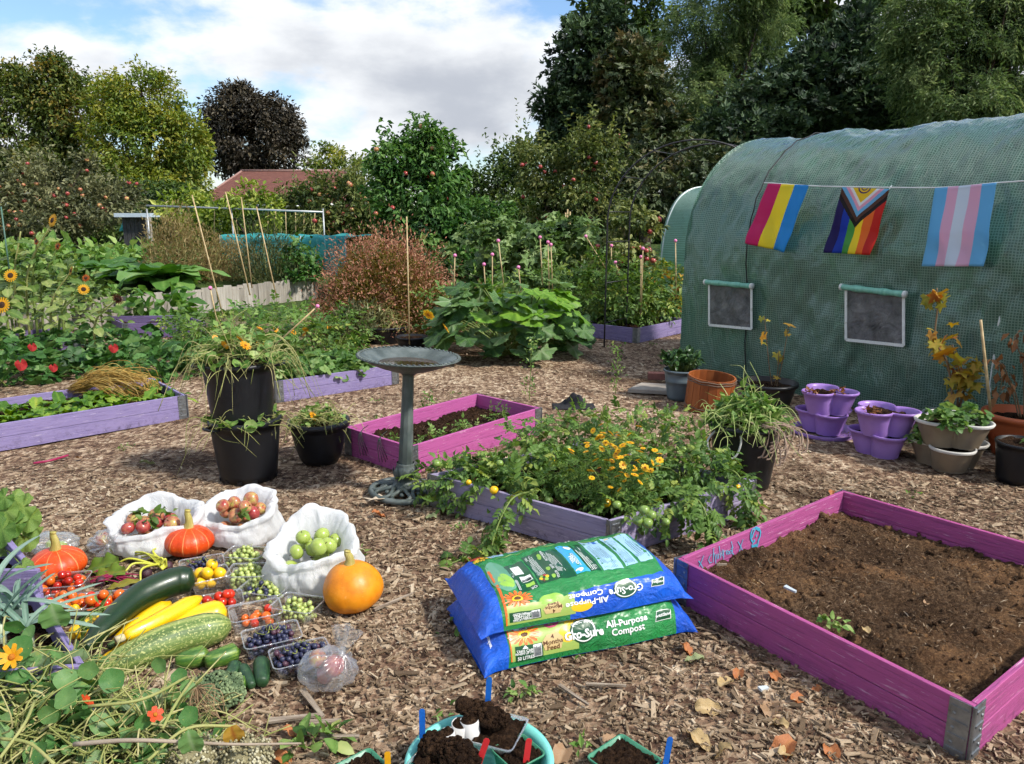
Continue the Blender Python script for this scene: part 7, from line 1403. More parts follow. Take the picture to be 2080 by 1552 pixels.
# --- tomatoes and marigolds in the lilac bed
TG = 'tomato plants of the lilac bed'
for k, (x, y, rx, ry, h, n, lab) in enumerate(((.66, 3.66, .28, .22, .13, 170, 'tomato plant hanging over the near corner of the lilac bed'), (.98, 4.02, .32, .28, .22, 200, 'tomato plant spilling over the right hand end of the lilac bed'), (.10, 4.0, .34, .28, .18, 200, 'tomato plant in the middle of the lilac bed long side'), (-.24, 4.10, .28, .25, .22, 230, 'bushy tomato plant burying the bird bath end of the lilac bed'), (.35, 4.45, .42, .28, .30, 220, 'straggly tomato plant at the back of the lilac bed'), (.85, 4.62, .5, .35, .36, 170, 'tall thin tomato plant behind the lilac bed towards the tunnel'))):
    bush('tomato_plant', lab, 'tomato plant', (x, y), (rx, ry, h), int(n*1.35), TOMLEAF, .074, tomm, 60+k, TG, 16, droop=.45, shell=.25, z0=.13 if k not in (3, 5) else .03, sr=.005)
    for j in range(5):
        a = rng.random()*6.28; q = (x+math.cos(a)*rx*.7, y+math.sin(a)*ry*.7-.1, .17+rng.random()*h*.6); o = link('tomato', TOM['green' if j else 'yellow'], None, q, None, rng.uniform(.014, .024)); tag(o, 'small green tomato on the vines of the lilac bed' if j else 'small yellow tomato on the vines of the lilac bed', 'tomato', 'tomatoes on the vines')
for dx, dy, dz, r in ((0, 0, 0, .026), (-.045, -.0, .012, .024), (.02, .02, .03, .024), (-.02, -.02, .07, .024)):
    q = D(1315, 1062, 3.30); o = link('tomato', TOM['green'], None, (q.x+dx, q.y+dy, q.z+dz), None, r); tag(o, 'green tomato in the truss hanging over the lilac bed corner', 'tomato', 'green tomato truss')
def vine_over(name, label, pts, r, nleaf, tpl, size, m_, seed, group=None):
    rg = np.random.default_rng(seed); W = bez(pts, 8); o = np.array(W[0]); t = thing(name, label, 'vine', W[0], group=group); MB().add(*tube(W-o, np.linspace(r, r*.5, len(W)), 6)).build('stem', stg, t)
    i = rg.integers(2, len(W), size=nleaf); P = W[i]-o+rg.normal(size=(nleaf, 3))*.02; f = foliage(P, nrm(rg.normal(size=(nleaf, 3))+[0, -.5, -.1]), tpl, size, rg, .8, .5); m1 = MB(); m1.scatter(*f); m1.build('foliage', m_, t); return t
vine_over('tomato_vine', 'tomato vine hanging down the front of the lilac bed corner board', [(.86, 3.62, .22), (.90, 3.50, .25), (.93, 3.42, .18), (.95, 3.40, .03)], .006, 30, TOMLEAF, .095, tomm, 71, TG)
vine_over('tomato_vine', 'tomato vine trailing to the ground along the lilac bed long side', [(.12, 3.72, .22), (.0, 3.55, .24), (-.08, 3.42, .12), (-.10, 3.36, .02)], .006, 22, TOMLEAF, .085, tomm, 72, TG)
vine_over('tomato_vine', 'tomato vine sprawling on the chips left of the compost bags', [(-.02, 3.62, .2), (-.12, 3.45, .08), (-.22, 3.35, .03), (-.30, 3.28, .02)], .005, 30, TOMLEAF, .09, tomm, 73, TG)
vine_over('tomato_vine', 'leafy tomato vine draped over the end board of the lilac bed', [(1.1, 4.0, .25), (1.18, 3.85, .27), (1.22, 3.76, .16), (1.2, 3.72, .05)], .006, 30, TOMLEAF, .09, tomm, 74, TG)
petm = mat('marigold_petal', [(0, 'A8400A'), (.3, 'E0980E'), (1, 'F4CC28')], scale=60, rough=.5, tint=.9, bumps=.1, transl=.25); mcen = mat('marigold_centre', ['8A4A0C', 'C07812'], rough=.8)
def flower_mesh(name, n, L, w, cup, m_, layers=1):
    b = MB()
    for l in range(layers):
        for k in range(n):
            a = (k+l*.5)*2*math.pi/n; sc0 = 1-.28*l; V = np.array([[.12, -.05, .02], [.5, -w, cup*.5], [1, -w*.8, cup], [1.06, 0, cup*.9], [1, w*.8, cup], [.5, w, cup*.5], [.12, .05, .02]])*[L*sc0, L*sc0, L]; b.add(xf(V, rotz(a), 1, (0, 0, .1*L*l)), [np.array([[0, 1, 5, 6], [1, 2, 4, 5]]), np.array([[2, 3, 4]])], 0, np.array([.05, .6, 1, 1, 1, .6, .05])*.9)
    return b.mesh(name, m_)
MARI = flower_mesh('petals', 7, 1, .36, .12, petm, 2); MCEN = MB().add(xf(ball(8, 5)[0], None, (.3, .3, .2), (0, 0, .12)), ball(8, 5)[1]).mesh('flower_centre', mcen)
def flower(t, p, r, rot, petals=MARI, cen=MCEN): h = link('flower', petals, t, p, rot, r); link('flower_centre', cen, h)
mg = bush('marigold_plant', 'marigold plant with yellow and orange flowers in the lilac bed', 'marigold', (.50, 3.80), (.22, .20, .26), 520, t_compound(3, .3, .3, .2), .075, tomm, 75, None, 22, z0=.14, shell=.2)
for px, py in ((1160, 915), (1190, 918), (1200, 957), (1240, 955), (1205, 875), (1225, 880), (1240, 880), (1255, 885), (1278, 883), (1275, 925), (1300, 918), (1295, 935), (1310, 950), (1240, 990), (1262, 960), (1255, 968), (1222, 912), (1240, 903), (1265, 905), (1289, 965), (1290, 950), (1325, 940), (1340, 935), (1232, 935), (1252, 930), (1265, 945), (1210, 935), (1330, 915), (1252, 922), (1300, 980), (1280, 900), (1215, 890)):
    p_ = D(px, py, 3.50+rng.random()*.10); flower(mg, p_-mg.location, rng.uniform(.014, .020), (rng.normal()*.35+.45, rng.normal()*.3, rng.random()*6)); q_ = D(px+rng.normal()*16, py+rng.normal()*12, 3.54+rng.random()*.1); flower(mg, q_-mg.location, rng.uniform(.012, .017), (rng.normal()*.35+.4, rng.normal()*.3, rng.random()*6))
# --- courgette plant
rg = np.random.default_rng(5); q = G(1035, 745); sq = thing('courgette_plant', 'huge courgette plant with big lobed leaves behind the bird bath', 'courgette plant', (q.x, q.y+.55, 0))
def stem_to(t, a, b, r, m_, sag=.1, nm='leaf_stalk'): MB().add(*tube(bez([a, (np.array(a)+np.array(b))/2+[0, 0, sag], b], 4), [r, r, r*.9, r*.9, r*.8, r*.8, r*.7, r*.7, r*.6], 6)).build(nm, m_, t)
SQM = [MB().add(*[x for x in (t_palm(5, .22+.06*k, 44, .045, .18)[0:2])], 0, t_palm(5, .22+.06*k, 44, .045, .18)[2]*1.0+.12+.28*k).mesh('leaf', squm) for k in range(3)] + [MB().add(*t_palm(5, .30, 44, .05, .15)[0:2], 0, t_palm(5, .3, 44, .05, .15)[2]+.4).mesh('leaf', squm2)]
def leafobj(t, me, p, d, up, s, nm='leaf'):
    R = frames(np.array([d], float), np.array([up], float))[0]; o = link(nm, me, t, p); o.rotation_euler = Matrix(R.tolist()).to_euler(); o.scale = (s, s, s); return o
for k in range(160):
    a = rg.random()*6.283; el = rg.random()**.7; rr_ = math.sqrt(1-(el*.75)**2)*rg.uniform(.65, 1.0); p_ = np.array([math.cos(a)*rr_*.98, math.sin(a)*rr_*.62, .10+el*.68*rg.uniform(.75, 1.12)]); out = nrm([math.cos(a)*rr_, math.sin(a)*rr_-.25, .55+el])
    fresh = p_[0] > -.35 and el > .6 and rg.random() < .5
    leafobj(sq, SQM[3] if fresh else SQM[rg.integers(3)], p_, nrm([math.cos(a)+rg.normal()*.5, math.sin(a)+rg.normal()*.5-.3, -.35+rg.normal()*.3]), out+rg.normal(size=3)*.3, rg.uniform(.15, .25))
    if k % 2 == 0: stem_to(sq, (rg.normal()*.12, rg.normal()*.1, .04), p_, .010, stg, .05)
for px, py in ((905, 668), (870, 640)): flower(sq, D(px, py, 7.6)-sq.location, .06, (1.0, 0, rng.random()*6))
# --- rhubarb behind the fence
RHB = [MB().add(*bladeleaf(1, .36, .45+.1*k, .12, 9, 14, .8, .15)[0:2], 0, .3+.2*k+bladeleaf(1, .36, .45, .12, 9, 14, .8, .15)[2]).mesh('leaf', rhum) for k in range(3)]
for k, (px, py, s_, n, lab) in enumerate(((330, 590, .55, 24, 'rhubarb clump with arching leaves right above the fence'), (255, 570, .5, 20, 'rhubarb clump behind the sunflower heads'), (220, 545, .5, 18, 'rhubarb clump further back below the apple trunk'), (300, 555, .45, 16, 'rhubarb clump behind the arching front clump'), (390, 585, .4, 14, 'rhubarb clump at the dry brown shrubs'))):
    c = D(px, py, 13.4+k*.7); t = thing('rhubarb', lab, 'rhubarb', (c.x, c.y, .36), group='rhubarb clumps')
    for j in range(n): a = rng.random()*6.283; d = nrm([math.cos(a), math.sin(a), rng.uniform(.4, 1.1)]); leafobj(t, RHB[rng.integers(3)], d*.1+[0, 0, .05], d, [-d[0]*.5, -d[1]*.5, 1], s_*1.5*rng.uniform(.75, 1.2))
for k, (px, py, y, rx, h, lab) in enumerate(((230, 540, 17, 1.3, .6, 'leafy potato rows behind the rhubarb'), (330, 535, 18, 1.2, .55, 'green leafy crop before the dark shed'), (130, 545, 16, 1.4, .7, 'green crop below the bare apple trunk'), (450, 560, 16.5, .9, .5, 'low greens beside the dry shrubs'), (30, 545, 15.5, 1.3, .7, 'green crop at the frame edge behind the sunflowers'))):
    c = D(px, py, y); bush('leafy_crop', lab, 'crop', (c.x, c.y), (rx, .9, h), 420, OVAL, .2, rhum if k % 2 else weedm, 240+k, 'leafy crops behind the fence', 6, z0=.36, top=True)
# --- sunflowers
SUNL = [MB().add(*bladeleaf(1, .38, .35, .1, 7, 10, .7, .2)[0:2], 0, .25+.25*k+bladeleaf(1, .38, .35, .1, 7, 10, .7, .2)[2]).mesh('leaf', sunm) for k in range(3)]
sunp = {k: mat('sunflower_petal_'+k, c_, scale=40, rough=.5, tint=.8, bumps=.1, transl=.2) for k, c_ in dict(yellow=['C87A10', 'E8B420'], rust=['7A2A12', 'B45A1C'], dark=['3E1418', '7A2430']).items()}
SUNF = {k: flower_mesh('petals', 18, 1, .10, .1, m_, 2) for k, m_ in sunp.items()}; SUNC = MB().add(xf(ball(14, 8)[0], None, (.48, .48, .2), (0, 0, .08)), ball(14, 8)[1]).mesh('flower_centre', mat('sunflower_centre', ['22140C', '4A3018'], rough=.9, bumps=.5))
SF = [(22, 560, 20, 690, 8.6, 'yellow', .07, 'sunflower drooping at the frame edge with a yellow head'), (108, 448, 60, 690, 9.0, 'yellow', .075, 'tallest sunflower with a bright orange yellow head'), (75, 490, 78, 690, 9.1, 'rust', .05, 'sunflower with a small rust head below the tallest one'), (42, 470, 42, 690, 9.2, 'yellow', .0, 'headless sunflower stalk with broad leaves'), (22, 563, 30, 690, 8.8, 'rust', .055, 'sunflower with a rust red head at the left edge'), (145, 550, 105, 690, 8.9, 'yellow', .055, 'sunflower bending right with a ragged yellow head'), (170, 588, 120, 690, 8.8, 'yellow', .06, 'sunflower bending low with a shaggy yellow head'), (240, 607, 190, 690, 8.7, 'dark', .065, 'sunflower with a dark crimson hanging head before the fence'), (175, 565, 130, 690, 9.3, 'rust', .045, 'sunflower with an orange head beside the rhubarb'), (5, 620, 2, 700, 8.4, 'yellow', .085, 'large fading sunflower head cut by the frame edge'), (118, 500, 90, 690, 9.4, 'rust', .045, 'sunflower with a faded orange head in the middle of the row')]
for k, (hx, hy, bx, by, yy, kind, r, lab) in enumerate(SF):
    b0 = D(bx, by, yy); h0 = D(hx, hy, yy-.05); t = thing('sunflower', lab, 'sunflower', (b0.x, b0.y, .1), group='sunflowers in the dull purple bed'); d = h0-Vector((b0.x, b0.y, .1)); W = bez([(0, 0, 0), tuple(d*.5+Vector((-d.x*.3, 0, d.z*.08))), tuple(d)], 8); MB().add(*tube(W, np.linspace(.016, .008, len(W)), 7)).build('stem', sty if k % 2 else stg, t)
    for j in range(13): f = .25+.72*(j+rng.random())/13; p_ = W[int(f*(len(W)-1))]; a = j*2.4+k; dd = np.array([math.cos(a), math.sin(a), .05+rng.normal()*.2]); leafobj(t, SUNL[rng.integers(3)], p_+dd*.06, dd, [-dd[0]*.3, -dd[1]*.3-.4, 1], rng.uniform(.09, .17)); stem_to(t, p_, p_+dd*.07, .004, stg, .0, 'leaf_stalk')
    if r: flower(t, tuple(d), r, (1.25 if kind != 'dark' else 1.9, 0, rng.normal()*.4), SUNF[kind], SUNC)
bush('low_greens', 'leafy undergrowth at the feet of the sunflowers', 'plant', (G(70, 690).x, G(70, 690).y+.5), (.9, .4, .35), 200, OVAL, .12, sunm, 81, None, 10, z0=.1)
bush('low_greens', 'bushy green plants between sunflowers and rhubarb', 'plant', (D(200, 590, 12).x, 12.0), (.7, .4, .36), 300, OVAL, .12, weedm, 82, None, 10, z0=.1)
bush('low_greens', 'mixed green leaves behind the tallest sunflower', 'plant', (D(90, 560, 11).x, 11.2), (.9, .5, .6), 400, OVAL, .13, midg, 83, None, 10, z0=.2)
# --- strawberries and beets at the left
for k in range(12):
    px, py = [(20, 715), (80, 705), (140, 700), (200, 690), (260, 695), (310, 715), (60, 745), (130, 740), (200, 735), (270, 735), (330, 740), (10, 760)][k]; c = G(px, py, .12)
    bush('strawberry_plant', 'dense strawberry plant in the %s row of the big patch, %s' % ('back' if k < 6 else 'front', ['at the frame edge', 'second from the frame edge', 'third from the frame edge', 'third from the buckets', 'second from the buckets', 'nearest the buckets'][k % 6]), 'strawberry plant', c, (.42, .36, .30), 75, TREF, .075, strm, 90+k, 'strawberry plants of the big patch', 5, droop=.05, flatn=.4, shell=.55, top=True, jit=.25)
redl = leafmat('red_leaf', ['7A1A1E', 'A82A26', 'C04A3A'], transl=.25, bumps=.3)
for px, py, s_, lab in ((42, 738, .07, 'bright red strawberry leaf near the frame edge'), (108, 745, .05, 'small red leaf right of the bright red one'), (230, 705, .055, 'dull red crinkled leaf in the strawberry patch'), (65, 703, .05, 'pinkish red leaf at the back of the strawberry patch')):
    c = D(px, py, 6.75); V, F, tt = t_palm(3, .08, 30, .02, .3); o = MB().add(xf(V, frames(np.array([[.3, -.3, -1.0]]), np.array([[.1, -1, .3]]))[0], s_), F, 0, .5+tt).build('red_leaf', redl); o.location = c; tag(o, lab, 'leaf')
BTL = [MB().add(*bladeleaf(1, .24, .3+.15*k, .25, 7, 12, .9, .3)[0:2], 0, .25+.22*k+bladeleaf(1, .24, .3, .25, 7, 12, .9, .3)[2]).mesh('leaf', beetm) for k in range(3)]
for k in range(15):
    f = (k % 8+.5)/8; g_ = .12+.36*(k//8)+.1*rng.random(); p_ = Vector((*D_C, 0))*(1-f)+Vector((*D_L, 0))*f + (Vector((*D_B, 0))-Vector((*D_C, 0)))*(g_+.08); t = thing('beet_plant', 'beet plant, %s row of the bright purple bed, %s' % ('front' if k < 8 else 'back', ['nearest the metal corner', 'second from the metal corner', 'third from the metal corner', 'fourth from the metal corner', 'fifth from the metal corner', 'sixth from the metal corner', 'by the frame edge', 'cut by the frame edge'][k % 8]), 'beet plant', (p_.x, p_.y, .11), group='beet plants in the bright purple bed')
    for j in range(9): a = rng.random()*6.283; d = nrm([math.cos(a), math.sin(a), rng.uniform(.3, 1.3)]); leafobj(t, BTL[rng.integers(3)], d*.03, d, [-d[0]*.4, -d[1]*.4, 1], rng.uniform(.12, .2))
rg = np.random.default_rng(8); c = G(215, 790, .2); t = thing('seed_bunch', 'dried golden seed heads lying across the beet bed', 'dried plant', c); s = MB()
for k in range(150):
    f = rg.random(); a = np.array([-.32+.15*rg.random(), rg.normal()*.03, rg.normal()*.02]); e = np.array([.05+.33*rg.random(), rg.normal()*.09, .10+rg.normal()*.07-.1*f]); s.add(*tube(bez([a, (a+e)/2+[0, 0, .07+rg.normal()*.03], e, e+[.05, rg.normal()*.03, -.06]], 3), .0022, 4), 0, rg.random())
s.build('stalks', mat('golden_stalk', [(0, '7A5A22'), (.5, 'A8843C'), (1, 'C8AE66')], rough=.8, tint=.8), t, kind='stuff')
# --- mallow bed, weeds and pots
for k in range(9):
    f = (k % 5+.5)/5; g_ = .25 if k < 5 else .65; p_ = Vector((*E_L, 0))*(1-f)+Vector((*E_R, 0))*f+(Vector((*E_B, 0))-Vector((*E_R, 0)))*g_
    bush('strawberry_plant', 'round leaved plant behind the buckets, %s row, %s' % ('front' if k < 5 else 'back', ['hidden by the bucket', 'second from the bucket', 'in the middle', 'second from the bird bath', 'nearest the bird bath'][k % 5]), 'strawberry plant', p_, (.24, .22, .17), 60, TREF, .06, rndm, 110+k, 'plants in the purple bed behind the buckets', 4, droop=.1, top=True, shell=.5, z0=.14, flatn=.4)
def flowers_on(t, n, c, rad, r, petals, rg):
    for j in range(n): flower(t, (c[0]+rg.normal()*rad[0], c[1]+rg.normal()*rad[1], c[2]+rg.random()*rad[2]), r*rg.uniform(.8, 1.2), (rg.uniform(.3, 1.2), rg.normal()*.4, rg.random()*6), petals)
YM = flower_mesh('petals', 9, 1, .25, .15, mat('calendula_petal', ['D88A10', 'F0B420'], rough=.5, transl=.2), 2); RM = flower_mesh('petals', 5, 1, .4, .25, mat('red_nasturtium_petal', ['B02A16', 'D85A20'], rough=.5, transl=.2))
for k, (px, py, y, rx, ry, h, n, tpl, sz, m_, fl, lab) in enumerate(((430, 660, 8.9, .45, .35, .36, 150, TOMFAR, .15, tomm, 0, 'tomato bush between the low fence and the buckets'), (385, 670, 9.4, .4, .35, .38, 120, TOMFAR, .15, tomm, 0, 'tomato bush spreading over the small fence bed'), (555, 640, 9.0, .5, .35, .52, 190, TOMFAR, .15, weedm, 0, 'green bushy plant in front of the fence near the canes'), (620, 650, 8.2, .45, .4, .5, 150, TOMFAR, .14, tomm, 6, 'flowering green plant left of the rust coloured bush'), (690, 670, 8.5, .4, .35, .5, 140, TOMFAR, .13, tomm, 3, 'green plant at the foot of the rust coloured bush'), (500, 680, 8.0, .45, .35, .36, 150, TOMFAR, .14, weedm, 3, 'leafy plant showing above the bucket rim'), (330, 640, 11.3, .5, .3, .45, 90, OVAL, .22, rhum, 0, 'broad leaved plant against the low fence'), (725, 640, 9.6, .3, .3, .45, 900, SLIM, .10, greyg, 0, 'grey green lavender tuft beside the rust coloured bush'))):
    c = D(px, py, y); t = bush('garden_plant', lab, 'plant', (c.x, c.y), (rx, ry, h), n, tpl, sz, m_, 130+k, 'mixed plants in the middle ground', 10, droop=.4 if k < 7 else -.6, shell=.2, z0=.03)
    if fl: flowers_on(t, fl, (0, -.2, h*.5), (rx*.6, .1, h*.5), .035, YM, rng)
for px, py, lab in ((570, 655, 'x'), (598, 655, 'y')): pass
def weedheap(name, label, c, rx, ry, h, nst, nlf, seed, z0, fl=0, green=.5, length=.28, tpls=(OVAL, ROUND), lsz=.045, group=None, hang=.5, thick=.0022, lm=None):
    rg = np.random.default_rng(seed); t = thing(name, label, 'weeds', (c[0], c[1], z0), group=group); s = MB()
    for k in range(nst):
        a = rg.random()*6.283; r0 = math.sqrt(rg.random()); p0 = np.array([math.cos(a)*r0*rx, math.sin(a)*r0*ry, h*(1-r0**2)*rg.uniform(.3, 1.05)]); d = nrm(np.array([rg.normal(), rg.normal(), rg.normal()*.35])); L = length*rg.uniform(.4, 1.2); e = p0+d*L; m = p0+d*L*.5+rg.normal(size=3)*L*.14+[0, 0, L*.08]
        rim = math.hypot(e[0]/rx, e[1]/ry); e[2] -= max(0, rim-.9)*hang*L; e[2] = max(e[2], -hang*.3) if z0 > .2 else max(e[2], .005); s.add(*tube(bez([p0, m, e], 4), np.linspace(thick, thick*.6, 9)*rg.uniform(.5, 1.7), 4), 0, rg.random())
    s.build('stems', sty if green < .7 else mat('fresh_weed_stem', ['6A8038', '98A860', 'B8B880'], rough=.6, tint=.7), t, kind='stuff'); n = nlf
    a = rg.random(n)*6.283; r0 = np.sqrt(rg.random(n)); P = np.stack([np.cos(a)*r0*rx*1.05, np.sin(a)*r0*ry*1.05, h*(1-r0**2)*rg.uniform(.5, 1.15, n)+.015], -1); m1 = MB(); k = n//2
    for tp, sl in ((tpls[0], slice(0, k)), (tpls[1], slice(k, n))): m1.scatter(*foliage(P[sl], nrm(rg.normal(size=P[sl].shape)*.5+[0, -.1, .9]), tp, lsz, rg, .3, .5))
    m1.build('foliage', lm or (weedm if green < .5 else nastm), t)
    if fl: flowers_on(t, fl, (0, -ry*.4, h*.6), (rx*.5, ry*.3, h*.4), .03, YM, rg)
    return t
weedheap('pulled_weeds', 'wilted weeds and flowers spilling from the upper bucket', (b1[0]-.015, b1[1]+.01), .24, .22, .17, 260, 150, 141, .72, 4, .4, .26, lsz=.055, hang=.9)
weedheap('pulled_weeds', 'wilted weeds squeezed between the two stacked buckets', b1, .235, .235, .06, 110, 90, 142, .355, 0, .4, .2, lsz=.06, hang=1.0)
weedheap('pulled_weeds', 'straw coloured weeds with one orange flower in the bellied pot', (b3.x, b3.y+.02), .165, .165, .11, 230, 110, 143, .25, 1, .4, .16, lsz=.035)
weedheap('pulled_weeds', 'green weed heap in the bucket beside the lilac bed', (b4.x+.02, b4.y), .22, .21, .20, 260, 420, 144, .36, 0, .8, .24, (OVAL, SLIM), .06, lm=weedm)
weedheap('pulled_weeds', 'dried plant remains in the wide black tub', (g5.x, g5.y+.15), .2, .2, .3, 160, 20, 145, .18, 0, .3, .3, lsz=.03)
def catkins():
    t = thing('seed_catkins', 'pale brown drooping seed spikes on the weed heap bucket', 'seed spikes', (b4.x+.08, b4.y-.2, .42)); s = MB(); rg = np.random.default_rng(3)
    for k in range(26): a = np.array([rg.normal()*.05, rg.normal()*.03, .04*rg.random()]); e = a+[rg.uniform(-.02, .16), rg.uniform(-.05, .02), -rg.uniform(.06, .22)]; W = bez([a, (a+e)/2+[.04, 0, .03], e, e+[-.03, 0, -.02]], 4); s.add(*tube(W, np.concatenate([np.full(6, .0025), np.full(len(W)-6, .005)]), 5), 0, rg.random())
    s.build('spikes', mat('pale_catkin', ['8A7260', 'B49C8A'], rough=.9, bumps=.5, bscale=300), t, kind='stuff')
catkins()
# front weed pile
rg = np.random.default_rng(31); c = G(200, 1475, .1)
t = weedheap('weed_pile', 'big pile of pulled weeds and pale stems in the near corner', (c.x-.06, c.y-.03), .40, .27, .13, 800, 330, 151, .005, 0, .4, .25, (OVAL, ROUND), .05, hang=0, thick=.0026, lm=nastm)
t2 = weedheap('weed_pile', 'weeds heaped over the leek bed edge at the picture corner', (G(40, 1400, .25).x-.05, G(40, 1400, .25).y+.05), .24, .24, .10, 300, 150, 152, .16, 0, .4, .22, (OVAL, ROUND), .055, hang=0, thick=.0025, lm=nastm)
NAS = [MB().add(*t_round(18, .22, .05)[0:2], 0, .35+.2*k+t_round(18, .22, .05)[2]*.5).mesh('leaf', nastm) for k in range(2)]
for px, py, z, s_ in ((228, 1382, .26, .060), (133, 1382, .27, .056), (40, 1320, .36, .07), (135, 1420, .25, .055), (100, 1450, .24, .05), (180, 1360, .27, .05), (85, 1530, .22, .05), (365, 1375, .2, .045), (380, 1400, .17, .045), (290, 1465, .2, .04), (385, 1455, .16, .05), (325, 1350, .2, .045), (60, 1290, .37, .05), (30, 1270, .38, .05)):
    p_ = G(px, py, z); leafobj(t, NAS[rng.integers(2)], p_-t.location, nrm([rng.normal(), rng.normal()*.3, rng.normal()*.4-.2]), nrm([rng.normal()*.5, -.75, .8]), s_*1.15)
for px, py, z, L, W_, kk in ((470, 1475, .17, .075, .03, 1), (395, 1525, .2, .075, .032, 0), (120, 1270, .36, .08, .045, 0)):
    V, F, tt, uv = bladeleaf(L, W_, .3, .15, 7, 10, .6); o = MB().add(V, F, 0, (.75 if kk else .6)+tt).build('leaf', yelm if kk else nastm, t); o.location = G(px, py, z)-t.location; o.rotation_euler = Matrix(frames(np.array([[.2*kk, -.1, -1.0 if kk else .2]]), np.array([[.2, -1, .5]]))[0].tolist()).to_euler()
YF = flower_mesh('petals', 8, 1, .22, .5, mat('calendula_petal', ['D88A10'], rough=.5)); flower(t, G(25, 1335, .35)-t.location, .035, (.9, .2, 0), YF); flower(t, G(315, 1452, .22)-t.location, .022, (.8, 0, 1), RM); flower(t, G(175, 1425, .24)-t.location, .022, (.9, 0, 2), RM)
MB().add(*tube([Vector(q)-t.location for q in bez([G(150, 1512, .24), G(260, 1504, .26), G(370, 1507, .23), G(480, 1512, .17), G(620, 1510, .07)], 6)], np.linspace(.0065, .003, 25), 6)).build('long_stalk', mat('grey_brown_stalk', ['7E7060', 'A89A88'], rough=.8), t)
for q in ([G(70, 1425, .27), G(50, 1470, .28), G(0, 1540, .26)], [G(395, 1375, .2), G(360, 1425, .22), G(330, 1480, .2)], [G(180, 1435, .25), G(290, 1420, .26), G(380, 1375, .2)], [G(480, 1475, .14), G(380, 1480, .2), G(300, 1545, .2)], [G(0, 1500, .27), G(60, 1510, .27), G(110, 1552, .25)]): MB().add(*tube([Vector(w)-t.location for w in bez(q, 6)], .0045, 6)).build('long_stalk', sty, t)
rt = MB()
for k in range(50): a = np.array(G(400, 1395, .17)); e = np.array(G(rg.uniform(380, 460), rg.uniform(1420, 1470), rg.uniform(.06, .14))); rt.add(*tube(bez([a-np.array(t.location), (a+e)/2-np.array(t.location)+rg.normal(size=3)*.02, e-np.array(t.location)], 4), .0010, 4), 0, rg.random())
rt.build('root_tuft', mat('root_hair', ['7A6248', 'A88C68'], rough=.9, tint=.7), t, kind='stuff')
# leeks and cucumber leaves
LK = [MB().add(*bladeleaf(1, .055, .25+.5*k, .0, 5, 16, .35, .5)[0:2], 0, .3+.25*k+bladeleaf(1, .055, .3, 0, 5, 16, .35, .5)[2]).mesh('leaf', leekm) for k in range(3)]
for k, (px, py, lab) in enumerate(((5, 1300, 'leek with blue green leaves at the frame edge'), (40, 1270, 'leek with drooping leaves touching the purple board'), (62, 1310, 'leek with cut leaf tips nearest the marrow'), (-5, 1230, 'leek standing furthest back in the bed'))):
    p_ = G(px, py, .20); t = thing('leek', lab, 'leek', p_, group='leeks in the purple bed'); MB().add(*tube([(0, 0, -.05), (0, 0, .03), (.005, 0, .06)], [.014, .014, .012], 8)).build('shaft', mat('leek_shaft', ['A8B490', 'D0D6C0'], rough=.5), t)
    for j in range(8): a = j*.8+k+rng.normal()*.3; d = nrm([math.cos(a)*.55, math.sin(a)*.4, 1.0]); leafobj(t, LK[rng.integers(3)], (0, 0, .03+.005*j), d, [-d[0], -d[1]-.3, .5], rng.uniform(.14, .24))
CCL = [MB().add(*t_palm(5, .12, 36, .03, .25)[0:2], 0, .35+.2*k+t_palm(5, .12, 36, .03, .25)[2]*.4).mesh('leaf', cucm) for k in range(2)]
p_ = G(15, 1090, .25); t = thing('cucumber_plant', 'cucumber plant with rough mottled leaves at the left edge', 'cucumber plant', (p_.x-.05, p_.y, .2))
for px, py, z, s_ in ((25, 1015, .42, .08), (48, 1030, .40, .09), (10, 1035, .40, .085), (60, 1050, .36, .07), (30, 1065, .35, .085), (72, 1070, .32, .06), (5, 1075, .34, .09), (50, 1090, .28, .075), (-20, 1050, .38, .09), (20, 1100, .28, .07), (45, 1150, .30, .05), (10, 1010, .45, .06)): p_ = G(px, py, z); leafobj(t, CCL[rng.integers(2)], p_-t.location, nrm([rng.normal()*.6, -.4, -.5]), nrm([.2+rng.normal()*.3, -.9, .7]), s_); stem_to(t, (0, 0, 0), tuple(p_-t.location), .004, stg, .02)
# --- rust coloured bush
rg = np.random.default_rng(12); c = G(775, 690); t = thing('rust_bush', 'dome of rust coloured feathery seed stems before the bean tree', 'shrub', (c.x, c.y+.45, 0)); n = 19000; d = rand_dirs(n, rg); d[:, 2] = np.abs(d[:, 2]); r = .55+.45*rg.random(n)**.7+.10*np.abs(rg.normal(size=n))*(rg.random(n) < .25); lump = 1+.10*vnoise(d, 5, 2)+.08*vnoise(d, 11, 6); P = d*(r*lump)[:, None]*[1.05, .85, 1.42]; m1 = MB()
tiny = t_diamond(.32, .05, .1); top = (r > .82); f = foliage(P[top], nrm(d[top]+[0, 0, .3]), tiny, .045, rg, 0, .5); m1.scatter(*f); f = foliage(P[~top], nrm(d[~top]+[0, 0, .3]), SLIM, .075, rg, 0, .5); m1.scatter(f[0], f[1], f[2], f[3], 1, f[5]); m1.build('seed_sprays', [rustm, rustg], t, smooth=False)
s = MB()
for k in range(420): e = P[rg.integers(n)]*rg.uniform(.9, 1.04); b = np.array([rg.normal()*.12, rg.normal()*.1, 0]); s.add(*tube(bez([b, e*.5+[0, 0, .12], e], 3), np.linspace(.004, .0012, 7), 4), 0, rg.random())
s.build('stems', mat('rust_stem', [(0, '6A4A26'), (.5, '8A5E3A'), (1, '8A7A3A')], rough=.8, tint=.8), t)
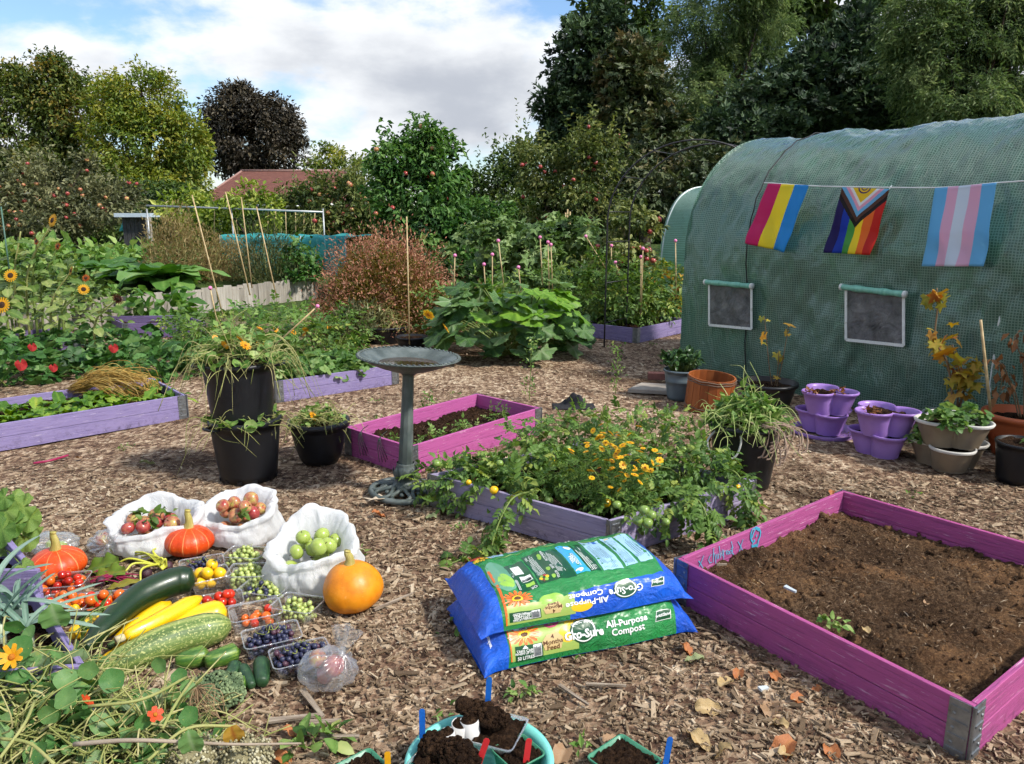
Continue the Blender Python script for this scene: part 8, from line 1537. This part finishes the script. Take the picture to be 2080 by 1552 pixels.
# dry shrubs behind the fence
for k, (px, py, y, rx, h, m_, n, lab) in enumerate(((370, 570, 14.6, .75, 1.30, drym, 5200, 'dry straw coloured shrub above the low fence'), (470, 575, 15.0, .6, .9, drym, 2600, 'dry weedy shrub beside the turquoise netting'), (550, 575, 14.6, .65, 1.1, bconif, 2600, 'brown green shrub in front of the turquoise netting'), (610, 560, 14.8, .5, .75, bean, 700, 'dark leafy plant at the right end of the fence'))):
    c = D(px, py, y); rg = np.random.default_rng(160+k); d = rand_dirs(n, rg); d[:, 2] = np.abs(d[:, 2]); P = d*(rg.random(n)**.4)[:, None]*[rx, .5, h]*(1+.15*vnoise(d, 4, k))[:, None]; t = thing('dry_shrub' if k < 3 else 'leafy_shrub', lab, 'shrub', (c.x, c.y, .36)); m1 = MB(); f = foliage(P, nrm(d+[0, 0, .9]), SLIM if k < 3 else OVAL, .07 if k < 3 else .11, rg, -.6 if k < 3 else .3, .5); m1.scatter(*f); m1.build('foliage', m_, t, smooth=False); s = MB()
    for j in range(90): e = P[rg.integers(n)]*1.03; s.add(*tube([(e[0]*.5, e[1]*.5, 0), e*[.85, .85, .5], e], [.004, .003, .0015], 4), 0, rg.random())
    s.build('stems', sty, t)
# --- plants of the far purple bed and behind
for k, (px, y, h, lab) in enumerate(((1220, 10.45, .95, 'tomato plant at the courgette end of the far purple bed'), (1262, 10.2, .85, 'tomato plant right behind the garden arch legs'), (1310, 10.4, .75, 'tomato plant by the corner hinge of the far purple bed'), (1355, 10.9, .8, 'tomato plant next to the tunnel end wall'))):
    c = D(px, 600, y); bush('tomato_plant', lab, 'tomato plant', (c.x, c.y), (.36, .32, h), 230, TOMFAR, .14, tomm, 170+k, 'tomato plants of the far purple bed', 12, droop=.4, shell=.15, z0=.12)
c = D(1345, 590, 12.5); bush('squash_vine', 'yellowing squash vine beside the small mint tunnel', 'plant', (c.x, c.y), (.55, .4, .75), 120, FIG, .13, yelm, 176, None, 14, stemm_=sty, z0=.05)
c = D(960, 590, 9.9); bush('green_undergrowth', 'green undergrowth between rust bush and courgette plant', 'plant', (c.x, c.y), (.7, .5, .65), 260, TOMFAR, .15, weedm, 177, None, 10, z0=.02)
c = D(1120, 570, 10.6); bush('green_undergrowth', 'green undergrowth behind the courgette plant below the fig', 'plant', (c.x, c.y), (1.1, .5, .8), 380, TOMFAR, .16, tomm, 178, None, 12, z0=.02)
# --- pot plants along the tunnel
rg = np.random.default_rng(4); t = thing('jade_plant', 'glossy dark jade plant in the blue grey pot', 'pot plant', (g7.x, g7.y+.1, .24)); m1 = MB(); s = MB()
for k in range(34):
    a = rg.random()*6.283; r0 = rg.random()**.5*.15; e = np.array([math.cos(a)*r0-.01, math.sin(a)*r0, .07+rg.random()*.08]); s.add(*tube([(e[0]*.5, e[1]*.5, 0), e*[.8, .8, .6], e], .006, 5)); m1.scatter(*foliage(e+rg.normal(size=(16, 3))*.018, nrm(rg.normal(size=(16, 3))+[0, 0, 1.2]), OVAL, .045, rg, -.2, .3))
s.build('stems', stg, t); m1.build('foliage', jadem, t)
def stick_plant(name, label, c, z0, stems, m_, n, size, tpl=FIG, seed=1, r=.005, sm=None, droop=.6):
    rg = np.random.default_rng(seed); t = thing(name, label, 'pot plant', (c[0], c[1], z0)); s = MB(); P = []
    for st in stems:
        W = bez(st, 6); s.add(*tube(W, np.linspace(r, r*.5, len(W)), 6)); i = rg.integers(len(W)//3, len(W), size=n); P.append(W[i]+rg.normal(size=(n, 3))*size*.45)
    P = np.concatenate(P); m1 = MB(); m1.scatter(*foliage(P, nrm(rg.normal(size=P.shape)+[0, -.6, .1]), tpl, size, rg, droop, .4)); s.build('stems', sm or brs, t); m1.build('foliage', m_, t); return t
def up(px0, py0, pts, y, c, z0): return [tuple(D(a, b, y)-Vector((c[0], c[1], z0))) for a, b in [(px0, py0)]+pts]
c9 = (g9.x, g9.y+.17); yy = c9[1]
stick_plant('currant_bush', 'spindly currant bush with a few yellow leaves in the wide black pot', c9, .18, [up(1570, 795, [(1562, 740), (1553, 645)], yy, c9, .18), up(1575, 795, [(1590, 730), (1602, 660)], yy, c9, .18), up(1572, 795, [(1580, 750), (1582, 710)], yy, c9, .18)], yelm, 4, .055, seed=181)
c10 = (pot10.location.x, pot10.location.y); yy = c10[1]
stick_plant('potted_vine', 'tall potted vine with yellow green leaves before the tunnel', c10, .25, [up(1938, 838, [(1925, 740), (1900, 690), (1905, 620), (1903, 585)], yy, c10, .25), up(1945, 830, [(1945, 770), (1935, 700)], yy, c10, .25), up(1948, 830, [(1965, 770), (1975, 740)], yy, c10, .25)], yelm, 26, .075, seed=182, r=.008)
c11 = (pot11.location.x, pot11.location.y); yy = c11[1]
stick_plant('withered_plant', 'withered brown plant drooping over the terracotta coloured pot', c11, .28, [up(2075, 850, [(2060, 790), (2040, 760), (2030, 800)], yy, c11, .28), up(2080, 850, [(2078, 740), (2060, 690), (2075, 670)], yy, c11, .28), up(2070, 850, [(2055, 790), (2035, 740), (2000, 730)], yy, c11, .28)], browm, 16, .06, SLIM if False else LEAF, 183, droop=1.6)
pole('bamboo_cane', 'bamboo cane standing in the terracotta coloured pot', 'cane', D(2012, 835, yy), D(1992, 650, yy), .010, cane)
gt = G(1940, 955); rg = np.random.default_rng(9)
for k, (dx, dy, z, rx, n, lab) in enumerate(((-.10, -.10, .30, .13, 60, 'strawberry plant with yellow edged leaves in the front pocket'), (.12, .0, .30, .11, 40, 'strawberry plant in the far pocket of the tan planter'), (-.17, .05, .14, .06, 22, 'tiny herb in the lower pocket of the tan planter'))): bush('strawberry_plant', lab, 'strawberry plant', (gt.x+dx, gt.y+.10+dy), (rx, rx*.9, .11), n, TREF, .042, rndm, 190+k, None, 4, z0=z, top=True, sr=.003)
bush('seedling', 'small seedling in the corner black pot', 'seedling', (pot12.location.x+.03, pot12.location.y-.03), (.05, .05, .07), 24, OVAL, .035, weedm, 195, None, 4, z0=.24, top=True, sr=.002)
for k, (px, py, z, lab) in enumerate(((1648, 800, .33, 'dry brown leaf clump on the left lilac planter'), (1700, 800, .33, 'dry leaf litter in the front pocket of the saucer planter'), (1770, 838, .31, 'dry leaf litter in the right lilac planter'))):
    c = G(px, py, z); bush('dry_leaves', lab, 'dry leaves', c, (.05, .05, .03), 26, LEAF, .035, browm, 200+k, None, 0, z0=z, top=True)
c = G(1610, 830, .2); 
# --- tall weed spikes and small weeds
for k, (px, py, top_, lab) in enumerate(((1075, 815, 690, 'tall seeding weed stalk behind the lilac bed'), (1250, 800, 705, 'thin weed stalk on the path before the tunnel'), (870, 860, 800, 'small leafy weed growing at the pink bed'))):
    b = G(px, py); h0 = D(px+4, top_, b.y); L = h0.z; rg = np.random.default_rng(210+k); t = thing('tall_weed', lab, 'weed', b); W = bez([(0, 0, 0), (.01, 0, L*.5), (h0.x-b.x, 0, L)], 8); MB().add(*tube(W, np.linspace(.004, .0015, len(W)), 5)).build('stem', stg, t); i = rg.integers(2, len(W), size=90); m1 = MB(); m1.scatter(*foliage(W[i]+rg.normal(size=(90, 3))*[.035, .035, .02], nrm(rg.normal(size=(90, 3))+[0, 0, .6]), LEAF, .032, rg, -.2, .4)); m1.build('foliage', weedm, t, smooth=False)
rg = np.random.default_rng(17); m1 = MB(); PX = []
for _ in range(60): px = rg.uniform(0, 2080); py = rg.choice([rg.uniform(700, 900), rg.uniform(900, 1552)]); PX.append(G(px, py))
for q in PX[:46]:
    n = rg.integers(5, 16); P = np.array(tuple(q))+rg.normal(size=(n, 3))*[.035, .035, 0]+[0, 0, .012]; m1.scatter(*foliage(P, nrm(rg.normal(size=(n, 3))+[0, 0, .8]), LEAF, .028, rg, -.1, .4))
o = m1.build('small_weeds', weedm, smooth=False); tag(o, 'tiny green weeds sprouting here and there through the chips', 'weeds', kind='stuff')
for px, py, z, s_, lab in ((640, 1518, .01, .10, 'pale green weed by the small green pot at the bottom'), (1062, 1412, .01, .05, 'single green sprig lying below the compost bags'), (1690, 1270, .13, .05, 'small seedling in the soil of the front magenta bed'), (560, 700, .02, .12, 'weeds beside the pink bed')):
    c = G(px, py, z); bush('small_weed', lab, 'weed', c, (s_, s_*.7, s_*.6), 26, OVAL, s_*.55, weedm, int(px), None, 4, z0=z, top=True, sr=.002)
for k, (px, py, r) in enumerate(((800, 905, .07), (880, 900, .09), (950, 880, .1), (1010, 850, .09))): c = G(px, py, .1); bush('seedling', 'low seedling clump in the pink bed soil, ' + ['by the wire clip', 'right of the bird bath column', 'in the middle of the soil', 'at the far corner'][k], 'seedling', c, (r, r*.8, .07), 22, TOMFAR, .055, weedm, 220+k, 'seedlings in the pink bed', 3, z0=.1, top=True, sr=.002)
# --- fallen leaves, bark and litter
FLM = [leafmat('fallen_leaf_%d' % k, c_, transl=.1, mott=.5, mscale=40, bumps=.4) for k, c_ in enumerate((['8A4E28', 'A8683C', 'BE8A58'], ['94784A', 'AE9466', 'C4AE86'], ['7E5A40', '9C7C5C', 'B49A7C'], ['6E7A4A', '8E9668', 'AEB08A']))]
FLV = []
for k, m_ in enumerate(FLM):
    V, F, tt, uv = bladeleaf(1, .32, .1, .2, 7, 9, .6, .35); V[:, 2] += .06*np.sin(V[:, 1]*7)+.2*np.abs(V[:, 0]); FLV.append(MB().add(V-[0, .5, 0], F, 0, .5+tt).mesh('fallen_leaf', m_))
FLP = [(1475, 1385, 1, .10, 'yellow'), (1440, 1440, 1, .12, 'tan folded'), (1420, 1505, 1, .13, 'broad tan'), (1462, 1530, 1, .11, 'pale tan'), (1575, 1375, 0, .08, 'orange brown'), (1620, 1420, 0, .09, 'rusty'), (1590, 1525, 0, .14, 'large russet'), (1690, 1530, 0, .10, 'orange'), (1565, 1440, 2, .13, 'grey brown'), (1580, 1470, 1, .09, 'small tan'), (1395, 1320, 0, .10, 'red brown'), (1410, 1340, 3, .10, 'pale green'), (1500, 1370, 0, .08, 'narrow orange'), (1140, 1535, 2, .12, 'pinkish grey'), (590, 1490, 0, .09, 'brown'), (575, 1540, 0, .08, 'curled brown'), (770, 1045, 0, .11, 'curled rust'), (905, 1035, 0, .10, 'crumpled brown'), (875, 1050, 3, .09, 'faded green'), (300, 940, 3, .13, 'long green'), (1010, 1110, 0, .09, 'orange'), (960, 1140, 0, .10, 'brown'), (1060, 1130, 0, .09, 'rust'), (1850, 700, 2, .08, 'grey'), (1690, 1000, 0, .08, 'rust'), (1500, 1015, 2, .08, 'grey'), (1600, 1530, 1, .09, 'tan'), (1660, 1400, 0, .06, 'tiny rust'), (1525, 1390, 2, .06, 'small grey'), (1530, 1180, 1, .06, 'tan'), (1760, 1280, 1, .06, 'straw'), (1240, 1500, 2, .07, 'dull'), (160, 930, 2, .08, 'dull'), (990, 585, 0, .1, 'rust'), (1880, 1225, 2, .05, 'grey')]
for k, (px, py, kd, s_, w) in enumerate(FLP):
    z = .14 if (px > 1500 and 1050 < py < 1300) else .018; near = 'in the magenta bed soil' if z > .1 else 'near the magenta bed corner' if px > 1380 and py > 1300 else 'by the bird bath foot' if 740 < px < 940 and py < 1060 else 'beside the tomato bed' if 940 < px < 1100 and py < 1200 else 'on the chips at the bottom' if py > 1450 else 'on the path'
    o = link('fallen_leaf', FLV[kd], None, G(px, py, z), (rng.normal()*.25, rng.normal()*.25, rng.random()*6.28), s_*.75); tag(o, '%s fallen leaf lying %s' % (w, near), 'leaf', 'fallen leaves')
barkc = mat('grey_bark_piece', [(0, '5E5042'), (.5, '8E8070'), (1, 'B8AC9A')], scale=10, rough=.9, stretch=(1, 8, 8), bumps=.6)
for k, (px, py, L, w, a, lab) in enumerate(((635, 1432, .16, .022, -.9, 'long splinter of wood below the tied apple bag'), (600, 1462, .17, .02, .3, 'grey bark strip below the long splinter'), (660, 1470, .1, .02, .2, 'pale bark flake beside the bark strip'), (800, 1225, .22, .014, .9, 'split grey stick right of the orange pumpkin'), (1165, 1415, .13, .012, -.8, 'curved grey stick below the compost bags'), (690, 1500, .12, .016, .1, 'flat bark piece at the bottom edge'), (1550, 1402, .035, .02, .4, 'small grey plastic tag lying on the chips'), (1230, 1395, .14, .01, .05, 'pale twig lying under the compost bag front'), (1465, 1150, .05, .008, .3, 'pale wood sliver on the magenta bed soil edge'), (1605, 1200, .05, .018, -.9, 'clear shard lying on the magenta bed soil'))):
    V, F = box(L, w, .008, (0, 0, .004)); V[:, 1] *= np.where(V[:, 0] > 0, .6, 1); V[:, 2] += np.where(np.abs(V[:, 0]) > L*.3, .004, 0); z = .14 if px > 1400 and py < 1300 else .014; o = MB().add(V, F).build('wood_piece', barkc if k not in (6, 9) else mat('grey_tag_plastic', ['A8B0B4', 'C4CCD0'], rough=.3), smooth=False); o.location = G(px, py, z); o.rotation_euler = (.1, .08, a); tag(o, lab, 'wood' if k not in (6, 9) else 'litter')
o = MB().add(*tube(bez([G(68, 941, .015), G(100, 936, .02), G(138, 925, .015)], 5), .008, 6)).build('magenta_stalk', redst); tag(o, 'crimson stalk lying on the path before the bright purple bed', 'stalk')
# wire clips hooked over the pink bed, twigs in the white bag
clipm = flat('dark_wire', '1E2A26', .5)
for k, (f, lab) in enumerate(((.72, 'bundle of thin wire stakes leaning over the pink bed edge'), (.42, 'green wire clip hooked over the pink bed edge'))):
    p_ = Vector((*C_F, .195))*(1-f)+Vector((*C_L, .195))*f; t = thing('wire_clip', lab, 'wire', p_)
    for j in range(4): MB().add(*tube(bez([(.03, .06, .03), (.0, .0, .012), (-.02+.008*j, -.03, -.03), (-.01+.02*j, -.04, -.15)], 5), .0022, 5)).build('wire', clipm, t)
tw = bush('leafy_twig', 'leafy apple twig lying in the wide white bag', 'twig', (G(318, 1045, .17).x, G(318, 1045, .17).y), (.09, .06, .04), 26, OVAL, .05, leafg, 230, None, 4, z0=.15, top=True, stemm_=brs, sr=.003)
bush('leafy_twig', 'apple leaves on the fruit of the middle white bag', 'twig', (G(490, 1050, .17).x, G(490, 1050, .17).y), (.025, .02, .015), 5, OVAL, .045, leafg, 231, None, 1, z0=.175, top=True, stemm_=brs, sr=.002)
vine_over('tomato_sprig', 'thin leafy sprig lying over the tomato trays', [G(150, 1285, .1), G(180, 1262, .12), G(205, 1235, .13), G(228, 1198, .12)], .003, 26, SLIM, .05, weedm, 232)
